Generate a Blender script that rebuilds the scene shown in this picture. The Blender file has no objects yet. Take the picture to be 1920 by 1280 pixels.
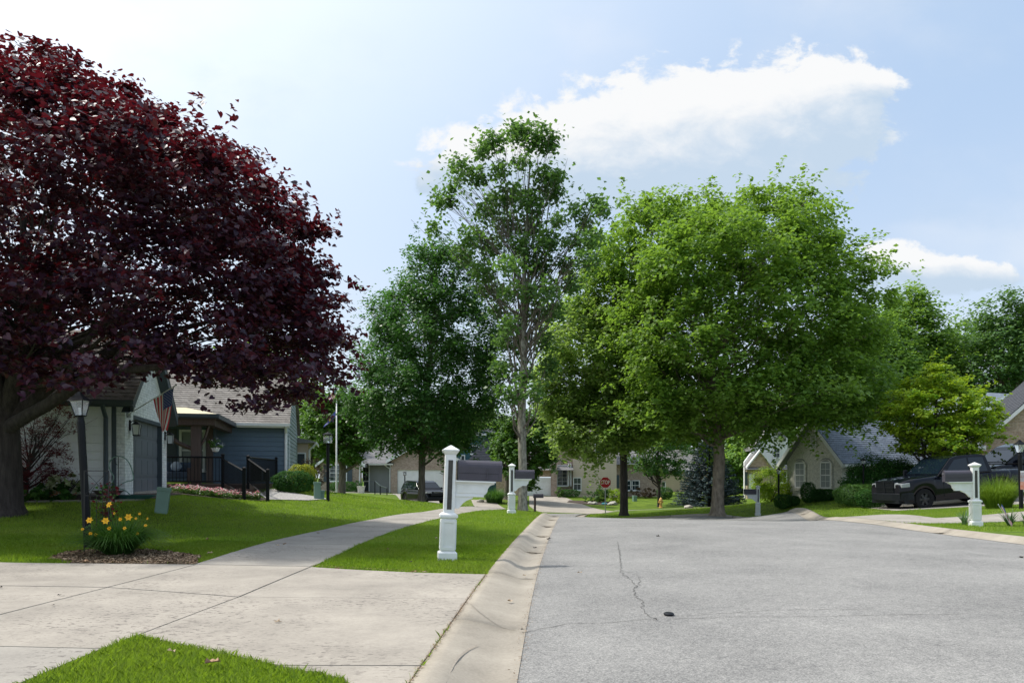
import bpy, bmesh, math, random
import numpy as np
from mathutils import Vector, Matrix, Euler
SC = bpy.context.scene
COL = SC.collection
PI = math.pi
F, HX, HY, CZ = 1400.0, 960.0, 894.0, 1.2      # lens in picture pixels, where level lines vanish, eye height
random.seed(7)
RNG = np.random.default_rng(7)

# ------------------------------------------------------------------ camera
cam_data = bpy.data.cameras.new('camera')
cam_data.sensor_width = 36.0
cam_data.lens = 36.0 * F / 1920.0
cam_data.shift_y = (HY - 640.0) / 1920.0
cam_data.clip_end = 3000
cam_data.clip_start = 0.05
cam = bpy.data.objects.new('camera', cam_data)
COL.objects.link(cam)
cam.location = (0, 0, CZ)
cam.rotation_euler = (PI / 2, 0, 0)
SC.camera = cam

# ------------------------------------------------------------------ light
SUN_DIR = Vector((-0.60, 0.16, 0.92)).normalized()      # towards the sun: left, a little ahead, high
SUN_EL = math.asin(SUN_DIR.z)
SUN_AZ = math.atan2(SUN_DIR.x, SUN_DIR.y)
sd = bpy.data.lights.new('sun', 'SUN')
sd.energy = 2.0
sd.angle = math.radians(3.0)
sd.color = (1.0, 0.955, 0.88)
sun = bpy.data.objects.new('sun', sd)
COL.objects.link(sun)
sun.rotation_euler = SUN_DIR.to_track_quat('Z', 'Y').to_euler()
SC.view_settings.view_transform = 'Standard'
SC.view_settings.look = 'None'
SC.view_settings.gamma = 1.0
SC.view_settings.use_curve_mapping = False
SC.view_settings.exposure = 1.02
SC.cycles.max_bounces = 10
SC.cycles.diffuse_bounces = 7
SC.cycles.transparent_max_bounces = 8
SC.cycles.use_adaptive_sampling = True
SC.cycles.use_denoising = True

world = bpy.data.worlds.new('World')
SC.world = world
world.use_nodes = True
wn, wl = world.node_tree.nodes, world.node_tree.links
wn.clear()


def mth(nt, op, a, b=None, c=None, clamp=False):
    n = nt.nodes.new('ShaderNodeMath')
    n.operation = op
    n.use_clamp = clamp
    for i, v in enumerate((a, b, c)):
        if v is None:
            continue
        if isinstance(v, (int, float)):
            n.inputs[i].default_value = v
        else:
            nt.links.new(v, n.inputs[i])
    return n.outputs[0]


def build_world():
    nt = world.node_tree
    out = wn.new('ShaderNodeOutputWorld')
    sky = wn.new('ShaderNodeTexSky')
    sky.sky_type = 'NISHITA'
    sky.sun_disc = False
    sky.sun_elevation = SUN_EL
    sky.sun_rotation = SUN_AZ
    sky.air_density = 1.0
    sky.dust_density = 2.0
    sky.ozone_density = 1.5
    bg = wn.new('ShaderNodeBackground')
    bg.inputs[1].default_value = 0.12
    wl.new(sky.outputs[0], bg.inputs[0])
    tc = wn.new('ShaderNodeTexCoord')
    sep = wn.new('ShaderNodeSeparateXYZ')
    wl.new(tc.outputs['Generated'], sep.inputs[0])
    X, Y, Z = sep.outputs
    ya = mth(nt, 'MAXIMUM', mth(nt, 'ABSOLUTE', Y), 0.05)
    a = mth(nt, 'DIVIDE', X, ya)
    e = mth(nt, 'DIVIDE', Z, ya)
    comb = wn.new('ShaderNodeCombineXYZ')
    wl.new(a, comb.inputs[0])
    wl.new(mth(nt, 'MULTIPLY', e, 1.5), comb.inputs[1])
    nz = wn.new('ShaderNodeTexNoise')
    nz.inputs['Scale'].default_value = 14.0
    nz.inputs['Detail'].default_value = 9.0
    nz.inputs['Roughness'].default_value = 0.62
    nz.inputs['Distortion'].default_value = 0.25
    wl.new(comb.outputs[0], nz.inputs['Vector'])
    nz2 = wn.new('ShaderNodeTexNoise')
    nz2.inputs['Scale'].default_value = 3.2
    nz2.inputs['Detail'].default_value = 6.0
    wl.new(comb.outputs[0], nz2.inputs['Vector'])
    # lobes of the long cumulus and the low bank on the right (azimuth, elevation tangents)
    lobes = [(-0.045, .425, .075, .030), (.04, .445, .10, .042), (.15, .465, .13, .052), (.26, .478, .13, .062),
             (.36, .50, .10, .055), (.43, .535, .06, .028), (.20, .405, .20, .035),
             (.50, .292, .085, .024), (.60, .285, .075, .020), (.445, .495, .036, .030), (.465, .535, .035, .014)]
    tot = None
    low = None
    for (ca, ce, ra, re) in lobes:
        ca, ce, ra, re = ca + .005, ce - .012, ra * .98, re * 1.18
        da = mth(nt, 'DIVIDE', mth(nt, 'SUBTRACT', a, ca), ra)
        de = mth(nt, 'DIVIDE', mth(nt, 'SUBTRACT', e, ce), re)
        d2 = mth(nt, 'ADD', mth(nt, 'MULTIPLY', da, da), mth(nt, 'MULTIPLY', de, de))
        g = mth(nt, 'EXPONENT', mth(nt, 'MULTIPLY', d2, -0.75))
        w = mth(nt, 'MULTIPLY', g, mth(nt, 'MULTIPLY', de, -1.0))
        tot = g if tot is None else mth(nt, 'ADD', tot, g)
        low = w if low is None else mth(nt, 'ADD', low, w)
    n0 = mth(nt, 'MULTIPLY', mth(nt, 'SUBTRACT', nz.outputs[0], 0.5), 3.1)
    dens = mth(nt, 'ADD', tot, mth(nt, 'MULTIPLY', n0, mth(nt, 'MINIMUM', mth(nt, 'MULTIPLY', tot, 2.5), 1.0)))
    cov = wn.new('ShaderNodeMapRange')
    cov.interpolation_type = 'SMOOTHSTEP'
    wl.new(dens, cov.inputs[0])
    cov.inputs[1].default_value = 0.36
    cov.inputs[2].default_value = 0.82
    # scattered thin cloud over the whole sky
    thin = wn.new('ShaderNodeMapRange')
    thin.interpolation_type = 'SMOOTHSTEP'
    wl.new(nz2.outputs[0], thin.inputs[0])
    thin.inputs[1].default_value = 0.42
    thin.inputs[2].default_value = 0.85
    thin.inputs[4].default_value = 0.40
    # cloud colour: white crowns, blue-grey bases
    shade = wn.new('ShaderNodeMapRange')
    shade.interpolation_type = 'SMOOTHSTEP'
    wl.new(mth(nt, 'ADD', mth(nt, 'DIVIDE', low, mth(nt, 'ADD', tot, 0.15)), mth(nt, 'MULTIPLY', n0, -0.42)), shade.inputs[0])
    shade.inputs[1].default_value = -0.45
    shade.inputs[2].default_value = 0.40
    cc = wn.new('ShaderNodeMixRGB')
    wl.new(shade.outputs[0], cc.inputs[0])
    cc.inputs[1].default_value = (0.485, 0.49, 0.495, 1)
    cc.inputs[2].default_value = (0.29, 0.355, 0.43, 1)
    cb = wn.new('ShaderNodeBackground')
    wl.new(cc.outputs[0], cb.inputs[0])
    cb.inputs[1].default_value = 0.97
    # summer haze: whiter low down and towards the sun
    nrm = wn.new('ShaderNodeVectorMath')
    nrm.operation = 'DOT_PRODUCT'
    wl.new(tc.outputs['Generated'], nrm.inputs[0])
    nrm.inputs[1].default_value = SUN_DIR
    hz = wn.new('ShaderNodeMapRange')
    hz.interpolation_type = 'LINEAR'
    wl.new(nrm.outputs['Value'], hz.inputs[0])
    hz.inputs[1].default_value = 0.05
    hz.inputs[2].default_value = 1.0
    hz.inputs[3].default_value = 0.0
    hz.inputs[4].default_value = 1.0
    hc = wn.new('ShaderNodeMixRGB')
    wl.new(mth(nt, 'POWER', hz.outputs[0], 2.8), hc.inputs[0])
    hc.inputs[1].default_value = (0.248, 0.328, 0.442, 1)
    hc.inputs[2].default_value = (1.0, 0.97, 0.90, 1)
    lowf = wn.new('ShaderNodeMapRange')
    lowf.interpolation_type = 'SMOOTHSTEP'
    wl.new(Z, lowf.inputs[0])
    lowf.inputs[1].default_value = 0.45
    lowf.inputs[2].default_value = 0.0
    lowf.inputs[3].default_value = 0.0
    lowf.inputs[4].default_value = 0.78
    hl = wn.new('ShaderNodeMixRGB')
    wl.new(lowf.outputs[0], hl.inputs[0])
    wl.new(hc.outputs[0], hl.inputs[1])
    hl.inputs[2].default_value = (0.42, 0.455, 0.495, 1)
    hb = wn.new('ShaderNodeBackground')
    wl.new(hl.outputs[0], hb.inputs[0])
    hb.inputs[1].default_value = 1.0
    m0 = wn.new('ShaderNodeMixShader')
    m0.inputs[0].default_value = 0.85
    wl.new(bg.outputs[0], m0.inputs[1])
    wl.new(hb.outputs[0], m0.inputs[2])
    m1 = wn.new('ShaderNodeMixShader')
    wl.new(mth(nt, 'MAXIMUM', cov.outputs[0], thin.outputs[0]), m1.inputs[0])
    wl.new(m0.outputs[0], m1.inputs[1])
    wl.new(cb.outputs[0], m1.inputs[2])
    wl.new(m1.outputs[0], out.inputs[0])


build_world()


# ------------------------------------------------------------------ materials
def new_mat(name):
    m = bpy.data.materials.new(name)
    m.use_nodes = True
    return m, m.node_tree, m.node_tree.nodes['Principled BSDF']


def M(name, col, rough=0.7, var=0.12, scale=4.0, bump=0.0, bscale=60.0, metal=0.0, spec=0.4, stretch=(1, 1, 1), col2=None, detail=5.0):
    """plain painted / stone / wood surface: two-tone noise, optional fine relief"""
    m, nt, p = new_mat(name)
    L = nt.links
    tc = nt.nodes.new('ShaderNodeTexCoord')
    mp = nt.nodes.new('ShaderNodeMapping')
    mp.inputs['Scale'].default_value = stretch
    L.new(tc.outputs['Object'], mp.inputs[0])
    n = nt.nodes.new('ShaderNodeTexNoise')
    n.inputs['Scale'].default_value = scale
    n.inputs['Detail'].default_value = detail
    n.inputs['Roughness'].default_value = 0.6
    L.new(mp.outputs[0], n.inputs['Vector'])
    r = nt.nodes.new('ShaderNodeValToRGB')
    r.color_ramp.elements[0].position = 0.3
    r.color_ramp.elements[1].position = 0.7
    c1 = tuple(c * (1 - var) for c in col)
    c2 = tuple(c * (1 + var) for c in col) if col2 is None else col2
    r.color_ramp.elements[0].color = (*c1, 1)
    r.color_ramp.elements[1].color = (*c2, 1)
    L.new(n.outputs[0], r.inputs[0])
    L.new(r.outputs[0], p.inputs['Base Color'])
    p.inputs['Roughness'].default_value = rough
    p.inputs['Metallic'].default_value = metal
    p.inputs['Specular IOR Level'].default_value = spec
    if bump:
        n2 = nt.nodes.new('ShaderNodeTexNoise')
        n2.inputs['Scale'].default_value = bscale
        n2.inputs['Detail'].default_value = 4
        L.new(mp.outputs[0], n2.inputs['Vector'])
        b = nt.nodes.new('ShaderNodeBump')
        b.inputs['Strength'].default_value = bump
        b.inputs['Distance'].default_value = 0.02
        L.new(n2.outputs[0], b.inputs['Height'])
        L.new(b.outputs[0], p.inputs['Normal'])
    return m


def leaf_mat(name, cols, trans, tf=0.35, rough=0.5, spec=0.35, big=None):
    """cols: ramp over random per leaf; trans: colour of light passing through"""
    m, nt, p = new_mat(name)
    L = nt.links
    g = nt.nodes.new('ShaderNodeNewGeometry')
    r = nt.nodes.new('ShaderNodeValToRGB')
    els = r.color_ramp.elements
    while len(els) < len(cols):
        els.new(0.5)
    for i, c in enumerate(cols):
        els[i].position = i / (len(cols) - 1)
        els[i].color = (*c, 1)
    L.new(g.outputs['Random Per Island'], r.inputs[0])
    csock = r.outputs[0]
    if big:
        tc = nt.nodes.new('ShaderNodeTexCoord')
        n = nt.nodes.new('ShaderNodeTexNoise')
        n.inputs['Scale'].default_value = big[0]
        L.new(tc.outputs['Object'], n.inputs['Vector'])
        mr = nt.nodes.new('ShaderNodeMapRange')
        L.new(n.outputs[0], mr.inputs[0])
        mr.inputs[1].default_value = 0.38
        mr.inputs[2].default_value = 0.62
        mx = nt.nodes.new('ShaderNodeMixRGB')
        mx.inputs[2].default_value = (*big[1], 1)
        L.new(mth(nt, 'MULTIPLY', mr.outputs[0], big[2]), mx.inputs[0])
        L.new(csock, mx.inputs[1])
        csock = mx.outputs[0]
    L.new(csock, p.inputs['Base Color'])
    p.inputs['Roughness'].default_value = rough
    p.inputs['Specular IOR Level'].default_value = spec
    t = nt.nodes.new('ShaderNodeBsdfTranslucent')
    t.inputs[0].default_value = (*trans, 1)
    mix = nt.nodes.new('ShaderNodeMixShader')
    mix.inputs[0].default_value = tf
    L.new(p.outputs[0], mix.inputs[1])
    L.new(t.outputs[0], mix.inputs[2])
    out = nt.nodes['Material Output']
    L.new(mix.outputs[0], out.inputs[0])
    return m


def brick_mat(name, cols, mortar, bw=0.2, bh=0.075, rough=0.85, msize=0.012, bump=0.5):
    m, nt, p = new_mat(name)
    L = nt.links
    tc = nt.nodes.new('ShaderNodeTexCoord')
    sp = nt.nodes.new('ShaderNodeSeparateXYZ')
    L.new(tc.outputs['Object'], sp.inputs[0])
    cb = nt.nodes.new('ShaderNodeCombineXYZ')
    L.new(mth(nt, 'ADD', sp.outputs[0], sp.outputs[1]), cb.inputs[0])
    L.new(sp.outputs[2], cb.inputs[1])
    b = nt.nodes.new('ShaderNodeTexBrick')
    L.new(cb.outputs[0], b.inputs['Vector'])
    b.inputs['Scale'].default_value = 1.0
    b.inputs['Brick Width'].default_value = bw
    b.inputs['Row Height'].default_value = bh
    b.inputs['Mortar Size'].default_value = msize
    b.inputs['Mortar Smooth'].default_value = 0.3
    b.inputs['Color1'].default_value = (*cols[0], 1)
    b.inputs['Color2'].default_value = (*cols[1], 1)
    b.inputs['Mortar'].default_value = (*mortar, 1)
    b.inputs['Bias'].default_value = -0.1
    n = nt.nodes.new('ShaderNodeTexNoise')
    n.inputs['Scale'].default_value = 9
    L.new(tc.outputs['Object'], n.inputs['Vector'])
    mx = nt.nodes.new('ShaderNodeMixRGB')
    mx.blend_type = 'MULTIPLY'
    mx.inputs[0].default_value = 0.8
    L.new(b.outputs[0], mx.inputs[1])
    rr = nt.nodes.new('ShaderNodeValToRGB')
    rr.color_ramp.elements[0].position = .3
    rr.color_ramp.elements[0].color = (.7, .7, .7, 1)
    rr.color_ramp.elements[1].position = .7
    rr.color_ramp.elements[1].color = (1.15, 1.15, 1.15, 1)
    L.new(n.outputs[0], rr.inputs[0])
    L.new(rr.outputs[0], mx.inputs[2])
    L.new(mx.outputs[0], p.inputs['Base Color'])
    bp = nt.nodes.new('ShaderNodeBump')
    bp.inputs['Strength'].default_value = bump
    bp.inputs['Distance'].default_value = 0.01
    bp.invert = True
    L.new(b.outputs['Fac'], bp.inputs['Height'])
    L.new(bp.outputs[0], p.inputs['Normal'])
    p.inputs['Roughness'].default_value = rough
    return m


def asphalt_mat():
    m, nt, p = new_mat('old_asphalt')
    L = nt.links
    tc = nt.nodes.new('ShaderNodeTexCoord')
    def noise(s, d=3, rgh=.6):
        n = nt.nodes.new('ShaderNodeTexNoise')
        n.inputs['Scale'].default_value = s
        n.inputs['Detail'].default_value = d
        n.inputs['Roughness'].default_value = rgh
        L.new(tc.outputs['Object'], n.inputs['Vector'])
        return n.outputs[0]
    v = nt.nodes.new('ShaderNodeTexVoronoi')
    v.inputs['Scale'].default_value = 120
    L.new(tc.outputs['Object'], v.inputs['Vector'])
    sp = nt.nodes.new('ShaderNodeSeparateColor')
    L.new(v.outputs['Color'], sp.inputs[0])
    f = mth(nt, 'ADD', mth(nt, 'MULTIPLY', sp.outputs[0], 0.36), mth(nt, 'MULTIPLY', noise(.5, 7, .7), 0.50))
    f = mth(nt, 'ADD', f, mth(nt, 'MULTIPLY', noise(14, 5, .7), 0.34))
    r = nt.nodes.new('ShaderNodeValToRGB')
    e = r.color_ramp.elements
    e[0].position = .32
    e[0].color = (.10, .10, .10, 1)
    e[1].position = .90
    e[1].color = (.40, .39, .37, 1)
    m2 = e.new(.56)
    m2.color = (.215, .212, .205, 1)
    L.new(f, r.inputs[0])
    L.new(r.outputs[0], p.inputs['Base Color'])
    p.inputs['Roughness'].default_value = .9
    p.inputs['Specular IOR Level'].default_value = .25
    b = nt.nodes.new('ShaderNodeBump')
    b.inputs['Strength'].default_value = .5
    b.inputs['Distance'].default_value = .006
    L.new(v.outputs['Distance'], b.inputs['Height'])
    L.new(b.outputs[0], p.inputs['Normal'])
    return m


def concrete_mat(name, base, stain, pits=True):
    m, nt, p = new_mat(name)
    L = nt.links
    tc = nt.nodes.new('ShaderNodeTexCoord')
    def noise(s, d=4, rgh=.6, st=(1, 1, 1)):
        mp = nt.nodes.new('ShaderNodeMapping')
        mp.inputs['Scale'].default_value = st
        L.new(tc.outputs['Object'], mp.inputs[0])
        n = nt.nodes.new('ShaderNodeTexNoise')
        n.inputs['Scale'].default_value = s
        n.inputs['Detail'].default_value = d
        n.inputs['Roughness'].default_value = rgh
        L.new(mp.outputs[0], n.inputs['Vector'])
        return n.outputs[0]
    r = nt.nodes.new('ShaderNodeValToRGB')
    r.color_ramp.elements[0].position = .32
    r.color_ramp.elements[0].color = (*stain, 1)
    r.color_ramp.elements[1].position = .66
    r.color_ramp.elements[1].color = (*base, 1)
    f = mth(nt, 'ADD', mth(nt, 'MULTIPLY', noise(.9, 9, .72), .72), mth(nt, 'MULTIPLY', noise(45, 3, .7), .28))
    L.new(f, r.inputs[0])
    csock = r.outputs[0]
    if pits:
        pt = nt.nodes.new('ShaderNodeMapRange')
        pt.interpolation_type = 'SMOOTHSTEP'
        L.new(noise(24, 3, .65, (.7, 1.2, 1)), pt.inputs[0])
        pt.inputs[1].default_value = .55
        pt.inputs[2].default_value = .64
        ar = nt.nodes.new('ShaderNodeMapRange')
        L.new(noise(.55, 2), ar.inputs[0])
        ar.inputs[1].default_value = .42
        ar.inputs[2].default_value = .58
        mx = nt.nodes.new('ShaderNodeMixRGB')
        mx.inputs[2].default_value = (.10, .085, .08, 1)
        L.new(mth(nt, 'MULTIPLY', mth(nt, 'MULTIPLY', pt.outputs[0], ar.outputs[0]), .75), mx.inputs[0])
        L.new(csock, mx.inputs[1])
        csock = mx.outputs[0]
    L.new(csock, p.inputs['Base Color'])
    p.inputs['Roughness'].default_value = .88
    p.inputs['Specular IOR Level'].default_value = .25
    b = nt.nodes.new('ShaderNodeBump')
    b.inputs['Strength'].default_value = .4
    b.inputs['Distance'].default_value = .004
    L.new(noise(140, 3), b.inputs['Height'])
    L.new(b.outputs[0], p.inputs['Normal'])
    return m


def glass_mat(name, col=(.02, .025, .03), rough=.05):
    m, nt, p = new_mat(name)
    p.inputs['Base Color'].default_value = (*col, 1)
    p.inputs['Roughness'].default_value = rough
    p.inputs['Specular IOR Level'].default_value = .5
    return m


def shingle_mat(name, c1, c2, c3):
    return brick_mat(name, (c1, c2), c3, bw=.33, bh=.14, rough=.95, msize=.006, bump=.25)


# ------------------------------------------------------------------ mesh helpers
class MB:
    """collects shapes into one mesh"""
    def __init__(s):
        s.v = []
        s.f = []
        s.mi = []

    def add(s, v, f, mi=0):
        o = len(s.v)
        s.v += [tuple(p) for p in v]
        s.f += [tuple(i + o for i in q) for q in f]
        s.mi += [mi] * len(f)
        return s

    def box(s, x0, x1, y0, y1, z0, z1, mi=0, M4=None):
        v = [Vector((x, y, z)) for z in (z0, z1) for y in (y0, y1) for x in (x0, x1)]
        if M4 is not None:
            v = [M4 @ p for p in v]
        f = [(0, 2, 3, 1), (4, 5, 7, 6), (0, 1, 5, 4), (2, 6, 7, 3), (0, 4, 6, 2), (1, 3, 7, 5)]
        return s.add(v, f, mi)

    def frustum(s, w0, w1, z0, z1, cx=0, cy=0, mi=0, d0=None, d1=None):
        d0 = w0 if d0 is None else d0
        d1 = w1 if d1 is None else d1
        v = [(cx + sx * w * .5, cy + sy * d * .5, z) for (w, d, z) in ((w0, d0, z0), (w1, d1, z1)) for sy in (-1, 1) for sx in (-1, 1)]
        f = [(0, 2, 3, 1), (4, 5, 7, 6), (0, 1, 5, 4), (2, 6, 7, 3), (0, 4, 6, 2), (1, 3, 7, 5)]
        return s.add(v, f, mi)

    def tube(s, pts, rad, n=8, mi=0, cap=True):
        pts = [Vector(p) for p in pts]
        if isinstance(rad, (int, float)):
            rad = [rad] * len(pts)
        v, f = [], []
        a = None
        for i, p in enumerate(pts):
            t = (pts[min(i + 1, len(pts) - 1)] - pts[max(i - 1, 0)])
            if t.length < 1e-9:
                t = Vector((0, 0, 1))
            t.normalize()
            if a is None:
                a = t.cross(Vector((0, 0, 1)))
                if a.length < .3:
                    a = t.cross(Vector((1, 0, 0)))
            else:
                a = a - t * a.dot(t)
                if a.length < 1e-4:
                    a = t.cross(Vector((.3, 1, .2)))
            a.normalize()
            b = t.cross(a)
            for k in range(n):
                th = 2 * PI * k / n
                v.append(p + (a * math.cos(th) + b * math.sin(th)) * rad[i])
        for i in range(len(pts) - 1):
            for k in range(n):
                f.append((i * n + k, i * n + (k + 1) % n, (i + 1) * n + (k + 1) % n, (i + 1) * n + k))
        if cap:
            f.append(tuple(range(n))[::-1])
            f.append(tuple((len(pts) - 1) * n + k for k in range(n)))
        return s.add(v, f, mi)

    def lathe(s, prof, n=16, c=(0, 0, 0), mi=0, cap=True):
        v, f = [], []
        for (r, z) in prof:
            for k in range(n):
                th = 2 * PI * k / n
                v.append((c[0] + r * math.cos(th), c[1] + r * math.sin(th), c[2] + z))
        for i in range(len(prof) - 1):
            for k in range(n):
                f.append((i * n + k, i * n + (k + 1) % n, (i + 1) * n + (k + 1) % n, (i + 1) * n + k))
        if cap:
            f.append(tuple(range(n))[::-1])
            f.append(tuple((len(prof) - 1) * n + k for k in range(n)))
        return s.add(v, f, mi)

    def prism(s, poly, axis, a0, a1, mi=0):
        """poly: 2D outline; axis: 'x','y','z' extrusion axis from a0 to a1"""
        n = len(poly)
        def P3(p, a):
            return {'x': (a, p[0], p[1]), 'y': (p[0], a, p[1]), 'z': (p[0], p[1], a)}[axis]
        v = [P3(p, a0) for p in poly] + [P3(p, a1) for p in poly]
        f = [tuple(range(n))[::-1], tuple(range(n, 2 * n))] + [(i, (i + 1) % n, n + (i + 1) % n, n + i) for i in range(n)]
        return s.add(v, f, mi)

    def build(s, name, mats, parent=None, smooth=False, bevel=0, fix=True):
        me = bpy.data.meshes.new(name)
        me.from_pydata(s.v, [], s.f)
        if not isinstance(mats, (list, tuple)):
            mats = [mats]
        for m in mats:
            me.materials.append(m)
        if len(mats) > 1:
            me.polygons.foreach_set('material_index', s.mi)
        if fix:
            bm = bmesh.new()
            bm.from_mesh(me)
            bmesh.ops.recalc_face_normals(bm, faces=bm.faces)
            bm.to_mesh(me)
            bm.free()
        if smooth:
            me.polygons.foreach_set('use_smooth', [True] * len(me.polygons))
        o = bpy.data.objects.new(name, me)
        COL.objects.link(o)
        o.parent = parent
        if bevel:
            b = o.modifiers.new('bevel', 'BEVEL')
            b.width = bevel
            b.segments = 2
            b.limit_method = 'ANGLE'
        return o


def np_mesh(name, V, Fq, mat, parent=None, smooth=False):
    """V (n,3), Fq (m,k) all faces with k corners"""
    me = bpy.data.meshes.new(name)
    n, (m, k) = len(V), Fq.shape
    me.vertices.add(n)
    me.vertices.foreach_set('co', np.ascontiguousarray(V, dtype=np.float32).ravel())
    me.loops.add(m * k)
    me.loops.foreach_set('vertex_index', np.ascontiguousarray(Fq, dtype=np.int32).ravel())
    me.polygons.add(m)
    me.polygons.foreach_set('loop_start', np.arange(0, m * k, k, dtype=np.int32))
    me.polygons.foreach_set('loop_total', np.full(m, k, dtype=np.int32))
    me.update(calc_edges=True)
    me.materials.append(mat)
    if smooth:
        me.polygons.foreach_set('use_smooth', np.ones(m, dtype=bool))
    o = bpy.data.objects.new(name, me)
    COL.objects.link(o)
    o.parent = parent
    return o


def tag(o, label=None, cat=None, group=None, kind=None):
    if label: o['label'] = label
    if cat: o['category'] = cat
    if group: o['group'] = group
    if kind: o['kind'] = kind
    return o


def thing(name, label, cat, loc=(0, 0, 0), rz=0.0, group=None, rx=0.0, ry=0.0):
    o = bpy.data.objects.new(name, None)
    o.empty_display_size = .2
    COL.objects.link(o)
    o.location = loc
    o.rotation_euler = (rx, ry, rz)
    return tag(o, label, cat, group)


def dup(root, loc, rz=None, label=None, group=None, scale=None):
    r = root.copy()
    COL.objects.link(r)
    r.location = loc
    if rz is not None: r.rotation_euler[2] = rz
    if label: r['label'] = label
    if group: r['group'] = group
    if scale: r.scale = scale
    for ch in list(root.children):
        c = ch.copy()
        COL.objects.link(c)
        c.parent = r
        for g in ch.children:
            d = g.copy()
            COL.objects.link(d)
            d.parent = c
    return r


def share(src, name, parent, loc=(0, 0, 0), scale=None, rot=None):
    o = src.copy()
    o.name = name
    COL.objects.link(o)
    o.parent = parent
    o.location = loc
    if scale: o.scale = scale
    if rot: o.rotation_euler = rot
    return o


def at(px, py, d):
    return Vector(((px - HX) / F * d, d, CZ - (py - HY) / F * d))


def gx(px, d):
    return (px - HX) / F * d


# ------------------------------------------------------------------ lie of the land
_ctrl = [(-.6, 4, 0), (-.35, 9, 0), (-.2, 11, 0), (.33, 18.5, 0), (-2.7, 5.5, .0), (-2.6, 9.7, .02), (-4.2, 6.2, .05), (-4.1, 9.4, .05),
         (-6.6, 9.7, .06), (-2.5, 13.7, .02), (-4.4, 12.8, .05), (-3.8, 20.6, .03), (-2.3, 20, .0), (-3.0, 25, 0), (0, 24.6, 0),
         (5, 0, 0), (5, 5, .0), (5, 12, .03), (5, 18, .02), (5.2, 22, -.03), (6, 26, -.30), (7, 32, -.64), (7, 38, -.98), (3.5, 40, -1.06), (3, 45, -1.10),
         (9.6, 13, 0), (9.7, 20, .0), (10.5, 25, -.17), (2.2, 31, -.52), (2.1, 38, -.92), (1.2, 27, -.12),
         (-6.5, 11.6, .13), (-9, 12.5, .2), (-15, 10, .35), (-15, 3, .2), (-8, 2, .08), (12, 3, 0), (14, 14, .05)]
for _p in [(980, 956, 33), (1040, 961, 48), (1090, 961, 48), (1160, 958, 50), (1135, 964, 50), (1087, 972, 43), (1170, 963, 48), (1235, 950, 60),
           (1345, 962, 40), (1420, 968, 41), (1439, 973, 38), (1500, 973, 31), (1490, 937, 42), (1600, 938, 42), (1700, 952, 31), (1650, 954, 31), (1915, 955, 23), (1740, 950, 31.5), (1840, 938, 33), (1900, 926, 35), (1990, 920, 36), (1828, 987, 19.25), (1920, 973, 21), (1880, 949, 27), (1035, 930, 70), (1200, 925, 78), (1130, 940, 65),
           (1330, 950, 52), (790, 948, 38), (250, 944, 17.6), (15, 968, 16), (300, 963, 17.5), (232, 929, 19), (100, 928, 19), (312, 922, 24), (450, 937, 24),
           (615, 938, 25), (590, 935, 25.5), (537, 913, 31), (600, 922, 33), (631, 931, 44), (700, 927, 58), (760, 926, 66), (640, 922, 62), (795, 942, 55),
           (700, 945, 27), (860, 950, 45), (930, 938, 60), (1500, 950, 36), (1440, 935, 60)]:
    _q = at(*_p)
    _ctrl.append((_q.x, _q.y, _q.z))
for _x in (-120, -60, 0, 60, 120):
    for _y in (-40, 120, 200):
        _ctrl.append((_x, _y, -.5 if _y > 0 else 0))
_ctrl += [(-60, 20, .8), (-60, 60, .2), (60, 20, .3), (60, 60, 0)]
_C = np.array(_ctrl, dtype=float)


def _phi(r2):
    return .5 * r2 * np.log(r2 + 1e-9)


def _fit():
    P = _C[:, :2] / 10
    n = len(P)
    K = _phi(((P[:, None] - P[None]) ** 2).sum(-1)) + np.eye(n) * 0.012
    Q = np.c_[np.ones(n), P]
    A = np.block([[K, Q], [Q.T, np.zeros((3, 3))]])
    s = np.linalg.solve(A, np.r_[_C[:, 2], 0, 0, 0])
    return P, s[:n], s[n:]


_P, _W, _A = _fit()


def Gn(x, y):
    """lawn level, numpy arrays"""
    x = np.asarray(x, float)
    y = np.asarray(y, float)
    X, Y = np.clip(x, -120, 120) / 10, np.clip(y, -30, 190) / 10
    sh = X.shape
    X, Y = X.ravel(), Y.ravel()
    out = np.empty(len(X))
    for i in range(0, len(X), 20000):
        r2 = (X[i:i + 20000, None] - _P[None, :, 0]) ** 2 + (Y[i:i + 20000, None] - _P[None, :, 1]) ** 2
        out[i:i + 20000] = _phi(r2) @ _W + _A[0] + _A[1] * X[i:i + 20000] + _A[2] * Y[i:i + 20000]
    return out.reshape(sh)


def G(x, y):
    return float(Gn(np.array([x]), np.array([y]))[0])


def foot(px, d, dz=0.0):
    x = gx(px, d)
    return Vector((x, d, G(x, d) + dz))


def smooth_line(pts, step=.5):
    """Catmull-Rom through 2D points"""
    P = [Vector((p[0], p[1])) for p in pts]
    P = [2 * P[0] - P[1]] + P + [2 * P[-1] - P[-2]]
    out = []
    for i in range(1, len(P) - 2):
        n = max(1, int((P[i + 1] - P[i]).length / step))
        for k in range(n):
            t = k / n
            a, b, c, d = P[i - 1], P[i], P[i + 1], P[i + 2]
            q = .5 * ((2 * b) + (c - a) * t + (2 * a - 5 * b + 4 * c - d) * t * t + (3 * b - a - 3 * c + d) * t ** 3)
            out.append((q.x, q.y))
    out.append((P[-2].x, P[-2].y))
    return out


def in_poly(x, y, poly):
    x, y = np.asarray(x), np.asarray(y)
    c = np.zeros(x.shape, bool)
    n = len(poly)
    for i in range(n):
        x0, y0 = poly[i]
        x1, y1 = poly[(i + 1) % n]
        if y0 == y1: continue
        k = ((y0 > y) != (y1 > y)) & (x < (x1 - x0) * (y - y0) / (y1 - y0) + x0)
        c ^= k
    return c


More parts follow.
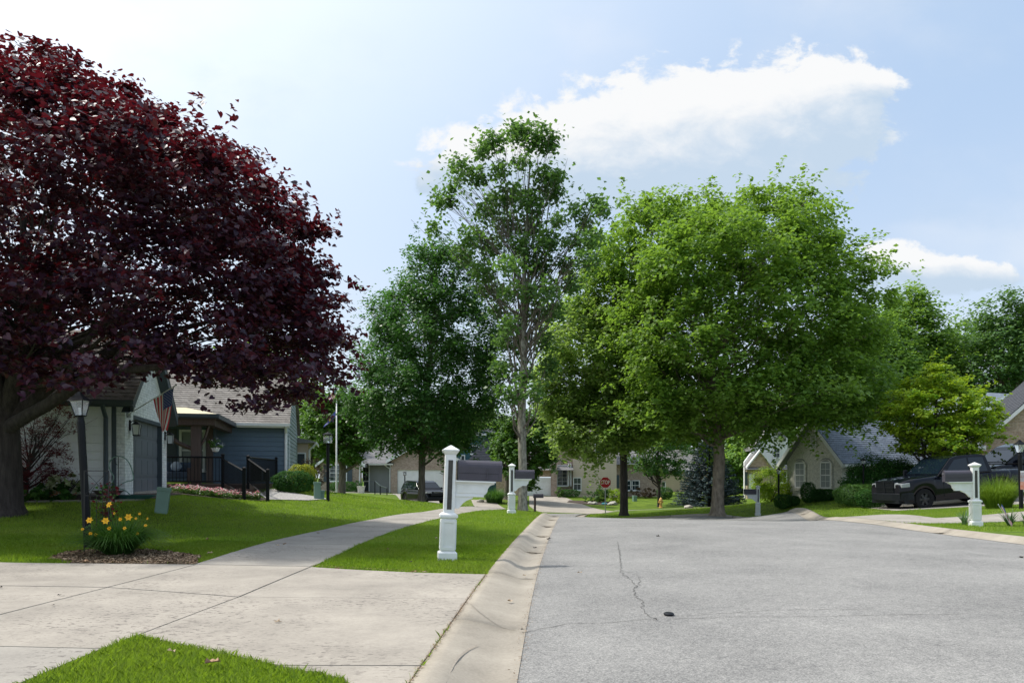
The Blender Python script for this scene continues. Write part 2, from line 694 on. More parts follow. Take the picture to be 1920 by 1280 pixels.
def dist_poly(x, y, poly, closed=True):
    d = np.full(x.shape, 1e9)
    n = len(poly)
    for i in range(n if closed else n - 1):
        x0, y0 = poly[i]
        x1, y1 = poly[(i + 1) % n]
        dx, dy = x1 - x0, y1 - y0
        L = dx * dx + dy * dy + 1e-12
        t = np.clip(((x - x0) * dx + (y - y0) * dy) / L, 0, 1)
        d = np.minimum(d, np.hypot(x - x0 - t * dx, y - y0 - t * dy))
    return d


def sheet(name, poly, off, mat, parent=None, grid=.5, thick=0.0, hf=None):
    """polygon draped over the land; thick > 0 gives it an edge"""
    bm = bmesh.new()
    f = bm.faces.new([bm.verts.new((p[0], p[1], 0)) for p in poly])
    xs = [p[0] for p in poly]
    ys = [p[1] for p in poly]
    for ax, lo, hi in ((0, min(xs), max(xs)), (1, min(ys), max(ys))):
        k = math.ceil(lo / grid) * grid
        while k < hi:
            co = Vector((k, 0, 0)) if ax == 0 else Vector((0, k, 0))
            no = Vector((1, 0, 0)) if ax == 0 else Vector((0, 1, 0))
            bmesh.ops.bisect_plane(bm, geom=bm.verts[:] + bm.edges[:] + bm.faces[:], plane_co=co, plane_no=no, dist=1e-5)
            k += grid
    bmesh.ops.triangulate(bm, faces=bm.faces[:])
    z = Gn([v.co.x for v in bm.verts], [v.co.y for v in bm.verts])
    for v, h in zip(bm.verts, z):
        v.co.z = h + (off if hf is None else hf(v.co.x, v.co.y))
    bmesh.ops.recalc_face_normals(bm, faces=bm.faces)
    if sum(fc.normal.z for fc in bm.faces) < 0:
        bmesh.ops.reverse_faces(bm, faces=bm.faces[:])
    if thick:
        be = [e for e in bm.edges if e.is_boundary]
        r = bmesh.ops.extrude_edge_only(bm, edges=be)
        for v in r['geom']:
            if isinstance(v, bmesh.types.BMVert):
                v.co.z -= thick
    me = bpy.data.meshes.new(name)
    bm.to_mesh(me)
    bm.free()
    me.materials.append(mat)
    o = bpy.data.objects.new(name, me)
    COL.objects.link(o)
    o.parent = parent
    return o

# ------------------------------------------------------------------ shared materials
m_lawn = M('lawn_turf', (.075, .14, .012), .9, .35, 1.3, .9, 45, col2=(.15, .225, .022), spec=.15, detail=9)
m_soil = M('joint_soil', (.035, .028, .022), .95, .4, 30)
m_mulch = M('bark_mulch', (.14, .10, .07), .95, .5, 28, 1.0, 70, col2=(.30, .22, .15))
m_mulch_dark = M('dark_mulch', (.05, .038, .03), .95, .5, 22, 1.0, 60, col2=(.11, .08, .06))
m_conc = concrete_mat('driveway_concrete', (.43, .39, .335), (.24, .218, .19))
m_conc2 = concrete_mat('sidewalk_concrete', (.41, .38, .335), (.235, .218, .195))
m_curb = concrete_mat('curb_concrete', (.41, .37, .31), (.225, .20, .165), pits=False)
m_asph = asphalt_mat()
m_crack = M('crack_tar', (.12, .118, .112), .9, .4, 30)
m_white = M('white_paint', (.76, .77, .76), .5, .07, 3.5, col2=(.84, .86, .87))
m_trimw = M('white_trim', (.74, .75, .76), .5, .04, 3)
m_dark = M('slate_trim', (.055, .075, .095), .5, .1, 3)
m_black = M('black_paint', (.007, .008, .010), .5, .15, 8, spec=.18)
m_blackm = M('black_iron', (.018, .018, .02), .5, .2, 12)
m_wsid = M('white_siding', (.87, .89, .90), .55, .02, 2.5)
m_bsid = M('blue_siding', (.085, .13, .175), .5, .09, 2.0)
m_gsid = M('grey_blue_siding', (.32, .39, .44), .55, .08, 2.0)
m_grsid = M('grey_siding', (.24, .25, .25), .6, .06, 2)
m_csid = M('cream_siding', (.56, .47, .38), .6, .05, 2)
m_tan = M('tan_siding', (.50, .40, .30), .6, .05, 2)
m_teal = M('teal_siding', (.03, .10, .13), .55, .1, 2)
m_whbrick = brick_mat('white_brick', ((.80, .82, .82), (.74, .77, .78)), (.62, .66, .68), msize=.008, bump=.7)
m_grbrick = brick_mat('grey_brick', ((.70, .68, .62), (.62, .61, .56)), (.50, .49, .46), msize=.008)
m_rbrick = brick_mat('tan_brick', ((.42, .27, .19), (.62, .45, .33)), (.50, .43, .36), msize=.010)
m_brbrick = brick_mat('brown_brick', ((.30, .21, .16), (.46, .35, .28)), (.42, .37, .33), msize=.010)
m_roofbr = shingle_mat('brown_shingle', (.215, .195, .175), (.30, .275, .25), (.12, .105, .095))
m_roofgr = shingle_mat('grey_shingle', (.19, .185, .19), (.26, .255, .26), (.11, .11, .115))
m_roofdk = shingle_mat('dark_shingle', (.055, .06, .075), (.08, .085, .10), (.035, .037, .045))
m_roofsl = shingle_mat('slate_shingle', (.17, .20, .25), (.24, .28, .34), (.10, .115, .14))
m_yroof = M('cream_metal_roof', (.62, .55, .36), .45, .06, 2)
m_glass = glass_mat('window_glass', (.03, .045, .05))
m_curt = M('window_curtain', (.28, .31, .32), .8, .2, 9, stretch=(6, 6, .5))
m_gdoor = M('grey_garage_door', (.15, .165, .19), .5, .05, 2)
m_bwood = M('brown_stained_wood', (.085, .06, .052), .6, .2, 5, .3, 60, stretch=(6, 6, .6))
m_deck = M('deck_boards', (.10, .06, .05), .65, .2, 5)
m_galv = M('galvanised', (.35, .36, .37), .4, .1, 10, metal=.6)
m_pole = M('white_pole', (.72, .73, .74), .35, .04, 5)
m_green_box = M('pale_green_plastic', (.17, .27, .22), .5, .06, 5)
m_bark = M('dark_bark', (.045, .036, .034), .95, .35, 5, 1.0, 18, stretch=(3, 3, .5), col2=(.085, .07, .065))
m_bark2 = M('grey_brown_bark', (.12, .10, .085), .95, .35, 5, 1.0, 16, stretch=(3, 3, .5), col2=(.22, .185, .15))
m_barkp = M('plane_bark', (.17, .135, .10), .9, .3, 4, .8, 14, stretch=(2, 2, .7), col2=(.32, .27, .21))
m_barks = M('pale_patchy_bark', (.13, .115, .09), .85, .3, 6, .5, 12, stretch=(2, 2, .8), col2=(.38, .36, .30))

# ------------------------------------------------------------------ road, kerbs, ground
edge_left = smooth_line([(-1.2, -30), (-.75, -8), (-.15, 1), (.03, 4.7), (.24, 8.4), (.53, 12.5), (1.15, 20), (1.6, 25), (1.95, 31), (2.0, 38), (1.95, 47.8)], .5)
edge_far = smooth_line([(5.9, 49.6), (4.2, 46.5), (3.75, 43.6), (4.6, 41.6), (9, 40.2), (12.6, 38.4), (13.0, 35), (12, 30), (10.6, 25), (9.8, 20), (9.65, 13), (9.6, 5), (9.3, -30)], .5)
road_poly = edge_left + edge_far


def offset_line(pts, w):
    out = []
    for i, p in enumerate(pts):
        a, b = Vector(pts[max(i - 1, 0)]), Vector(pts[min(i + 1, len(pts) - 1)])
        t = (b - a).normalized()
        out.append((p[0] - t.y * w, p[1] + t.x * w))
    return out


CW = .6
back_left = offset_line(edge_left, CW)
back_far = offset_line(edge_far, CW)
road_zone = back_left + back_far


def road_h(x, y):
    t = max(0.0, 1 - abs(x - 4.9) / 4.9)
    return -.075 + .05 * t


road = thing('road', None, None)
tag(road, kind='structure')
rs = sheet('asphalt', [p for p in road_poly], 0, m_asph, road, grid=1.0, hf=road_h)


def ribbon(mb, pts, w, off, jag=.0):
    """thin ribbon lying on the road, pts in metres"""
    P = []
    for i in range(len(pts) - 1):
        a, b = Vector(pts[i]), Vector(pts[i + 1])
        n = max(2, int((b - a).length / .06))
        for k in range(n):
            q = a.lerp(b, k / n)
            P.append(q + Vector((random.gauss(0, jag), random.gauss(0, jag))))
    P.append(Vector(pts[-1]))
    v, f = [], []
    for i, p in enumerate(P):
        t = (P[min(i + 1, len(P) - 1)] - P[max(i - 1, 0)]).normalized()
        ww = w * random.uniform(.35, 1.2) * .5
        for s in (-1, 1):
            q = p + Vector((-t.y, t.x)) * ww * s
            v.append((q.x, q.y, G(q.x, q.y) + road_h(q.x, q.y) + off))
        if i:
            f.append((2 * i - 2, 2 * i - 1, 2 * i + 1, 2 * i))
    mb.add(v, f)


def px_road(px, py):
    d = 1.27 * F / (py - HY)
    return (gx(px, d), d)


crk = MB()
ribbon(crk, [px_road(*p) for p in [(1158, 1018), (1163, 1045), (1164, 1075), (1178, 1084), (1190, 1098), (1188, 1114), (1203, 1128), (1210, 1152), (1232, 1160)]], .012, .004, .012)
ribbon(crk, [px_road(*p) for p in [(1165, 1072), (1195, 1078), (1200, 1092), (1192, 1104)]], .008, .004, .012)
ribbon(crk, [px_road(*p) for p in [(985, 1182), (1060, 1168), (1150, 1166), (1232, 1160), (1285, 1161), (1380, 1159), (1500, 1160), (1640, 1159), (1800, 1158)]], .009, .004, .008)
ribbon(crk, [px_road(*p) for p in [(1250, 1158), (1330, 1153), (1460, 1147), (1640, 1148)]], .007, .004, .006)
ribbon(crk, [px_road(*p) for p in [(1000, 1017), (1120, 1017), (1240, 1018), (1420, 1016)]], .012, .004, .008)
crk.build('crack', m_crack, road, fix=False)['kind'] = 'stuff'

# ground: fine near the camera, coarse far off, sunk beneath road and kerb
def axis(a, fine0, fine1, b, s0, s1):
    l = []
    x = fine0
    while x > a:
        l.append(x)
        x -= s1 if x < fine0 - 12 else s0 * 2.5
    l = l[::-1]
    x = fine0 + s0
    while x < fine1:
        l.append(x)
        x += s0
    while x < b:
        l.append(x)
        x += s1 if x > fine1 + 12 else s0 * 2.5
    return np.array(l)


gxs = np.r_[[-900, -500, -300, -200], axis(-140, -13, 15, 140, .28, 4), [200, 300, 500, 900]]
gys = np.r_[[-300, -150, -80], axis(-45, 1.5, 52, 190, .28, 4), [230, 300, 500, 900, 1500]]
XX, YY = np.meshgrid(gxs, gys)
ZZ = Gn(XX, YY)
inside = in_poly(XX, YY, road_zone)
dd = dist_poly(XX.ravel(), YY.ravel(), road_zone).reshape(XX.shape)
dep = np.where(inside, .34 * np.clip((dd - .02) / .30, 0, 1), 0)
ZZ = ZZ - dep
nx, ny = len(gxs), len(gys)
idx = np.arange(nx * ny).reshape(ny, nx)
quads = np.stack([idx[:-1, :-1], idx[:-1, 1:], idx[1:, 1:], idx[1:, :-1]], -1).reshape(-1, 4)
lawn = np_mesh('lawn_ground', np.stack([XX, YY, ZZ], -1).reshape(-1, 3), quads, m_lawn, smooth=True)
tag(lawn, kind='structure')


# rolled kerbs: sections about 3 m long with a joint between them
def curb_run(name, line, flat=lambda x, y: 0.0, seclen=3.0):
    root = thing(name, None, None)
    tag(root, kind='structure')
    prof_r = [(0, -.10), (.0, .018), (.10, .030), (.18, .012), (.29, -.055), (.40, -.088), (.5, -.085), (.605, -.068)]
    prof_f = [(0, -.10), (.0, .012), (.10, .008), (.20, -.008), (.30, -.032), (.40, -.062), (.5, -.070), (.605, -.068)]
    acc = 0
    sec = [0]
    for i in range(1, len(line)):
        acc += (Vector(line[i]) - Vector(line[i - 1])).length
        if acc > seclen or i == len(line) - 1:
            sec.append(i)
            acc = 0
    for s in range(len(sec) - 1):
        pts = [Vector(p) for p in line[sec[s]:sec[s + 1] + 1]]
        full = []
        for i in range(len(pts) - 1):
            for k in range(2):
                full.append(pts[i].lerp(pts[i + 1], k / 2))
        full.append(pts[-1])
        full[0] = full[0].lerp(full[1], .014)
        full[-1] = full[-1].lerp(full[-2], .014)
        v, f = [], []
        n = len(prof_r)
        for i, p in enumerate(full):
            t = (full[min(i + 1, len(full) - 1)] - full[max(i - 1, 0)]).normalized()
            nrm = Vector((-t.y, t.x))
            fl = flat(p.x, p.y)
            for (a, b) in zip(prof_r, prof_f):
                w = CW - a[0]
                h = a[1] * (1 - fl) + b[1] * fl
                q = p + nrm * (w if w > 0 else -.005)
                v.append((q.x, q.y, G(q.x, q.y) + h))
            if i:
                for k in range(n - 1):
                    f.append(((i - 1) * n + k, (i - 1) * n + k + 1, i * n + k + 1, i * n + k))
        f.append(tuple(range(n)))
        f.append(tuple((len(full) - 1) * n + k for k in range(n))[::-1])
        mb = MB().add(v, f)
        mb.build('curb_section', m_curb, root, smooth=True)
    return root


def sstep(a, b, x):
    t = min(1, max(0, (x - a) / (b - a)))
    return t * t * (3 - 2 * t)


curb_run('curb', edge_left[40:], lambda x, y: sstep(4.3, 5.2, y) * (1 - sstep(8.9, 10.2, y)))
curb_run('curb', edge_far, lambda x, y: (1 - sstep(25.5, 27, y)) * sstep(19.2, 20.2, y) if x > 8 else 0)
# dark bed under the joints of the kerb, drive and walk
# ---- concrete slabs
def slab_set(name, polys, mat, off=.014, gap=.0105, thick=.07, grid=.5, bed=None, kind='structure'):
    root = thing(name, None, None)
    tag(root, kind=kind)
    for pl in polys:
        c = Vector((sum(p[0] for p in pl) / len(pl), sum(p[1] for p in pl) / len(pl)))
        # shrink each side by half the joint
        q = []
        n = len(pl)
        area = sum(pl[i][0] * pl[(i + 1) % n][1] - pl[(i + 1) % n][0] * pl[i][1] for i in range(n))
        sg = 1 if area > 0 else -1
        for i in range(n):
            a, b, d = Vector(pl[i - 1]), Vector(pl[i]), Vector(pl[(i + 1) % n])
            t1 = (b - a).normalized()
            t2 = (d - b).normalized()
            n1 = Vector((-t1.y, t1.x)) * sg
            n2 = Vector((-t2.y, t2.x)) * sg
            bis = (n1 + n2)
            if bis.length < 1e-3: bis = n1
            k = gap / max(.3, bis.dot(n1))
            q.append(tuple(b + bis * k))
        sheet('slab', q, off + random.uniform(-.002, .002), mat, root, grid=grid, thick=thick)
    if bed:
        sheet('joint_bed', bed, .004, m_soil, root, grid=grid)
    return root


def cl_back(y):
    """x of the back of the left kerb at depth y"""
    best = min(range(len(back_left)), key=lambda i: abs(back_left[i][1] - y))
    i = best
    j = i + 1 if back_left[i][1] < y and i + 1 < len(back_left) else i - 1
    (x0, y0), (x1, y1) = back_left[i], back_left[j]
    return x0 + (x1 - x0) * (y - y0) / (y1 - y0 + 1e-9)


# sidewalk: left and right rims
wl_ = smooth_line([(-4.25, 5.4), (-4.25, 6.2), (-4.15, 9.4), (-4.3, 12.8), (-4.15, 15.9), (-3.8, 20.6), (-3.05, 25), (-2.2, 30), (-1.2, 35), (-.4, 40)], .5)
wr_ = smooth_line([(-2.75, 5.0), (-2.72, 5.6), (-2.6, 9.7), (-2.65, 13.7), (-2.55, 17), (-2.3, 20), (-1.75, 24), (-1.0, 29), (0.1, 34), (.8, 38.6)], .5)


def interp_line(l, y):
    for i in range(len(l) - 1):
        if l[i][1] <= y <= l[i + 1][1]:
            t = (y - l[i][1]) / (l[i + 1][1] - l[i][1] + 1e-9)
            return (l[i][0] + (l[i + 1][0] - l[i][0]) * t, y)
    return l[0] if y < l[0][1] else l[-1]


walk = []
ys = [9.75, 11.3, 12.9, 14.5, 16.1, 17.7, 19.3, 20.9, 22.5, 24.1, 25.7, 27.3, 28.9, 30.5, 32.1, 33.7, 35.3, 36.9, 38.5]
for a, b in zip(ys[:-1], ys[1:]):
    mid = (a + b) / 2
    walk.append([interp_line(wl_, a), interp_line(wl_, mid), interp_line(wl_, b), interp_line(wr_, b), interp_line(wr_, mid), interp_line(wr_, a)])
bed = [interp_line(wl_, y) for y in np.arange(9.75, 38.5, .8)] + [interp_line(wr_, y) for y in np.arange(38.5, 9.75, -.8)] + [interp_line(wr_, 9.75)]
slab_set('sidewalk', walk, m_conc2, bed=bed)
# near stretch of the same walk, left of the grass tip
slab_set('sidewalk', [[(-4.35, 1.0), (-4.3, 3.1), (-2.80, 3.1), (-2.80, 1.0)], [(-4.3, 3.1), (-4.3, 5.15), (-2.82, 5.15), (-2.80, 3.1)]], m_conc2)
# driveway: flared apron, walk crossing, drive
kb = lambda y: (cl_back(y) - .0, y)
apron_far = [(-2.62, 9.72), (-2.0, 9.50), (-1.2, 9.28)]
fl = lambda x: 9.72 - .5 * (x + 2.62) / 2.2
dr = [
    [kb(7.35), kb(8.3), kb(9.15), (-1.2, 9.28), (-2.0, 9.50), (-2.62, 9.72), (-2.67, 7.30)],
    [kb(4.72), kb(5.6), kb(6.5), kb(7.35), (-2.67, 7.30), (-2.80, 5.58), (-1.94, 5.03), (-1.48, 4.72)],
    [kb(4.05), kb(4.72), (-1.48, 4.72), (-1.0, 4.41), (-.85, 4.10)],
    [(-2.67, 7.30), (-2.62, 9.75), (-4.12, 9.75), (-4.20, 7.75)],
    [(-4.20, 7.75), (-2.67, 7.30), (-2.80, 5.58), (-2.82, 5.15), (-4.30, 5.15)],
    [(-4.12, 9.75), (-4.20, 7.75), (-6.3, 7.85), (-8.8, 7.9), (-8.8, 9.85), (-6.5, 9.78)],
    [(-4.20, 7.75), (-4.26, 6.2), (-6.5, 6.3), (-8.8, 6.4), (-8.8, 7.9), (-6.3, 7.85)],
    [(-4.26, 6.2), (-4.3, 3.6), (-6.5, 3.7), (-8.8, 3.8), (-8.8, 6.4), (-6.5, 6.3)],
    [(-8.8, 9.85), (-8.8, 6.4), (-14, 6.6), (-14, 10)],
    [(-8.8, 6.4), (-8.8, 3.8), (-14, 3.9), (-14, 6.6)],
]
near_bed = [kb(4.05), kb(5), kb(6), kb(7.35), kb(8.3), kb(9.15), (-1.2, 9.26), (-2.0, 9.48), (-2.6, 9.7), (-4.12, 9.73), (-6.5, 9.76), (-14, 9.98), (-14, 3.95), (-4.3, 3.65), (-4.3, 5.15), (-2.82, 5.15), (-2.80, 5.58), (-1.94, 5.05), (-1.48, 4.74), (-1.0, 4.43), (-.87, 4.12)]
slab_set('driveway', dr, m_conc, bed=near_bed)
# drives and walks further off
slab_set('driveway', [[(2.0, 48.6), (5.4, 50), (7.2, 51.5), (6.2, 58), (1.3, 57)], [(1.3, 57), (6.2, 58), (4.8, 69.6), (1.6, 69.6)]], m_conc, grid=1.0,)
slab_set('driveway', [[(-10.6, 66), (-5.2, 66), (-4.0, 52), (-7.6, 52)], [(-7.6, 52), (-4.0, 52), (-1.6, 39.5), (-3.6, 40)]], m_conc2, grid=1.0)
slab_set('driveway', [[(-3.3, 60), (-1.5, 60), (0.2, 48), (-2.2, 48)], [(-2.2, 48), (.2, 48), (1.3, 39), (-1.5, 39.5)]], m_conc, grid=1.0)
slab_set('sidewalk', [[(7.3, 52.2), (11, 50.6), (11, 51.9), (7.3, 53.5)], [(11, 50.6), (15.5, 47), (15.6, 48.3), (11, 51.9)]], m_conc2, grid=1.0)
kr = lambda y, o=.6: (min(edge_far, key=lambda p: abs(p[1] - y) + (99 if p[0] < 9 else 0))[0] + o, y)
slab_set('driveway', [
    [kr(19.9), kr(22.5), kr(25), kr(27), (13.2, 26.6), (12.6, 22.2), (12.4, 20.4)],
    [(12.4, 20.4), (12.6, 22.2), (16.2, 22.6), (16.2, 20.6)],
    [(16.2, 20.6), (16.2, 22.6), (24, 23.2), (24, 20.8)],
    [(15.2, 29.4), (26, 27.4), (27, 36), (15.4, 33.5)]], m_conc2, grid=.6)
# house step walk of the brick house
slab_set('sidewalk', [[(-17.6, 58), (-13.2, 58.5), (-11.5, 61), (-14.2, 61)], [(-14.2, 61), (-11.5, 61), (-8.2, 62.5), (-8.2, 63.5), (-13, 62.6)]], m_conc2, grid=1.0)

# ---- mulch beds
mulch_near = [(-5.75, 9.80), (-6.35, 10.2), (-6.5, 10.9), (-6.1, 11.35), (-5.5, 11.3), (-4.9, 11.05), (-4.45, 10.7), (-4.28, 10.2), (-4.14, 9.80)]
b1 = sheet('mulch_bed', mulch_near, .010, m_mulch, grid=.3)
tag(b1, kind='structure')
house_bed = [(-17, 17.75), (-12.6, 17.55), (-9.6, 17.9), (-9.25, 18.6), (-9.0, 19.6), (-9.5, 20.2), (-10.3, 23.4), (-11, 24.6), (-17, 24)]
tag(sheet('mulch_bed', house_bed, .03, m_mulch_dark, grid=.4), kind='structure')
fl_bed = [(-11.0, 23.3), (-9.2, 23.25), (-7.9, 23.6), (-7.9, 24.6), (-10.6, 25.6)]
tag(sheet('mulch_bed', fl_bed, .03, m_mulch_dark, grid=.4), kind='structure')
m_gravel = M('white_gravel', (.30, .285, .265), .9, .5, 22, 1.0, 40, col2=(.55, .53, .50))
tag(sheet('gravel_bed', [(-7.9, 24.2), (-6.7, 24.5), (-6.3, 25.4), (-6.6, 26.4), (-8.0, 27.6), (-8.9, 29.0), (-9.2, 28.5), (-8.8, 26)], .03, m_gravel, grid=.4), kind='structure')
tag(sheet('mulch_bed', [(4.6, 62.5), (6.0, 61.2), (8.4, 61.4), (9.0, 63), (8.6, 65), (5, 65)], .03, m_mulch_dark, grid=.6), kind='structure')


# loose bark chips on the near bed
def scatter_chips(name, poly, n, size, mat, parent=None, off=.014):
    xs = [p[0] for p in poly]
    ys2 = [p[1] for p in poly]
    x = RNG.uniform(min(xs), max(xs), n)
    y = RNG.uniform(min(ys2), max(ys2), n)
    k = in_poly(x, y, poly)
    x, y = x[k], y[k]
    n = len(x)
    z = Gn(x, y) + off
    V = np.zeros((n, 4, 3))
    th = RNG.uniform(0, PI, n)
    L = size * RNG.uniform(.4, 1.3, n)
    W = L * RNG.uniform(.2, .5, n)
    tl = RNG.normal(0, .012, (n, 4))
    for i, (a, b) in enumerate(((-1, -1), (1, -1), (1, 1), (-1, 1))):
        V[:, i, 0] = x + a * L * np.cos(th) - b * W * np.sin(th)
        V[:, i, 1] = y + a * L * np.sin(th) + b * W * np.cos(th)
        V[:, i, 2] = z + np.abs(tl[:, i])
    o = np_mesh(name, V.reshape(-1, 3), np.arange(n * 4).reshape(-1, 4), mat, parent)
    return o


m_chip = leaf_mat('bark_chip', [(.10, .07, .045), (.26, .18, .12), (.45, .34, .23)], (.1, .08, .05), .05, .9, .1)
tag(scatter_chips('bark_chips', mulch_near, 5200, .022, m_chip), kind='stuff')

# grit and leaf crumbs caught in the joint behind the gutter and along the asphalt edge
def joint_chips(name, line, n, spread, size, mat, zoff):
    L_ = [Vector(p) for p in line]
    i = RNG.integers(0, len(L_) - 1, n)
    t = RNG.random(n)
    X_ = np.array([L_[k].x + (L_[k + 1].x - L_[k].x) * s for k, s in zip(i, t)]) + RNG.normal(0, spread, n)
    Y_ = np.array([L_[k].y + (L_[k + 1].y - L_[k].y) * s for k, s in zip(i, t)])
    Z_ = Gn(X_, Y_) + zoff
    th = RNG.uniform(0, PI, n)
    s_ = size * RNG.uniform(.3, 1.3, n)
    V = np.zeros((n, 3, 3))
    for k in range(3):
        V[:, k, 0] = X_ + s_ * np.cos(th + k * 2.1)
        V[:, k, 1] = Y_ + s_ * np.sin(th + k * 2.1) * .6
        V[:, k, 2] = Z_ + RNG.uniform(0, .006, n)
    return tag(np_mesh(name, V.reshape(-1, 3), np.arange(n * 3).reshape(-1, 3), mat), kind='stuff')


joint_chips('joint_debris', [kb(y) for y in np.arange(4.3, 9.2, .3)], 900, .012, .010, m_chip, .019)
joint_chips('gutter_grit', [p for p in edge_left if 3.5 < p[1] < 22], 1500, .030, .009, m_chip, -.060)
joint_chips('joint_debris', [(-2.62, 9.78), (-2.0, 9.56), (-1.2, 9.34), (-.45, 9.22)], 420, .02, .014, m_chip, .025)

# tyre scuffs curving over the gutter
def gutter_mark(pxs, w):
    line, v, f = [], [], []
    for (px, py) in pxs:
        d_ = CZ * F / (py - HY)
        line.append((gx(px, d_), d_))
    line = smooth_line(line, .05)
    for i, p in enumerate(line):
        t = (Vector(line[min(i + 1, len(line) - 1)]) - Vector(line[max(i - 1, 0)])).normalized()
        ww = w * .5 * math.sin(PI * (i + .5) / len(line)) ** .5
        for s in (-1, 1):
            qx, qy = p[0] - t.y * ww * s, p[1] + t.x * ww * s
            o_ = qx - cl_back(qy)
            h_ = float(np.interp(o_, [0, .1, .2, .3, .4, .5, .605], [.012, .008, -.008, -.032, -.062, -.070, -.068]))
            v.append((qx, qy, G(qx, qy) + h_ + .008))
        if i: f.append((2 * i - 2, 2 * i - 1, 2 * i + 1, 2 * i))
    return MB().add(v, f).build('tyre_mark', m_scuff, road, fix=False)


m_scuff = M('tyre_scuff', (.30, .265, .22), .9, .25, 30)
gutter_mark([(897, 1201), (876, 1214), (856, 1236), (842, 1262), (836, 1279)], .014)
gutter_mark([(880, 1132), (900, 1146), (930, 1158), (965, 1165)], .009)

# ---- grass blades
NO_GRASS = [road_zone, [(15.2, 29.4), (26, 27.4), (27, 36), (15.4, 33.5)], [(-4.26, 9.5), (-2.6, 9.5), (-2.6, 9.95), (-4.26, 9.95)], [(-4.4, 5.0), (-2.82, 5.0), (-2.82, 5.3), (-4.4, 5.3)], [(-8.8, 3.7), (-4.2, 3.5), (-4.2, 9.8), (-8.8, 9.9)], bed, near_bed, [(-4.35, 1.0), (-4.3, 5.15), (-2.82, 5.15), (-2.80, 1.0)], mulch_near, house_bed, fl_bed,
            [kr(19.9), kr(22.5), kr(25), kr(27), (13.2, 26.6), (12.6, 22.2), (24, 23.2), (24, 20.8), (12.4, 20.4)],
            [(-7.9, 24.2), (-6.7, 24.5), (-6.3, 25.4), (-6.6, 26.4), (-8.0, 27.6), (-8.9, 29.0), (-9.2, 28.5), (-8.8, 26)]]


def grass(name, y0, y1, dens, h, w, side=(-.72, .72), seg2=False, hf=1.0, xr=None):
    n = int(dens * (y1 - y0) * (side[1] - side[0]) * (y0 + y1) / 2)
    y = np.sqrt(RNG.uniform(y0 ** 2, y1 ** 2, n))
    x = y * RNG.uniform(side[0], side[1], n)
    k = np.ones(n, bool)
    for pl in NO_GRASS:
        a = np.array(pl)
        b = (x > a[:, 0].min()) & (x < a[:, 0].max()) & (y > a[:, 1].min()) & (y < a[:, 1].max()) & k
        if b.any():
            k[b] &= ~in_poly(x[b] + RNG.normal(0, .008, b.sum()), y[b] + RNG.normal(0, .008, b.sum()), pl)
    x, y = x[k], y[k]
    n = len(x)
    z = Gn(x, y) - .004
    # short patches and taller tussocks
    pat = .5 + .5 * np.sin(x * 2.1 + np.sin(y * 1.7) * 2) * np.cos(y * 1.9 + np.sin(x * 1.3) * 2)
    H = h * RNG.uniform(.5, 1.15, n) * (.75 + .4 * pat)
    th = RNG.uniform(0, 2 * PI, n)
    lean = RNG.uniform(.1, .85, n) * H
    ph = th + RNG.normal(PI / 2, .6, n)
    W = w * RNG.uniform(.6, 1.2, n)
    cx, sx = np.cos(th) * W / 2, np.sin(th) * W / 2
    lx, ly = np.cos(ph) * lean, np.sin(ph) * lean
    if seg2:
        V = np.stack([np.stack([x - cx, y - sx, z], -1), np.stack([x + cx, y + sx, z], -1),
                      np.stack([x + cx * .8 + lx * .35, y + sx * .8 + ly * .35, z + H * .6], -1),
                      np.stack([x + lx, y + ly, z + H * (1 - .12 * lean / H)], -1),
                      np.stack([x - cx * .8 + lx * .35, y - sx * .8 + ly * .35, z + H * .6], -1)], 1)
        return np_mesh(name, V.reshape(-1, 3), np.arange(n * 5).reshape(-1, 5), m_blade)
    V = np.stack([np.stack([x - cx, y - sx, z], -1), np.stack([x + cx, y + sx, z], -1), np.stack([x + lx, y + ly, z + H], -1)], 1)
    return np_mesh(name, V.reshape(-1, 3), np.arange(n * 3).reshape(-1, 3), m_blade)


m_blade = leaf_mat('grass_blade', [(.05, .12, .006), (.10, .20, .011), (.16, .28, .02), (.27, .33, .08)], (.36, .56, .03), .38, .5, .25, big=(.7, (.26, .30, .06), .6))
for g_ in (grass('grass', 3.9, 6.0, 9000, .060, .0042, (-.80, .0), True),
           grass('grass', 7.5, 13.0, 3300, .060, .0060, (-.75, .05), True),
           grass('grass', 13.0, 19.0, 1500, .060, .010, (-.74, .06)),
           grass('grass', 19.0, 28.0, 620, .060, .016, (-.72, .10)),
           grass('grass', 28.0, 48.0, 170, .065, .030, (-.30, .55)),
           grass('grass', 17.0, 28.0, 620, .055, .016, (.5, .74))):
    tag(g_, kind='stuff')

# ------------------------------------------------------------------ foliage
HEART = (np.array([(0, .32, -.02), (-.20, .50, .05), (-.44, .36, .10), (-.46, .06, .10), (-.24, -.32, .03), (0, -.60, -.07), (.24, -.32, .03), (.46, .06, .10), (.44, .36, .10), (.20, .50, .05)]), [(0, 1, 2, 3, 4, 5), (0, 5, 6, 7, 8, 9)])
KITE = (np.array([(0, -.55, 0), (.36, .02, .10), (0, .5, .0), (-.36, .02, .10)]), [(0, 1, 2, 3)])
LANCE = (np.array([(0, -.6, 0), (.2, .0, .05), (0, .6, -.03), (-.2, .0, .05)]), [(0, 1, 2, 3)])


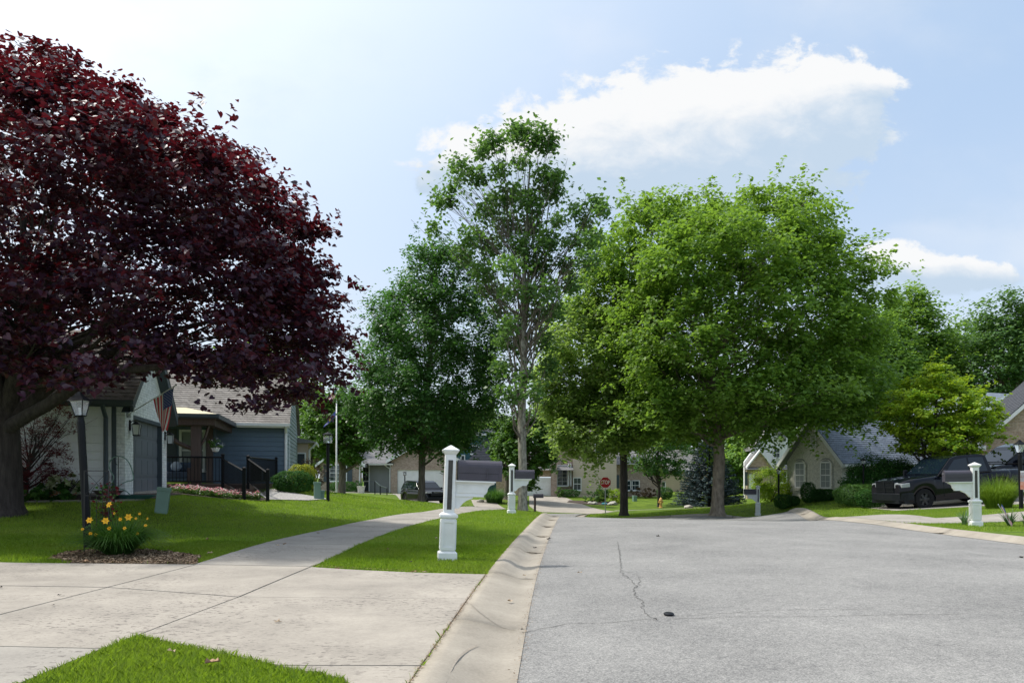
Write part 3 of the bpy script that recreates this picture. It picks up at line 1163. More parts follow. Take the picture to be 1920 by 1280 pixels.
def leaves(name, C, size, tmpl, mat, parent, up=.6, out=None, droop=0.0):
    """one leaf at each row of C"""
    n = len(C)
    nv = RNG.normal(0, 1, (n, 3))
    nv[:, 2] = np.abs(nv[:, 2]) + up * 2
    if out is not None:
        nv += out * 1.1
    nv /= np.linalg.norm(nv, axis=1, keepdims=True)
    t = RNG.normal(0, 1, (n, 3))
    if droop:
        t[:, 2] += droop * 2      # template +y (stalk end) points up, tip hangs
    t -= nv * (t * nv).sum(1, keepdims=True)
    t /= np.linalg.norm(t, axis=1, keepdims=True)
    b = np.cross(nv, t)
    s = (size * RNG.uniform(.6, 1.25, n))[:, None]
    tv, tf = tmpl
    k = len(tv)
    V = np.empty((n, k, 3))
    for i, (a, c, e) in enumerate(tv):
        V[:, i] = C + s * (a * b + c * t + e * nv)
    fs = [np.array(f)[None] + (np.arange(n) * k)[:, None] for f in tf]
    o = np_mesh(name, V.reshape(-1, 3), np.concatenate(fs), mat, parent)
    return tag(o, kind='stuff')


def clumps(ells, n, shell=.55, power=2.0, zmin=None, acc=None):
    """clump centres in a union of ellipsoids (cx,cy,cz,rx,ry,rz), most of them near the skin"""
    vol = np.array([e[3] * e[4] * e[5] for e in ells]) ** .8
    pick = RNG.choice(len(ells), n * 2, p=vol / vol.sum())
    E = np.array(ells)[pick]
    d = RNG.normal(0, 1, (n * 2, 3))
    d /= (np.abs(d) ** power).sum(1, keepdims=True) ** (1 / power)
    ph = RNG.uniform(0, 6.28, 4)
    wob = 1 + .10 * np.sin(d[:, 0] * 6 + ph[0] + d[:, 2] * 3) + .08 * np.sin(d[:, 2] * 9 + d[:, 0] * 5 + ph[1]) + .06 * np.sin(d[:, 1] * 11 + d[:, 0] * 12 + ph[2])
    r = wob * np.where(RNG.random(n * 2) < shell, RNG.uniform(.80, 1.0, n * 2), RNG.uniform(.15, .9, n * 2) ** .6)
    C = E[:, :3] + d * r[:, None] * E[:, 3:6]
    keep = np.ones(len(C), bool)
    for j, e in enumerate(ells):      # drop those buried deep in another lobe
        q = (((C - np.array(e[:3])) / np.array(e[3:6])) ** 2).sum(1)
        keep &= ~((q < .45) & (pick != j) & (RNG.random(len(C)) < .8))
    if zmin is not None:
        keep &= C[:, 2] > zmin
    if acc is not None:
        keep &= acc(C)
    C, d = C[keep][:n], d[keep][:n]
    return C, d


def leaf_points(C, per, rad, flat=.65):
    n = len(C)
    R = rad * RNG.uniform(.45, 1.5, n)
    p = RNG.normal(0, 1, (n, per, 3))
    p /= np.linalg.norm(p, axis=2, keepdims=True)
    p *= (RNG.uniform(0, 1, (n, per, 1)) ** .45) * R[:, None, None]
    p[:, :, 2] *= flat
    o = p / (R[:, None, None] + 1e-9)
    # leafless heart of each clump hangs slightly down at its rim
    return (C[:, None] + p).reshape(-1, 3), o.reshape(-1, 3)


def sprays(C, d, n, length, per, wid, droop=.25):
    """leafy shoots that reach out of the crown, for a ragged outline"""
    q = (d * (C - C.mean(0))).sum(1)
    sel = np.argsort(-q)[:max(n * 3, 1)]
    sel = RNG.permutation(sel)[:n]
    P_, O_ = [], []
    for i in sel:
        v = d[i] + RNG.normal(0, .35, 3)
        v[2] = v[2] * .8 + .05
        v /= np.linalg.norm(v) + 1e-6
        L_ = length * RNG.uniform(.4, 1.3)
        t = RNG.uniform(0, 1, per)
        p = C[i] + v * (t * L_)[:, None] + RNG.normal(0, 1, (per, 3)) * (wid * (1.05 - t * .75))[:, None]
        p[:, 2] -= droop * t ** 2 * L_
        P_.append(p)
        O_.append(np.tile(v * .5, (per, 1)))
    return np.concatenate(P_), np.concatenate(O_)


def limbs(trunk, C, r0, nl, mat, parent, start=.35, end=.95, sides=5, name='branch', sag=.0, tip=.012, twigs=None):
    """limbs from the trunk line out to chosen clump centres, joined; the boldest few are separate parts"""
    trunk = [Vector(p) for p in trunk]
    cum = [0]
    for i in range(1, len(trunk)):
        cum.append(cum[-1] + (trunk[i] - trunk[i - 1]).length)
    tot = cum[-1]
    def on(t):
        s = t * tot
        for i in range(1, len(trunk)):
            if cum[i] >= s:
                return trunk[i - 1].lerp(trunk[i], (s - cum[i - 1]) / (cum[i] - cum[i - 1]))
        return trunk[-1]
    mb = MB()
    sel = RNG.permutation(len(C))[:nl]
    zs = C[:, 2]
    zlo, zhi = zs.min(), zs.max()
    for i in sel:
        c = Vector(C[i])
        tt = start + (end - start) * max(0, min(1, (c.z - zlo) / (zhi - zlo + 1e-6) * .75 + random.uniform(-.12, .12)))
        a = on(tt)
        m1 = a.lerp(c, .33) + Vector((random.gauss(0, .05), random.gauss(0, .05), -.04 + sag)) * (c - a).length
        m2 = a.lerp(c, .68) + Vector((random.gauss(0, .05), random.gauss(0, .05), .05 + sag)) * (c - a).length
        rr = r0 * (1 - .75 * tt) * random.uniform(.35, .8)
        mb.tube([a, m1, m2, c], [rr, rr * .65, rr * .38, tip], sides, cap=False)
        for _ in range(3 if twigs is None else twigs):
            s = random.choice((m1, m2))
            e = c + Vector((random.gauss(0, .1), random.gauss(0, .1), random.gauss(.0, .06))) * min(4.0, (c - a).length)
            mb.tube([s, s.lerp(e, .5) + Vector((0, 0, .03)) * (c - a).length, e], [rr * .3, rr * .18, tip * .6], 4, cap=False)
    o = mb.build(name, mat, parent, smooth=True, fix=False)
    return tag(o, kind='stuff')


def tree(name, label, cat, base, trunk_pts, rads, ells, bark, lmat, n_cl, per, cr, ls, tmpl=KITE, flat=.65, nl=40, shell=.55, group=None, start=.3, up=.6,
         power=2.0, zmin=None, acc=None, flare=True, outw=1.0, droop=0, twigs=None, limb_r=None, sides=10, tipr=.012):
    """ells and trunk_pts are relative to the base"""
    root = thing(name, label, cat, base, 0, group)
    mb = MB()
    pts = [Vector(p) for p in trunk_pts]
    fine = []
    fr = []
    for i in range(len(pts) - 1):
        for k in range(4):
            t = k / 4
            fine.append(pts[i].lerp(pts[i + 1], t) + Vector((random.gauss(0, .006), random.gauss(0, .006), 0)))
            fr.append((rads[i] * (1 - t) + rads[i + 1] * t) * random.uniform(.96, 1.05))
    fine.append(pts[-1])
    fr.append(rads[-1])
    if flare:
        fr[0] *= 1.35
        fine.insert(1, fine[0].lerp(fine[1], .35))
        fr.insert(1, fr[1] * 1.08)
        fine.insert(0, fine[0] - Vector((0, 0, .25)))
        fr.insert(0, fr[0] * 1.25)
    mb.tube(fine, fr, sides, cap=False)
    mb.build('trunk', bark, root, smooth=True, fix=False)
    C, d = clumps(ells, n_cl, shell, power, zmin, acc)
    if nl:
        limbs(pts, C, limb_r or rads[0], nl, bark, root, start=start, twigs=twigs, tip=tipr)
    P, o = leaf_points(C, per, cr, flat)
    dd_ = np.repeat(d[:len(C)], per, axis=0)
    oo = (o * .6 + dd_ * .5) * outw
    Ps, Os = sprays(C, d, max(12, n_cl // 7), cr * 2.3, int(per * .6), cr * .34, .1)
    leaves('crown', np.concatenate([P, Ps]), ls, tmpl, lmat, root, up=up, out=np.concatenate([oo, Os]), droop=droop)
    return root


m_leaf_red = leaf_mat('purple_leaf', [(.015, .012, .026), (.022, .014, .032), (.032, .016, .036), (.048, .018, .036), (.085, .024, .032)], (.36, .018, .028),   .125, .45, .38, big=(.55, (.05, .010, .018), .3))
m_leaf_pear = leaf_mat('deep_green_leaf', [(.022, .066, .018), (.038, .105, .024), (.066, .15, .032)], (.13, .34, .05), .30, .42, .35, big=(.5, (.10, .19, .04), .35))
m_leaf_plane = leaf_mat('plane_leaf', [(.055, .12, .022), (.10, .20, .032), (.16, .27, .045)], (.36, .60, .06), .36, .5, .3, big=(.35, (.15, .22, .04), .4))
m_leaf_grey = leaf_mat('grey_green_leaf', [(.075, .14, .038), (.125, .205, .055), (.18, .26, .08)], (.40, .60, .10), .45, .5, .3, big=(.35, (.12, .15, .06), .4))
m_leaf_syc = leaf_mat('sycamore_leaf', [(.035, .085, .025), (.065, .14, .04), (.10, .19, .055)], (.22, .42, .07), .33, .45, .35)
m_leaf_bg = leaf_mat('distant_leaf', [(.07, .15, .035), (.115, .22, .045), (.165, .28, .06)], (.34, .56, .07), .38, .55, .25, big=(.2, (.10, .19, .045), .5))
m_leaf_lime = leaf_mat('yellow_green_leaf', [(.10, .24, .016), (.18, .34, .022), (.32, .42, .03)], (.42, .58, .03), .42, .5, .3, big=(.9, (.28, .30, .025), .4))
m_leaf_spruce = leaf_mat('blue_spruce_needle', [(.022, .045, .050), (.045, .080, .090), (.075, .12, .13)], (.05, .10, .09), .12, .6, .3)
m_leaf_box = leaf_mat('dark_hedge_leaf', [(.012, .05, .012), (.028, .085, .018), (.05, .125, .022)], (.08, .22, .03), .25, .75, .12)
m_leaf_bush = leaf_mat('bush_leaf', [(.03, .085, .015), (.055, .13, .022), (.09, .18, .03)], (.18, .36, .04), .3, .5, .3)
m_leaf_gold = leaf_mat('golden_leaf', [(.13, .18, .012), (.24, .28, .015), (.38, .36, .03)], (.4, .45, .03), .3, .5, .3)
m_leaf_brown = leaf_mat('brown_leaf', [(.05, .035, .02), (.10, .065, .04), (.15, .11, .06)], (.15, .1, .04), .25, .6, .2)
m_leaf_maple = leaf_mat('red_maple_leaf', [(.025, .006, .012), (.07, .012, .018), (.14, .022, .028)], (.35, .03, .04), .3, .5, .3)

# the purple tree: crown spans beyond the left rim of the picture
T1 = foot(4, 16)
def acc_red(C):
    # sloping right shoulder: nothing above a line falling to the right
    a = C[:, 0]
    Yw = C[:, 1] + 16
    lo = CZ - T1.z + Yw * np.where((a + T1.x) / Yw > -.262, .128, np.where(a > 5.3, .088, np.where(a > 1.2, .125, .140))) + .10 + .15 * np.sin(a * 2.3 + C[:, 1])
    # shoulder line of the crown, sloping down towards the road
    az = (a + T1.x) / Yw
    el = (C[:, 2] + T1.z - CZ + .38) / Yw
    top = np.interp(az, [-1.0, -.686, -.643, -.552, -.471, -.379, -.293, -.25, -.228, -.211, -.20], [.64, .612, .608, .565, .52, .478, .42, .36, .29, .21, .12])
    return (el < top - .012 + .022 * np.sin(az * 47 + C[:, 1])) & (C[:, 2] > lo)
tp = [(0, 0, 0), (.05, 0, .9), (.02, 0, 1.9), (.25, .05, 2.9), (.5, .1, 4.2), (.3, .2, 6)]
root = thing('redbud_tree', 'dark purple leaved tree with wide low crown on the left lawn', 'tree', T1)
mb = MB()
fine = smooth_line
mb.tube([(0, 0, -.3), (0, 0, .0), (.0, 0, .25), (.05, 0, .9), (.03, 0, 1.5), (-.02, 0, 2.1), (.10, .05, 2.7), (.3, .1, 3.6), (.4, .2, 5.0), (.3, .2, 6.5)], [.62, .50, .40, .33, .32, .33, .26, .19, .12, .05], 14, cap=False)
mb.build('trunk', m_bark, root, smooth=True, fix=False)
b = MB()
b.tube([(.02, -.05, 1.75), (.35, -.15, 1.95), (.75, -.3, 2.12), (1.25, -.5, 2.30), (1.75, -.65, 2.55), (2.2, -.8, 2.80), (2.9, -.9, 2.95), (3.7, -1.0, 3.02), (4.6, -1.0, 3.05), (5.4, -.8, 3.15)],
       [.17, .15, .135, .13, .12, .11, .09, .07, .045, .02], 10, cap=False)
b.tube([(1.6, -.6, 2.48), (2.0, -.9, 3.0), (2.5, -1.1, 3.6), (3.1, -1.3, 4.2)], [.08, .06, .045, .02], 7, cap=False)
b.tube([(2.7, -.9, 2.93), (3.3, -1.4, 3.3), (3.9, -1.9, 3.6)], [.06, .045, .02], 7, cap=False)
b.build('branch', m_bark, root, smooth=True, fix=False)
b = MB()
for tgt in [(-1.5, -1.5, 4.6), (1.6, 1.2, 4.4), (-2.6, .5, 5.0), (2.2, -1.6, 5.3), (.3, -2.4, 5.2), (3.2, .6, 5.0), (4.3, 1.2, 4.5)]:
    t = Vector(tgt)
    b.tube([(.03, 0, 2.0), Vector((.1, 0, 2.4)).lerp(t, .3) + Vector((0, 0, .25)), Vector((.1, 0, 2.4)).lerp(t, .65) + Vector((0, 0, .2)), t], [.19, .13, .09, .03], 8, cap=False)
b.build('branch', m_bark, root, smooth=True, fix=False)
ells = [(5.6, -.3, 3.3, 2.1, 2.6, 1.4), (0, 0, 5.2, 7.5, 4.9, 5.4), (3.9, -.4, 4.0, 3.6, 3.6, 2.0), (-.5, -.5, 7.6, 4.6, 3.8, 3.1), (3.2, -.6, 5.9, 4.0, 3.2, 2.4)]
C, d = clumps(ells, 1850, .6, 2.0, None, acc_red)
limbs(tp, C[C[:, 2] > 3.7], .15, 80, m_bark, root, start=.45, tip=.007, twigs=1)
P, o = leaf_points(C, 58, .50, .40)
dd_ = np.repeat(d[:len(C)], 58, axis=0)
# leave off the far half hidden outside the frame on the left
k = (P[:, 0] > -3.8) | (RNG.random(len(P)) < .35)
Ps, Os = sprays(C, d, 260, 1.15, 34, .13, .28)
ks = Ps[:, 2] > 2.0
leaves('crown', np.concatenate([P[k], Ps[ks]]), .110, HEART, m_leaf_red, root, up=.5, out=np.concatenate([(o * .4 + dd_ * .45)[k], Os[ks]]), droop=.35)

# callery pear, egg-shaped and dense
B = foot(790, 38)
s = 38 / F
tree('pear_tree', 'dense dark green egg-shaped tree behind the near mailbox', 'tree', B,
     [(0, 0, 0), (.02, 0, 1.5), (.05, 0, 3), (.3, 0, 6), (.6, 0, 9), (.8, 0, 12.5)], [.20, .17, .17, .14, .09, .02],
     [(.2, 0, 6.0, 4.0, 3.8, 3.1), (.5, 0, 8.0, 3.5, 3.4, 3.5), (.15, 0, 4.3, 3.2, 3.0, 1.9), (.75, 0, 10.6, 2.2, 2.1, 2.6), (.9, 0, 12.1, 1.2, 1.1, 1.3)],
     m_bark2, m_leaf_pear, 1250, 62, .52, .155, nl=60, shell=.7, start=.14, flat=.9, power=2, limb_r=.12)

# tall open sycamore
B = foot(980, 33)
syc = thing('sycamore_tree', 'tall sparse tree with pale bare trunk beside the second mailbox', 'tree', B)
mb = MB()
mb.tube([(0, 0, -.2), (0, 0, 0), (0, 0, .3), (0, 0, 2), (-.05, 0, 4), (.05, 0, 6.5), (.0, 0, 9), (.15, 0, 12), (.3, 0, 15.2)], [.32, .26, .21, .185, .175, .15, .11, .07, .02], 12, cap=False)
mb.build('trunk', m_barks, syc, smooth=True, fix=False)
CL = []
sp = s = 33 / F
pl = [(1005, 255, 34), (980, 250, 26), (1030, 270, 22), (925, 268, 26), (905, 285, 18), (865, 320, 24), (895, 335, 22), (840, 352, 14), (825, 380, 20), (850, 385, 16), (815, 425, 16), (940, 320, 20), (980, 300, 18), (1020, 330, 26), (1050, 330, 16),
      (960, 360, 28), (1000, 375, 32), (930, 380, 22), (1040, 365, 24), (1115, 385, 20), (1125, 400, 16), (1080, 395, 16), (1095, 420, 18), (905, 400, 24), (1000, 420, 28), (950, 420, 30), (1055, 410, 18), (880, 440, 26), (925, 460, 30),
      (985, 460, 26), (1030, 455, 26), (1075, 455, 22), (1110, 450, 22), (870, 480, 24), (910, 505, 28), (960, 500, 24), (1010, 500, 30), (1055, 495, 22), (1095, 490, 22), (920, 540, 26), (950, 550, 26), (985, 545, 24), (1030, 540, 28), (1075, 535, 24),
      (930, 590, 22), (960, 600, 24), (1000, 590, 26), (1040, 585, 24), (945, 640, 22), (975, 650, 22), (1010, 640, 26), (940, 690, 26), (985, 700, 22), (1020, 690, 24), (945, 730, 18), (965, 740, 20), (1000, 745, 22)]
for (px, py, r) in pl:
    for _ in range(2):
        dy_ = random.gauss(0, .7 if py < 400 else 1.3)
        CL.append((gx(px, 33 + dy_) - B.x + random.gauss(0, .12), dy_, CZ - (py - HY) / F * (33 + dy_) - B.z + random.gauss(0, .12), r * s * 1.0))
CL = np.array(CL)
limbs([(0, 0, 0), (0, 0, 2), (-.05, 0, 4), (.05, 0, 6.5), (.0, 0, 9), (.15, 0, 12), (.3, 0, 15.2)], CL[:, :3], .10, len(CL), m_bark2, syc, start=.2, end=.93, tip=.010, twigs=3)
PP, OO = [], []
for c in CL:
    n = int(105 * (c[3] / .5) ** 2)
    p = RNG.normal(0, 1, (n, 3))
    p /= np.linalg.norm(p, axis=1, keepdims=True)
    q = p * RNG.uniform(0, 1, (n, 1)) ** .45 * c[3]
    PP.append(c[:3] + q * (1, 1, .85))
    OO.append(p)
PP, OO = np.concatenate(PP), np.concatenate(OO)
n2 = 3800     # loose leaves between the clumps
j = RNG.integers(0, len(CL), n2)
PP = np.concatenate([PP, CL[j, :3] + RNG.normal(0, .42, (n2, 3))])
OO = np.concatenate([OO, RNG.normal(0, .5, (n2, 3))])
leaves('crown', PP, .20, KITE, m_leaf_syc, syc, up=.4, out=OO * .5, droop=.3)

# the two plane trees on the far verge
B = foot(1345, 40)
def E(B, px, py, rx, ry, d, dy=0, rdep=None):
    s_ = d / F
    return (gx(px, d) - B.x, dy, CZ - (py - HY) * s_ - B.z, rx * s_, (rdep or rx) * s_, ry * s_)
tree('plane_tree', 'biggest tree, broad bright green crown on the far verge beside the white mailbox', 'tree', B,
     [(0, 0, 0), (.05, 0, 1.5), (.12, 0, 3), (0, .1, 5), (-.2, .2, 8), (-.3, .2, 12)], [.36, .31, .30, .22, .14, .04],
     [E(B, 1395, 600, 240, 180, 40, 0, 190), E(B, 1350, 765, 200, 62, 40, .5, 150), E(B, 1270, 770, 70, 55, 40, .5), E(B, 1560, 745, 80, 60, 40, 0), E(B, 1265, 480, 125, 105, 43, 3), E(B, 1440, 450, 115, 92, 40, 0), E(B, 1350, 510, 150, 100, 40, -1.5), E(B, 1550, 690, 95, 95, 40, .0),
      E(B, 1175, 540, 85, 100, 44, 4), E(B, 1320, 690, 140, 115, 40, -1.5), E(B, 1470, 600, 120, 150, 40, -1.2), E(B, 1195, 425, 48, 55, 43, 3), E(B, 1280, 400, 35, 42, 40, 0), E(B, 1375, 395, 35, 40, 40, 0), E(B, 1425, 375, 40, 30, 40), E(B, 1510, 400, 35, 30, 40), E(B, 1530, 395, 26, 22, 40), E(B, 1610, 620, 40, 45, 40), E(B, 1575, 510, 35, 40, 40), E(B, 1330, 375, 24, 26, 40), E(B, 1240, 392, 26, 24, 40), E(B, 1140, 440, 35, 40, 40), E(B, 1470, 365, 28, 24, 40), E(B, 1480, 740, 150, 60, 40, -1)],
     m_barkp, m_leaf_plane, 2000, 62, .72, .225, nl=90, shell=.7, start=.30, flat=.7, limb_r=.20)
B = foot(1170, 45)
tree('plane_tree', 'dark trunked tree with drooping crown directly behind the stop sign', 'tree', B,
     [(0, 0, 0), (0, 0, 2.5), (-.05, 0, 4.5), (-.1, 0, 7), (-.2, 0, 11)], [.26, .23, .21, .16, .05],
     [E(B, 1115, 680, 112, 120, 45, 0, 120), E(B, 1140, 585, 85, 85, 45, 0), E(B, 1060, 730, 62, 80, 45, -.5), E(B, 1180, 750, 95, 85, 45, -1), E(B, 1110, 815, 85, 52, 45, -1), E(B, 1205, 650, 62, 95, 45, 0)],
     m_bark, m_leaf_grey, 950, 58, .72, .24, nl=45, shell=.7, start=.25, flat=.7, limb_r=.2)
B = foot(1235, 60)
tree('young_tree', 'small tree with thin leaning trunk between the stop sign and the blue spruce', 'tree', B,
     [(0, 0, 0), (.05, 0, 1.5), (-.1, 0, 3), (0, 0, 5)], [.13, .11, .10, .04],
     [E(B, 1235, 855, 62, 40, 60), E(B, 1225, 810, 50, 45, 60)], m_bark, m_leaf_pear, 150, 50, .55, .22, nl=20, shell=.6, start=.3)
# yellow-green tree behind the pickup
B = foot(1752, 35)
tree('dogwood_tree', 'yellow-green layered tree behind the black pickup', 'tree', B,
     [(0, 0, 0), (0, 0, 1.5), (.1, 0, 3), (.1, 0, 5)], [.13, .11, .08, .02],
     [E(B, 1755, 770, 88, 62, 35), E(B, 1750, 715, 48, 30, 35), E(B, 1700, 790, 38, 40, 35, -.4), E(B, 1820, 780, 45, 42, 35, -.4), E(B, 1765, 830, 80, 32, 35, -.5)],
     m_bark, m_leaf_lime, 480, 46, .40, .17, nl=40, shell=.75, flat=.4, start=.2, droop=.3)

# blue spruce: tiers of drooping boughs
B = foot(1330, 52)
root = thing('blue_spruce', 'dark blue-green spruce low behind the big trunk', 'tree', B)
MB().tube([(0, 0, -.2), (0, 0, 2), (0, 0, 4.6)], [.16, .11, .02], 8).build('trunk', m_bark, root, smooth=True)
bp, bo, bt = [], [], MB()
for i in range(30):
    z = .25 + 4.6 * (i / 29) ** .95
    R = 2.55 * (1 - (z / 5.1)) ** .8 + .1
    nb = int(9 + R * 5)
    for k in range(nb):
        th = 2 * PI * (k + random.random()) / nb
        L = R * random.uniform(.8, 1.12)
        bt.tube([(0, 0, z), (math.cos(th) * L * .6, math.sin(th) * L * .6, z - .06), (math.cos(th) * L, math.sin(th) * L, z + .02)], [.02, .012, .005], 3, cap=False)
        m = int(60 * L / 2.0) + 8
        t = RNG.uniform(.3, 1, m) ** .7
        wd = RNG.normal(0, .10 * (1.25 - t), m) * L * .6
        bp.append(np.stack([math.cos(th) * L * t - math.sin(th) * wd, math.sin(th) * L * t + math.cos(th) * wd, z - .10 * np.sin(t * 3) - np.abs(wd) * .35 + RNG.normal(0, .03, m)], -1))
        bo.append(np.tile([math.cos(th) * .5, math.sin(th) * .5, .3], (m, 1)))
tag(bt.build('branch', m_bark, root, fix=False), kind='stuff')
leaves('crown', np.concatenate(bp), .16, LANCE, m_leaf_spruce, root, up=.5, out=np.concatenate(bo))

# background trees
def bgtree(px, d, w, top, bot, label, mat=m_leaf_bg, n=260, per=38, name='broadleaf_tree', base=None, lobes=4, ls=None, seed=None):
    B_ = foot(px, d)
    s_ = d / F
    cy = (top + bot) / 2
    hh = (bot - top) / 2
    el = [E(B_, px, cy, w * .42, hh * .9, d, 0, w * .4)]
    for _ in range(lobes):
        el.append(E(B_, px + random.uniform(-.30, .30) * w, cy + random.uniform(-.5, .35) * hh, w * random.uniform(.16, .26), hh * random.uniform(.3, .5), d, random.uniform(-1, 1)))
    el.append(E(B_, px + random.uniform(-.1, .1) * w, top + hh * .35, w * .2, hh * .35, d))
    H = CZ - (cy - HY) * s_ - B_.z
    return tree(name, label, 'tree', B_, [(0, 0, 0), (.1, 0, H * .4), (0, 0, H * .8), (0, 0, H * 1.2)], [.28, .22, .15, .04], el, m_bark2, mat, int(n * 1.8), per, .038 * math.sqrt(w * hh) * s_ * 3.2, ls or (.0048 * d), nl=22,
                shell=.7, group='trees behind the houses', start=.15, tipr=.02, twigs=1)


BG = [(1392, 76, 120, 800, 930, 'tree filling the gap between spruce and white house', m_leaf_bg, 160),
      (640, 52, 150, 735, 880, 'light green tree behind the blue house and flagpole', m_leaf_bush, 220),
      (580, 70, 170, 720, 900, 'green tree far behind the blue siding wing', m_leaf_bg, 220),
      (700, 95, 200, 730, 880, 'tree behind the brick house, left of the pear tree', m_leaf_bg, 220),
      (900, 100, 150, 770, 900, 'tree behind the dark roof between the pear and the sycamore', m_leaf_bg, 160),
      (950, 62, 70, 785, 880, 'small bright tree beside the teal house', m_leaf_bush, 110),
      (982, 60, 130, 770, 915, 'bright tree hanging over the white garage door by the sycamore', m_leaf_bush, 200),
      (1060, 105, 220, 740, 900, 'tree behind the cream siding house', m_leaf_bg, 220),
      (1330, 95, 300, 720, 900, 'wide tree behind the blue spruce', m_leaf_bg, 300),
      (1440, 66, 130, 770, 880, 'tree between the big plane and the grey gable', m_leaf_bg, 150),
      (1560, 90, 200, 640, 860, 'tree rising behind the grey gabled house', m_leaf_bg, 240),
      (1645, 75, 200, 590, 830, 'mid green tree just right of the big plane crown', m_leaf_bg, 260),
      (1712, 78, 190, 540, 860, 'tallest background tree right of centre, behind the yellow-green tree', m_leaf_bg, 420),
      (1805, 82, 240, 598, 850, 'tree behind the slate roof, left of the open tall tree', m_leaf_bg, 200),
      (1880, 74, 170, 545, 860, 'tall open tree at the right rim behind the slate roof', m_leaf_syc, 240),
      (1960, 80, 150, 600, 860, 'tree partly cut by the right rim of the view', m_leaf_bg, 160),
      (480, 90, 240, 640, 900, 'tree behind the brown shingle roof', m_leaf_bg, 160),
      (300, 80, 260, 700, 900, 'tree behind the white garage roof', m_leaf_bg, 120),
      (60, 70, 300, 700, 900, 'tree behind the red maple on the far left', m_leaf_bg, 120),
      (820, 92, 200, 745, 900, 'tree behind the brick garage', m_leaf_bg, 160),
      (1210, 98, 220, 740, 900, 'tree behind the tan house', m_leaf_bg, 180)]
for (px, d, w, top, bot, lab, mat_, n) in BG:
    bgtree(px, d, w, top, bot, lab, mat_, n)


# shrubs
def shrub(name, label, px, d, w, h, mat, n=60, per=40, ls=.06, cat='shrub', dy=0, base=None, tmpl=KITE, flat=.9, group=None, clipped=False, lift=0.0, depth=None):
    """w, h in metres"""
    B_ = foot(px, d + dy)
    root_ = thing(name, label, cat, B_, 0, group)
    dp = depth or w
    m_ = MB()
    for _ in range(7):
        t_ = random.uniform(0, 2 * PI)
        m_.tube([(0, 0, -.05), (math.cos(t_) * w * .15, math.sin(t_) * dp * .15, h * .4), (math.cos(t_) * w * .3, math.sin(t_) * dp * .3, h * .75)], [.02, .014, .006], 4, cap=False)
    m_.build('stem', m_bark, root_, fix=False)
    if clipped:
        k_ = n * per
        dd2 = RNG.normal(0, 1, (k_, 3))
        dd2 /= (np.abs(dd2) ** 2.6).sum(1, keepdims=True) ** (1 / 2.6)
        bump_ = 1 + .05 * np.sin(dd2[:, :1] * 7 + dd2[:, 2:] * 5) + .04 * np.sin(dd2[:, 1:2] * 9)
        P_ = dd2 * RNG.uniform(.80, 1.0, (k_, 1)) * bump_ * (w / 2, dp / 2, h / 2) + (0, 0, h / 2)
        leaves('foliage', P_, ls, tmpl, mat, root_, up=.2, out=dd2 * 1.2)
        return root_
    C_, d_ = clumps([(0, 0, h * .5 + lift, w * .44, dp * .44, h * .46)], n, .8, 2.3)
    P_, o_ = leaf_points(C_, per, min(w, h) * .14, flat)
    leaves('foliage', P_, ls, tmpl, mat, root_, up=.3, out=o_ * .5 + np.repeat(d_[:len(C_)], per, axis=0) * .8)
    return root_

# ------------------------------------------------------------------ building helpers (local frame: x right, y away, z up)
def wedge_board(L, e, name='siding_board', t=.030):
    mb_ = MB()
    mb_.add([(0, 0, 0), (L, 0, 0), (L, -t, 0), (0, -t, 0), (0, 0, e - .009), (L, 0, e - .009), (L, -.012, e - .009), (0, -.012, e - .009)],
            [(0, 1, 2, 3), (4, 7, 6, 5), (3, 2, 6, 7), (0, 4, 5, 1), (0, 3, 7, 4), (1, 5, 6, 2)])
    return mb_


def siding(parent, a0, a1, plane, z0, z1, e, mat, axis='y', sgn=-1, clip=None):
    """lap boards; axis 'y': wall in the plane y=plane facing -y; axis 'x': wall in plane x=plane facing +x"""
    src = None
    z = z0
    while z < z1 - .03:
        lo, hi = (a0, a1) if clip is None else clip(z + e)
        ee = min(e, z1 - z)
        if hi - lo > .08:
            if src is None or clip is not None or ee < e - .001:
                o = wedge_board(hi - lo, ee).build('siding_board', mat, parent)
                if clip is None and ee >= e - .001:
                    src = o
            else:
                o = share(src, 'siding_board', parent)
            if axis == 'y':
                o.location = (lo, plane, z)
            else:
                o.location = (plane, lo, z)
                o.rotation_euler = (0, 0, PI / 2)
        z += e


def roof_plane(parent, el, er, rr, rl, mat, step=.16, name='roof', thick=.03):
    """courses laid from eave (el, er) up to ridge (rr, rl)"""
    el, er, rr, rl = map(Vector, (el, er, rr, rl))
    L = ((rl - el).length + (rr - er).length) / 2
    n = max(3, int(L / step))
    nrm = (er - el).cross(rl - el).normalized()
    if nrm.z < 0: nrm = -nrm
    mb_ = MB()
    for k in range(n):
        a, b = k / n, min(1, (k + 1.15) / n)
        p = [el.lerp(rl, a), er.lerp(rr, a), er.lerp(rr, b), el.lerp(rl, b)]
        q = [p[0] + nrm * .024, p[1] + nrm * .024, p[2] + nrm * .004, p[3] + nrm * .004]
        lo = [v - nrm * thick for v in p]
        mb_.add(lo + q, [(3, 2, 1, 0), (4, 5, 6, 7), (0, 1, 5, 4), (1, 2, 6, 5), (2, 3, 7, 6), (3, 0, 4, 7)])
    return mb_.build(name, mat, parent, fix=False)


def bx(parent, name, x0, x1, y0, y1, z0, z1, mat, bevel=0):
    return MB().box(x0, x1, y0, y1, z0, z1).build(name, mat, parent, bevel=bevel)


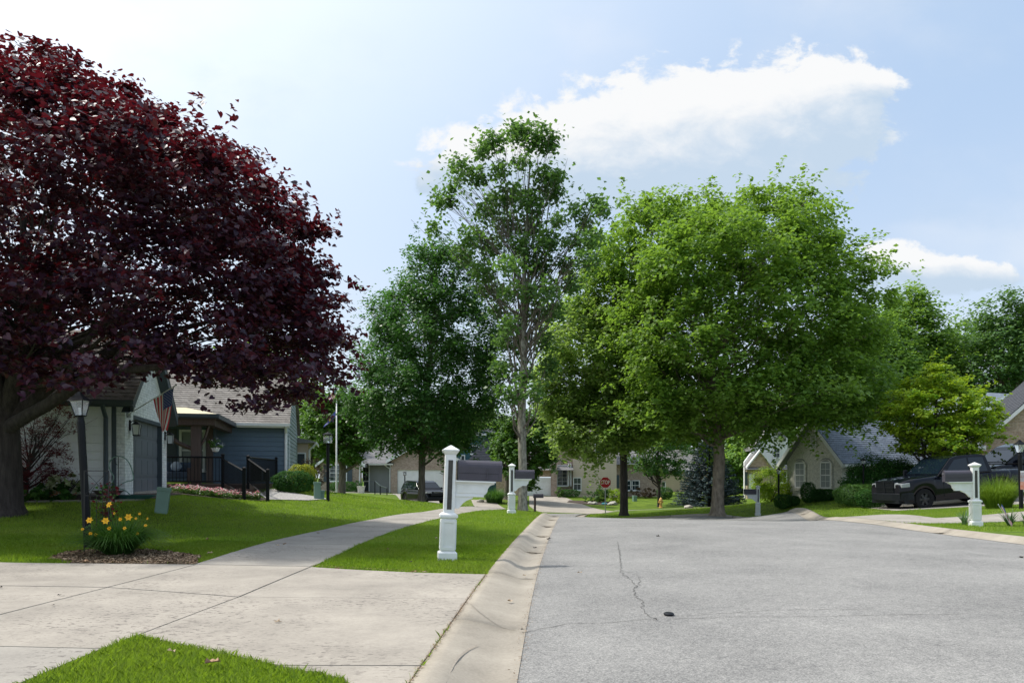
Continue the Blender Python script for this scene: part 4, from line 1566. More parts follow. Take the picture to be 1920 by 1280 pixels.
def window(parent, x, y, z, w, h, cols=2, rows=4, trim=None, rz=0.0, mid=True, depth=.07, tw=.07, pane=None, sill=True):
    """frame centred at x, bottom z, standing proud of the plane y"""
    trim = trim or m_trimw
    f = MB()
    f.box(-w / 2, -w / 2 + tw, -depth, 0, 0, h).box(w / 2 - tw, w / 2, -depth, 0, 0, h)
    f.box(-w / 2 + tw, w / 2 - tw, -depth, 0, 0, tw).box(-w / 2 + tw, w / 2 - tw, -depth, 0, h - tw, h)
    if mid:
        f.box(-w / 2 + tw, w / 2 - tw, -depth * .8, 0, h / 2 - tw * .35, h / 2 + tw * .35)
    if sill:
        f.box(-w / 2 - .04, w / 2 + .04, -depth - .05, -.002, -.06, -.002)
    o = f.build('window', trim, parent)
    o.location = (x, y, z)
    o.rotation_euler = (0, 0, rz)
    p = MB().box(-w / 2 + tw, w / 2 - tw, -depth * .3, -.004, tw, h - tw).build('pane', pane or m_glass, o)
    if cols > 1 or rows > 2:
        g = MB()
        for i in range(1, cols):
            xx = -w / 2 + tw + (w - 2 * tw) * i / cols
            g.box(xx - .009, xx + .009, -depth * .45, -depth * .3, tw, h - tw)
        for i in range(1, rows):
            if mid and i * 2 == rows: continue
            zz = tw + (h - 2 * tw) * i / rows
            g.box(-w / 2 + tw, w / 2 - tw, -depth * .5, -depth * .31, zz - .009, zz + .009)
        g.build('muntin', trim, o)
    return o


def gdoor(parent, x0, x1, y, z0, z1, mat, rows=4, cols=4, rz=0, frame=None, axis='y'):
    """sectional door: raised panels row by row"""
    o = MB().box(x0, x1, -.02, .02, z0, z1).build('garage_door', mat, parent)
    if axis == 'y':
        o.location = (0, y, 0)
    else:
        o.location = (y, 0, 0)
        o.rotation_euler = (0, 0, PI / 2)
    rh = (z1 - z0) / rows
    cw = (x1 - x0) / cols
    for r in range(rows):
        mb_ = MB().box(x0 + .01, x1 - .01, -.034, -.02, z0 + r * rh + .012, z0 + (r + 1) * rh - .012)
        for c in range(cols):
            mb_.box(x0 + c * cw + .035, x0 + (c + 1) * cw - .035, -.041, -.034, z0 + r * rh + .075, z0 + (r + 1) * rh - .075)
        mb_.build('door_panel', mat, o)
    return o


def gutter(parent, a, b, mat, w=.12, h=.11):
    a, b = Vector(a), Vector(b)
    t = (b - a).normalized()
    n = Vector((t.y, -t.x, 0))
    prof = [(0, 0), (w * .8, 0), (w, h), (w * .88, h), (w * .72, .015), (.01, .015), (.01, h), (0, h)]
    v = [a + n * p[0] + Vector((0, 0, p[1])) for p in prof] + [b + n * p[0] + Vector((0, 0, p[1])) for p in prof]
    k = len(prof)
    f = [(i, (i + 1) % k, k + (i + 1) % k, k + i) for i in range(k)] + [tuple(range(k)), tuple(range(k, 2 * k))[::-1]]
    return MB().add(v, f).build('gutter', mat, parent)


def spout(parent, pts, mat, r=.045):
    return MB().tube(pts, r, 6).build('downspout', mat, parent)


def gable_wall(parent, x0, x1, y, t, z0, ze, zr, mat, name='wall', axis='y'):
    xm = (x0 + x1) / 2
    poly = [(x0, z0), (x1, z0), (x1, ze), (xm, zr), (x0, ze)]
    if axis == 'y':
        return MB().prism(poly, 'y', y, y + t).build(name, mat, parent)
    return MB().prism(poly, 'x', y - t, y).build(name, mat, parent)


# ------------------------------------------------------------------ the blue and white house on the left
RA = math.radians(13)
OA = Vector((-9.85, 19.0, .68))
houseA = thing('blue_house', 'blue and white house with grey garage door behind the purple tree', 'house', OA, RA)


def toA(x, y, z=0.0):
    dx, dy = x - OA.x, y - OA.y
    return Vector((dx * math.cos(RA) + dy * math.sin(RA), -dx * math.sin(RA) + dy * math.cos(RA), z - OA.z))


ZE, GD = 2.56, 4.7          # eave height, garage depth
bx(houseA, 'foundation', -9, -.02, .02, GD - .02, -.6, .12, m_conc)
bx(houseA, 'wall', -9, -.26, .02, .20, .12, ZE, m_wsid)
siding(houseA, -9, -.30, .0, .12, ZE, .21, m_wsid)
# white brick gable with the garage opening, facing the street
D0, D1, DZ = .80, 4.05, 2.16
rise = .82
zr = ZE + (GD / 2) * rise
bk = MB()
bk.prism([(0, -.5), (D0, -.5), (D0, DZ), (D1, DZ), (D1, -.5), (GD, -.5), (GD, ZE), (GD / 2, zr), (0, ZE)], 'x', -.22, 0)
bk.box(-.30, -.222, .0 - .03, .30, -.5, ZE)
bk.build('brick_wall', m_whbrick, houseA)
bx(houseA, 'corner_board', -.30, -.20, -.045, -.005, .0, ZE, m_dark)
gdoor(houseA, D0 + .02, D1 - .02, -.15, -.02, DZ, m_gdoor, axis='x', cols=5)
fr = MB().box(-.14, .012, D0, D0 + .05, -.1, DZ).box(-.14, .012, D1 - .10, D1, -.1, DZ).box(-.14, .012, D0 + .05, D1 - .10, DZ - .10, DZ)
fr.build('door_frame', m_dark, houseA)
# roof of the garage wing
OV = .32
ze_ = ZE + .02 - OV * rise
roof_plane(houseA, (-9.2, -OV, ze_ + .12), (.28, -OV, ze_ + .12), (.28, GD / 2, zr + .14), (-9.2, GD / 2, zr + .14), m_roofbr)
roof_plane(houseA, (.28, GD + OV, ze_ + .12), (-9.2, GD + OV, ze_ + .12), (-9.2, GD / 2, zr + .14), (.28, GD / 2, zr + .14), m_roofbr)
for (ya, yb) in ((-OV, GD / 2), (GD + OV, GD / 2)):
    za, zb = ze_ + .08, zr + .10
    MB().prism([(ya, za - .24), (yb, zb - .24), (yb, zb), (ya, za)], 'x', .20, .27).build('rake_board', m_dark, houseA)
    MB().prism([(ya, za - .26), (yb, zb - .26), (yb, zb - .245), (ya, za - .245)], 'x', .0, .20).build('soffit', m_dark, houseA)
bx(houseA, 'soffit', -9.2, .25, -OV, .0, ze_ - .02, ze_ + .02, m_dark)
bx(houseA, 'fascia', -9.2, .27, -OV - .02, -OV, ze_ - .04, ze_ + .13, m_dark)
gutter(houseA, (-9.2, -OV - .02, ze_ + .0), (.28, -OV - .02, ze_ + .0), m_dark)
spout(houseA, [(-.42, -OV - .08, ze_ + .02), (-.42, -.26, ze_ - .14), (-.42, -.09, ze_ - .30), (-.42, -.09, .05), (-.42, -.2, -.02)], m_dark, .055)
bx(houseA, 'wall', -9.2, -9.0, .0, GD, -.5, ZE, m_wsid)


def lantern_wall(parent_thing, p, rz, label):
    t = thing('wall_lantern', label, 'lantern', p, rz, 'wall lanterns beside the garage door')
    MB().box(-.05, .05, -.03, 0, -.05, .22).build('back_plate', m_black, t)
    MB().tube([(0, -.02, .16), (0, -.10, .21), (0, -.17, .17)], .012, 6).build('arm', m_black, t)
    m_ = MB().frustum(.22, .03, .10, .18, 0, -.17).frustum(.15, .16, -.19, -.16, 0, -.17)
    for sx in (-1, 1):
        for sy in (-1, 1):
            m_.tube([(sx * .065, -.17 + sy * .065, -.17), (sx * .09, -.17 + sy * .09, .10)], .008, 4)
    m_.build('cage', m_black, t)
    MB().frustum(.12, .16, -.16, .10, 0, -.17).build('glass', m_lampglass, t)
    return t


m_lampglass = M('frosted_lamp_glass', (.62, .64, .66), .15, .04, 8)
wv = lambda x, y, z: houseA.matrix_basis @ Vector((x, y, z))
bpy.context.view_layer.update()
lantern_wall(houseA, wv(.0, .42, 1.78), RA + PI / 2, 'black wall lantern on the white brick, left of the garage door')
lantern_wall(houseA, wv(.0, 4.42, 1.72), RA + PI / 2, 'black wall lantern right of the garage door, next to the porch')

# main block: brown roof, blue wall, entry wall with windows
c0 = toA(-9.37, 31)
XW, YW = c0.x, c0.y
ZM = 2.74
bx(houseA, 'foundation', -9, XW - .03, YW + .03, YW + 9, -.7, .02, m_conc)
bx(houseA, 'wall', .15, XW - .02, YW + .005, YW + .20, -.35, ZM, m_bsid)
siding(houseA, .17, XW - .07, YW, -.35, ZM - .10, .195, m_bsid)
bx(houseA, 'corner_board', XW - .07, XW + .03, YW - .035, YW + .10, -.4, ZM - .05, m_trimw)
bx(houseA, 'corner_board', .05, .17, YW - .035, YW + .2, -.2, ZM - .05, m_dark)
# grey gable end towards the street
GW = 8.0
zr2 = ZM + GW / 2 * .80
gable_wall(houseA, YW + .02, YW + GW, XW - .01, .2, -.5, ZM, zr2, m_gsid, axis='x')


def clipA(z):
    if z < ZM: return (YW + .10, YW + GW - .02)
    k = (z - ZM) / .80
    return (YW + .05 + k, YW + GW - k)


siding(houseA, 0, 0, XW + .0, -.35, zr2 - .1, .175, m_gsid, 'x', 1, clipA)
bx(houseA, 'trim_strip', XW + .02, XW + .05, YW + 1.55, YW + 1.62, .75, 2.25, m_trimw)
roof_plane(houseA, (-9.2, YW - .35, ZM - .05), (XW + .16, YW - .35, ZM - .05), (XW + .16, YW + GW / 2, zr2 + .15), (-9.2, YW + GW / 2, zr2 + .15), m_roofbr)
roof_plane(houseA, (XW + .16, YW + GW + .35, ZM - .05), (-9.2, YW + GW + .35, ZM - .05), (-9.2, YW + GW / 2, zr2 + .15), (XW + .16, YW + GW / 2, zr2 + .15), m_roofbr)
bx(houseA, 'fascia', .05, XW + .15, YW - .37, YW - .35, ZM - .20, ZM - .03, m_trimw)
bx(houseA, 'soffit', .05, XW + .10, YW - .35, YW, ZM - .19, ZM - .17, m_trimw)
gutter(houseA, (.05, YW - .37, ZM - .14), (XW + .17, YW - .37, ZM - .14), m_trimw)
spout(houseA, [(XW - .0, YW - .42, ZM - .14), (XW - .0, YW - .2, ZM - .3), (XW - .0, YW - .10, ZM - .42), (XW - .0, YW - .10, -.3)], m_trimw, .05)
# rear wing peeping out on the right: cream wall, white door, white gutter
bx(houseA, 'rear_wall', XW - 1.5, XW + .55, YW + GW + .1, YW + GW + 4, -.5, 2.35, m_tan)
MB().prism([(XW - 1.5, 2.9), (XW + .9, 2.38), (XW + .95, 2.30), (XW - 1.5, 2.25)], 'y', YW + GW - .2, YW + GW + 4.3).build('roof', m_roofgr, houseA)
bx(houseA, 'fascia', XW + .95, XW + 1.0, YW + GW - .25, YW + GW + 4.3, 2.22, 2.36, m_trimw)
spout(houseA, [(XW + .95, YW + GW - .2, 2.25), (XW + .8, YW + GW - .1, 2.08), (XW + .62, YW + GW + .05, 1.95), (XW + .6, YW + GW + .05, -.3)], m_trimw, .05)
window(houseA, XW + .2, YW + GW + .08, .1, .5, 1.7, 1, 2, mid=False)
# recessed entry wall
YE = YW + 1.6
bx(houseA, 'entry_wall', -5.6, .15, YE, YE + .2, -.2, ZM, m_bsid)
bx(houseA, 'wall', .05, .16, YW + .2, YE, -.2, ZM, m_bsid)
window(houseA, -.75, YE - .005, .78, 1.05, 1.75, 2, 2, pane=m_curt, tw=.10)
window(houseA, -2.95, YE - .005, .78, .62, 1.75, 1, 4, tw=.10)
bx(houseA, 'shutter', -1.78, -1.38, YE - .04, YE - .002, .75, 2.55, m_dark)
bx(houseA, 'shutter', -2.30, -1.95, YE - .04, YE - .002, .75, 2.55, m_trimw)

# porch: deck, posts, beams, hipped metal roof
dk = MB()
A_, B_, A2, B2 = (toA(-10.07, 26), toA(-9.19, 26), toA(-8.43, 23.5), toA(-7.69, 23.5))
deck_outline = [(-1.4, A_.y), (A_.x, A_.y), (B_.x, B_.y), (2.9, YW - .05), (-1.4, YW + 1.5)]
MB().prism(deck_outline, 'z', .10, .26).build('deck', m_deck, houseA)
MB().prism([(p[0] * .98, p[1] + .03) for p in deck_outline], 'z', -.35, .10).build('deck_skirt', m_bwood, houseA)
for k in range(3):
    t0, t1 = k / 3, (k + 1) / 3
    za = .10 - .16 * k
    a0, a1 = A_.lerp(A2, t0), A_.lerp(A2, t1)
    b0, b1 = B_.lerp(B2, t0), B_.lerp(B2, t1)
    MB().prism([(a0.x, a0.y), (b0.x, b0.y), (b1.x, b1.y), (a1.x, a1.y)], 'z', -.55, za - .02 * k).build('step', m_deck, houseA)


def rail_run(a, b, za, zb, post_a=True, post_b=True, hgt=.98, balls=.115):
    """posts, two rails and balusters between two plan points; za, zb: floor heights"""
    a, b = Vector((a.x, a.y, za)), Vector((b.x, b.y, zb))
    L = (Vector((b.x, b.y)) - Vector((a.x, a.y))).length
    t = MB()
    for (z_, r_) in ((hgt - .03, .030), (.11, .022)):
        t.tube([a + Vector((0, 0, z_)), b + Vector((0, 0, z_))], r_, 4)
    t.build('handrail', m_black, houseA)
    n = int(L / balls)
    src = None
    for i in range(1, n):
        p = a.lerp(b, i / n)
        if src is None:
            src = MB().box(-.009, .009, -.009, .009, .11, hgt - .04).build('baluster', m_black, houseA)
            src.location = p
        else:
            share(src, 'baluster', houseA, p)
    for q, on in ((a, post_a), (b, post_b)):
        if on:
            m_ = MB().box(-.05, .05, -.05, .05, -.25, hgt + .05).frustum(.125, .125, hgt + .05, hgt + .07).frustum(.12, .02, hgt + .07, hgt + .11)
            o = m_.build('rail_post', m_black, houseA)
            o.location = q


V2 = lambda x, y: Vector((x, y, 0))
rail_run(V2(-1.3, A_.y), V2(A_.x, A_.y), .26, .26)
rail_run(V2(A_.x, A_.y), V2(A2.x, A2.y), .26, -.18, False, True, .92)
rail_run(V2(B_.x, B_.y), V2(B2.x, B2.y), .26, -.24, True, True, .92)
rail_run(V2(B_.x + .04, B_.y + .1), V2(2.8, YW - .4), .26, .26, False, True)
P1 = toA(-11.0, 26)
bx(houseA, 'porch_post', P1.x - .16, P1.x + .16, P1.y - .1, P1.y + .2, .26, 2.5, m_bwood, .01)
P2 = toA(-12.14, 30)
bx(houseA, 'porch_post', P2.x - .12, P2.x + .12, P2.y - .1, P2.y + .1, .26, 2.5, m_bwood, .01)
PX0, PX1, PY0 = -1.9, P1.x + .75, P1.y - .35
bx(houseA, 'beam', PX0, PX1 - .1, PY0 + .12, PY0 + .36, 2.32, 2.56, m_bwood)
bx(houseA, 'beam', PX1 - .42, PX1 - .16, PY0 + .36, YW, 2.32, 2.56, m_bwood)


def bracket(p0, p1, w=.10):
    p0, p1 = Vector(p0), Vector(p1)
    pts = [p0.lerp(p1, k / 5) for k in range(6)]
    for k, p in enumerate(pts):
        p += Vector((0, 0, -.14 * math.sin(PI * k / 5)))
    return MB().tube(pts, w * .75, 4).build('bracket', m_bwood, houseA)


bracket((P1.x - 1.3, P1.y + .02, 2.36), (P1.x - .12, P1.y + .02, 1.50))
bracket((P1.x + .42, P1.y + .02, 2.36), (P1.x + .12, P1.y + .02, 1.62), .06)
# hipped roof over the porch, low pitched pale metal, dark rim
ez = 2.60
bx(houseA, 'fascia', PX0 - .1, PX1 + .02, PY0 - .04, PY0, ez - .06, ez + .10, m_dark)
bx(houseA, 'fascia', PX1 + .02, PX1 + .06, PY0 - .04, YW - .2, ez - .06, ez + .10, m_dark)
gutter(houseA, (PX0 - .1, PY0 - .04, ez - .02), (PX1 + .06, PY0 - .04, ez - .02), m_dark)
bx(houseA, 'soffit', PX0, PX1, PY0, YW - .2, ez - .06, ez - .04, m_bwood)
MB().add([(PX0 - .1, PY0 - .05, ez + .10), (PX1 - .02, PY0 - .05, ez + .10), (PX1 - 1.7, YW - 1.2, ez + .62), (PX0 - .1, YW - 1.2, ez + .62), (PX1 + .05, YW - .5, ez + .10)],
         [(0, 1, 2, 3)]).build('porch_roof', m_yroof, houseA, fix=False)
MB().add([(PX1 - .02, PY0 - .05, ez + .10), (PX1 + .05, YW - .45, ez + .10), (PX1 - 1.7, YW - 1.2, ez + .62)], [(0, 1, 2)]).build('porch_roof', m_roofbr, houseA, fix=False)

# things on the porch
pos = wv(P1.x + .62, P1.y + .1, 1.55)
hb = thing('hanging_basket', 'flower basket hanging from the brown porch beam', 'flower basket', pos)
MB().lathe([(.02, -.16), (.10, -.13), (.16, 0), (.15, .0), (.02, -.02)], 12).build('basket', m_white, hb)
MB().tube([(0, 0, .75), (.0, 0, .3), (.12, 0, 0)], .006, 4).tube([(0, 0, .3), (-.12, .0, 0)], .006, 4).build('hanger', m_blackm, hb)
C_, d_ = clumps([(0, 0, .12, .24, .24, .18)], 22, .8)
P_, o_ = leaf_points(C_, 22, .08)
leaves('foliage', P_, .055, KITE, m_leaf_bush, hb, out=o_)
m_pet_w = M('white_petal', (.78, .78, .74), .6, .05)
m_pet_p = M('pink_petal', (.72, .22, .28), .6, .25, 30)
m_pet_o = M('orange_petal', (.75, .25, .10), .6, .2, 30)
C2, _d = clumps([(0, 0, .12, .27, .27, .2)], 50, 1.0)
leaves('blossom', C2, .05, KITE, m_pet_w, hb, out=_d)

sofa = thing('porch_sofa', 'dark blue cushioned sofa behind the left porch railing', 'sofa', wv(-1.2, A_.y + 2.2, .26), RA)
m_cush = M('navy_cushion', (.05, .075, .11), .9, .15, 8)
bx(sofa, 'seat', -1.1, 1.1, -.35, .35, .22, .45, m_cush, .04)
bx(sofa, 'backrest', -1.1, 1.1, .28, .45, .45, .82, m_cush, .04)
for s_ in (-1, 1):
    bx(sofa, 'armrest', s_ * 1.12 - .08, s_ * 1.12 + .08, -.35, .4, .1, .6, m_bwood, .02)
for x_ in (-1.1, 1.1):
    for y_ in (-.3, .35):
        bx(sofa, 'leg', x_ - .03, x_ + .03, y_ - .03, y_ + .03, 0, .22, m_bwood)
m_pil = M('pale_pillow', (.30, .36, .42), .9, .1, 20)
for i_, (xx_, lb_) in enumerate(((-.6, 'pale blue throw pillow on the porch sofa, nearer the garage'), (.55, 'pale blue throw pillow on the porch sofa, nearer the brown post'))):
    pw = MB().lathe([(.02, -.06), (.17, -.05), (.2, 0), (.17, .05), (.02, .06)], 8).build('throw_pillow', m_pil, smooth=True)
    pw.rotation_euler = (PI / 2 - .2, 0, RA)
    pw.location = sofa.location + Vector((xx_ * math.cos(RA), xx_ * math.sin(RA) + .16, .66))
    tag(pw, lb_, 'pillow', 'pillows on the porch sofa')

# ------------------------------------------------------------------ brick house in the middle distance
RB = math.radians(3)
OB = foot(618, 66)
hB = thing('brick_house', 'brown brick house with white garage door behind the pear tree', 'house', OB, RB)
u = 66 / F
xb = lambda px: (px - 618) * u
zb_ = lambda py: CZ - (py - HY) * u - OB.z
GB0, GB1 = xb(600), xb(677)
ze, zr = zb_(866), zb_(838)
gable_wall(hB, GB0, GB1, 0, .3, -.8, ze, zr, m_brbrick)
mid = (GB0 + GB1) / 2
for sx in (-1, 1):
    xe = mid + sx * (GB1 - mid + .35)
    dz = (zr - ze) / (GB1 - mid)
    zee = zr - dz * (GB1 - mid + .35)
    MB().prism([(xe, zee - .22), (mid, zr - .10), (mid, zr + .16), (xe, zee + .04)], 'y', -.38, -.30).build('rake_board', m_trimw, hB)
    MB().prism([(xe, zee - .20), (xe, zee + .05), (mid, zr + .18), (mid, zr + .02)], 'y', -.30, 9).build('roof', m_roofgr, hB)
bx(hB, 'fascia', GB1, GB1 + .36, -.34, -.30, ze - .42, ze - .12, m_trimw)
window(hB, xb(634), -.01, zb_(902), 1.55, 1.5, 4, 4)
bx(hB, 'shutter', xb(651), xb(660), -.06, -.005, zb_(903), zb_(871), m_dark)
bx(hB, 'shutter', xb(607), xb(616), -.06, -.005, zb_(903), zb_(871), m_dark)
bx(hB, 'wall', GB1 - .05, xb(690), 2.2, 2.4, -.8, zb_(868), m_brbrick)
window(hB, xb(679), 2.19, zb_(902), .62, 1.6, 2, 4, tw=.06)
siding(hB, xb(688), xb(727), 1.6, zb_(926), zb_(870), .19, m_grsid)
bx(hB, 'wall', xb(688), xb(727), 1.61, 1.8, -.8, zb_(868), m_grsid)
bx(hB, 'corner_board', xb(686), xb(688), 1.56, 1.7, zb_(922), zb_(868), m_trimw)
bx(hB, 'corner_board', xb(727), xb(729.5), 1.2, 1.75, zb_(922), zb_(868), m_trimw)
xg0, xg1 = xb(730), xb(856)
zg = zb_(840)
yg = .9
MB().prism([(xg0, -.9), (xb(742), -.9), (xb(742), zb_(880)), (xb(830), zb_(880)), (xb(830), -.9), (xg1, -.9), (xg1, zb_(864)), ((xg0 + xg1) / 2, zb_(826)), (xg0, zb_(864))], 'y', yg, yg + .3).build('wall', m_brbrick, hB)
gdoor(hB, xb(742), xb(830), yg + .16, zb_(925.5), zb_(880), m_trimw, 4, 8)
xm_ = (xg0 + xg1) / 2
for sx in (-1, 1):
    xe = xm_ + sx * ((xg1 - xg0) / 2 + .4)
    MB().prism([(xe, zb_(866)), (xe, zb_(861)), (xm_, zb_(821)), (xm_, zb_(825))], 'y', yg - .38, yg + 9).build('roof', m_roofgr, hB)
    MB().prism([(xe, zb_(868)), (xe, zb_(862)), (xm_, zb_(822)), (xm_, zb_(828))], 'y', yg - .46, yg - .40).build('rake_board', m_trimw, hB)
roof_plane(hB, (xb(672), .8, zb_(868)), (xb(736), .8, zb_(868)), (xb(722), 6.5, zb_(818)), (xb(640), 6.5, zb_(818)), m_roofgr, .25)
roof_plane(hB, (xb(560), 3, zb_(866)), (xb(760), 3, zb_(866)), (xb(735), 9, zb_(800)), (xb(590), 9, zb_(800)), m_roofgr, .3)
gutter(hB, (xb(688), .78, zb_(871)), (xb(734), .78, zb_(871)), m_trimw)
spout(hB, [(xb(719), .8, zb_(871)), (xb(721), 1.3, zb_(874)), (xb(727.8), 1.15, zb_(878)), (xb(727.8), 1.15, zb_(924))], m_trimw, .06)
spout(hB, [(xb(680), -.3, zb_(868)), (xb(674.5), -.08, zb_(874)), (xb(673.5), -.08, zb_(920))], m_trimw, .06)
bx(hB, 'front_door', xb(675), xb(684), 2.12, 2.19, zb_(920), zb_(903), m_dark)

# ------------------------------------------------------------------ dark roofed teal house
OC = foot(880, 78)
hC = thing('teal_house', 'teal house with steep dark roof between the pear tree and the sycamore', 'house', OC, math.radians(0))
u = 78 / F
xc = lambda px: (px - 880) * u
zc = lambda py: CZ - (py - HY) * u - OC.z
MB().prism([(xc(842), -1), (xc(945), -1), (xc(945), zc(870)), (xc(940), zc(812)), (xc(905), zc(806)), (xc(842), zc(868))], 'y', 1.5, 1.7).build('wall', m_teal, hC)
roof_plane(hC, (xc(868), .3, zc(874)), (xc(955), .3, zc(874)), (xc(958), 1.4, zc(818)), (xc(912), 1.4, zc(818)), m_roofdk, .3)
bx(hC, 'fascia', xc(866), xc(956), .22, .3, zc(877), zc(873), m_trimw)
roof_plane(hC, (xc(890), 1.2, zc(812)), (xc(965), 1.2, zc(812)), (xc(960), 4, zc(795)), (xc(915), 4, zc(795)), m_roofdk, .3)
bx(hC, 'fascia', xc(892), xc(962), 1.1, 1.2, zc(815), zc(811), m_trimw)
window(hC, xc(889), 1.48, zc(851), 1.0, 1.0, 1, 2, mid=False, tw=.14)
window(hC, xc(866), 1.48, zc(866), .5, .8, 1, 2, mid=False, tw=.10)
bx(hC, 'wall', xc(930), xc(975), .2, 3, -1, zc(874), m_rbrick)
bx(hC, 'wall', xc(868), xc(930), .9, 3, -1, zc(874), m_teal)
MB().prism([(xc(925), zc(868)), (xc(960), zc(842)), (xc(960), zc(838)), (xc(924), zc(864))], 'y', .0, .15).build('rake_board', m_trimw, hC)

# ------------------------------------------------------------------ cream sided house with white garage door
OD = foot(1000, 70)
hD = thing('cream_house', 'cream sided two storey house with white garage door beyond the stop sign', 'house', OD, 0)
u = 70 / F
xd = lambda px: (px - 1000) * u
zd = lambda py: CZ - (py - HY) * u - OD.z
bx(hD, 'wall', xd(960), xd(999.5), .1, .4, -1, zd(880), m_rbrick)
bx(hD, 'wall', xd(999.5), xd(1033), .1, .4, zd(893.5), zd(880), m_rbrick)
gdoor(hD, xd(972), xd(1033), .12, zd(929), zd(895), m_white, 4, 4)
bx(hD, 'brick_pier', xd(1033.3), xd(1044), -.35, .4, -1, zd(868), m_brbrick)
bx(hD, 'wall', xd(1044), xd(1078), .6, .9, -1, zd(840), m_brbrick)
window(hD, xd(1055), .58, zd(911), 1.05, 1.98, 2, 5, tw=.08, mid=False)
bx(hD, 'trim_post', xd(1066), xd(1067.6), .2, .55, zd(911), zd(868), m_trimw)
bx(hD, 'trim_post', xd(1070), xd(1071.6), .2, .55, zd(911), zd(868), m_trimw)
bx(hD, 'wall', xd(1075), xd(1157), .4, .7, -1, zd(800), m_csid)
siding(hD, xd(1075), xd(1157), .39, zd(925), zd(812), .205, m_csid)
window(hD, xd(1083), .36, zd(919), .78, 1.22, 2, 2)
window(hD, xd(1125), .36, zd(852), .9, 1.3, 2, 2)
bx(hD, 'wall', xd(1157), xd(1250), 2, 2.3, -1, zd(868), m_brbrick)
window(hD, xd(1183), 1.98, zd(920), .9, 1.0, 2, 2)
window(hD, xd(1197), 1.98, zd(920), .9, 1.0, 2, 2)
bx(hD, 'shutter', xd(1157.3), xd(1163), .6, 1.2, zd(915), zd(890), m_dark)
roof_plane(hD, (xd(955), -.4, zd(881)), (xd(1075), -.4, zd(881)), (xd(1075), 5, zd(842)), (xd(965), 5, zd(842)), m_roofgr, .3)
roof_plane(hD, (xd(1068), -.1, zd(812)), (xd(1164), -.1, zd(812)), (xd(1164), 4, zd(775)), (xd(1068), 4, zd(775)), m_roofgr, .3)
roof_plane(hD, (xd(1157), 1.4, zd(870)), (xd(1255), 1.4, zd(870)), (xd(1250), 6, zd(830)), (xd(1165), 6, zd(830)), m_roofgr, .3)

# ------------------------------------------------------------------ tan house behind the spruce, and the pale one beside it
OE = foot(1270, 84)
hE = thing('tan_house', 'low tan house half hidden left of the blue spruce', 'house', OE, 0)
u = 84 / F
xe_ = lambda px: (px - 1270) * u
zee_ = lambda py: CZ - (py - HY) * u - OE.z
bx(hE, 'wall', xe_(1235), xe_(1330), .1, .4, -1, zee_(880), m_rbrick)
siding(hE, xe_(1248), xe_(1300), .05, zee_(928), zee_(884), .22, m_tan)
window(hE, xe_(1240), .08, zee_(922), 1.0, 1.2, 2, 2)
window(hE, xe_(1318), .08, zee_(922), 1.0, 1.2, 2, 2)
roof_plane(hE, (xe_(1228), -.4, zee_(882)), (xe_(1340), -.4, zee_(882)), (xe_(1330), 5, zee_(840)), (xe_(1240), 5, zee_(840)), m_roofgr, .3)

OF = foot(1440, 62)
hF = thing('white_house', 'white and tan two storey house seen between spruce and grey gable', 'house', OF, 0)
u = 62 / F
xf = lambda px: (px - 1440) * u
zf = lambda py: CZ - (py - HY) * u - OF.z
MB().prism([(xf(1403), -1), (xf(1485), -1), (xf(1485), zf(820)), (xf(1452), zf(800)), (xf(1425), zf(835)), (xf(1403), zf(865))], 'y', 1.0, 1.3).build('wall', m_trimw, hF)
MB().prism([(xf(1406), zf(875)), (xf(1450), zf(875)), (xf(1428), zf(846))], 'y', .6, .9).build('gable', m_rbrick, hF)
MB().prism([(xf(1403), zf(878)), (xf(1403), zf(874)), (xf(1428), zf(842)), (xf(1428), zf(846))], 'y', .3, .7).build('rake_board', m_trimw, hF)
MB().prism([(xf(1453), zf(878)), (xf(1453), zf(874)), (xf(1428), zf(842)), (xf(1428), zf(846))], 'y', .3, .7).build('rake_board', m_trimw, hF)
bx(hF, 'wall', xf(1406), xf(1482), .7, .95, -1, zf(877), m_tan)
roof_plane(hF, (xf(1400), .2, zf(880)), (xf(1484), .2, zf(880)), (xf(1484), 1.0, zf(872)), (xf(1400), 1.0, zf(872)), m_roofgr, .3)
bx(hF, 'garage_door', xf(1409), xf(1420), .62, .69, zf(932), zf(888), m_white)
bx(hF, 'shutter', xf(1401), xf(1406), .55, .69, zf(910), zf(884), m_dark)
window(hF, xf(1473), .68, zf(905), .7, 1.0, 2, 2)
window(hF, xf(1464), .98, zf(858), .6, .9, 2, 2)
MB().prism([(xf(1480), zf(824)), (xf(1480), zf(818)), (xf(1452), zf(794)), (xf(1452), zf(800))], 'y', .7, 4).build('roof', m_roofgr, hF)
MB().prism([(xf(1418), zf(844)), (xf(1418), zf(838)), (xf(1452), zf(794)), (xf(1452), zf(800))], 'y', .7, 4).build('roof', m_roofgr, hF)

# ------------------------------------------------------------------ grey painted brick gable house on the right
pL = Vector((gx(1476, 45.6), 45.6))
pR = Vector((gx(1579, 42.0), 42.0))
dG = (pR - pL)
WG = dG.length
rzG = math.atan2(dG.y, dG.x)
hG = thing('gable_house', 'pale grey brick house with arched windows and slate grey roof', 'house', (pL.x, pL.y, -.12), rzG)
EG = CZ - (857 - HY) / F * 42 + .12
RG = EG + 2.25
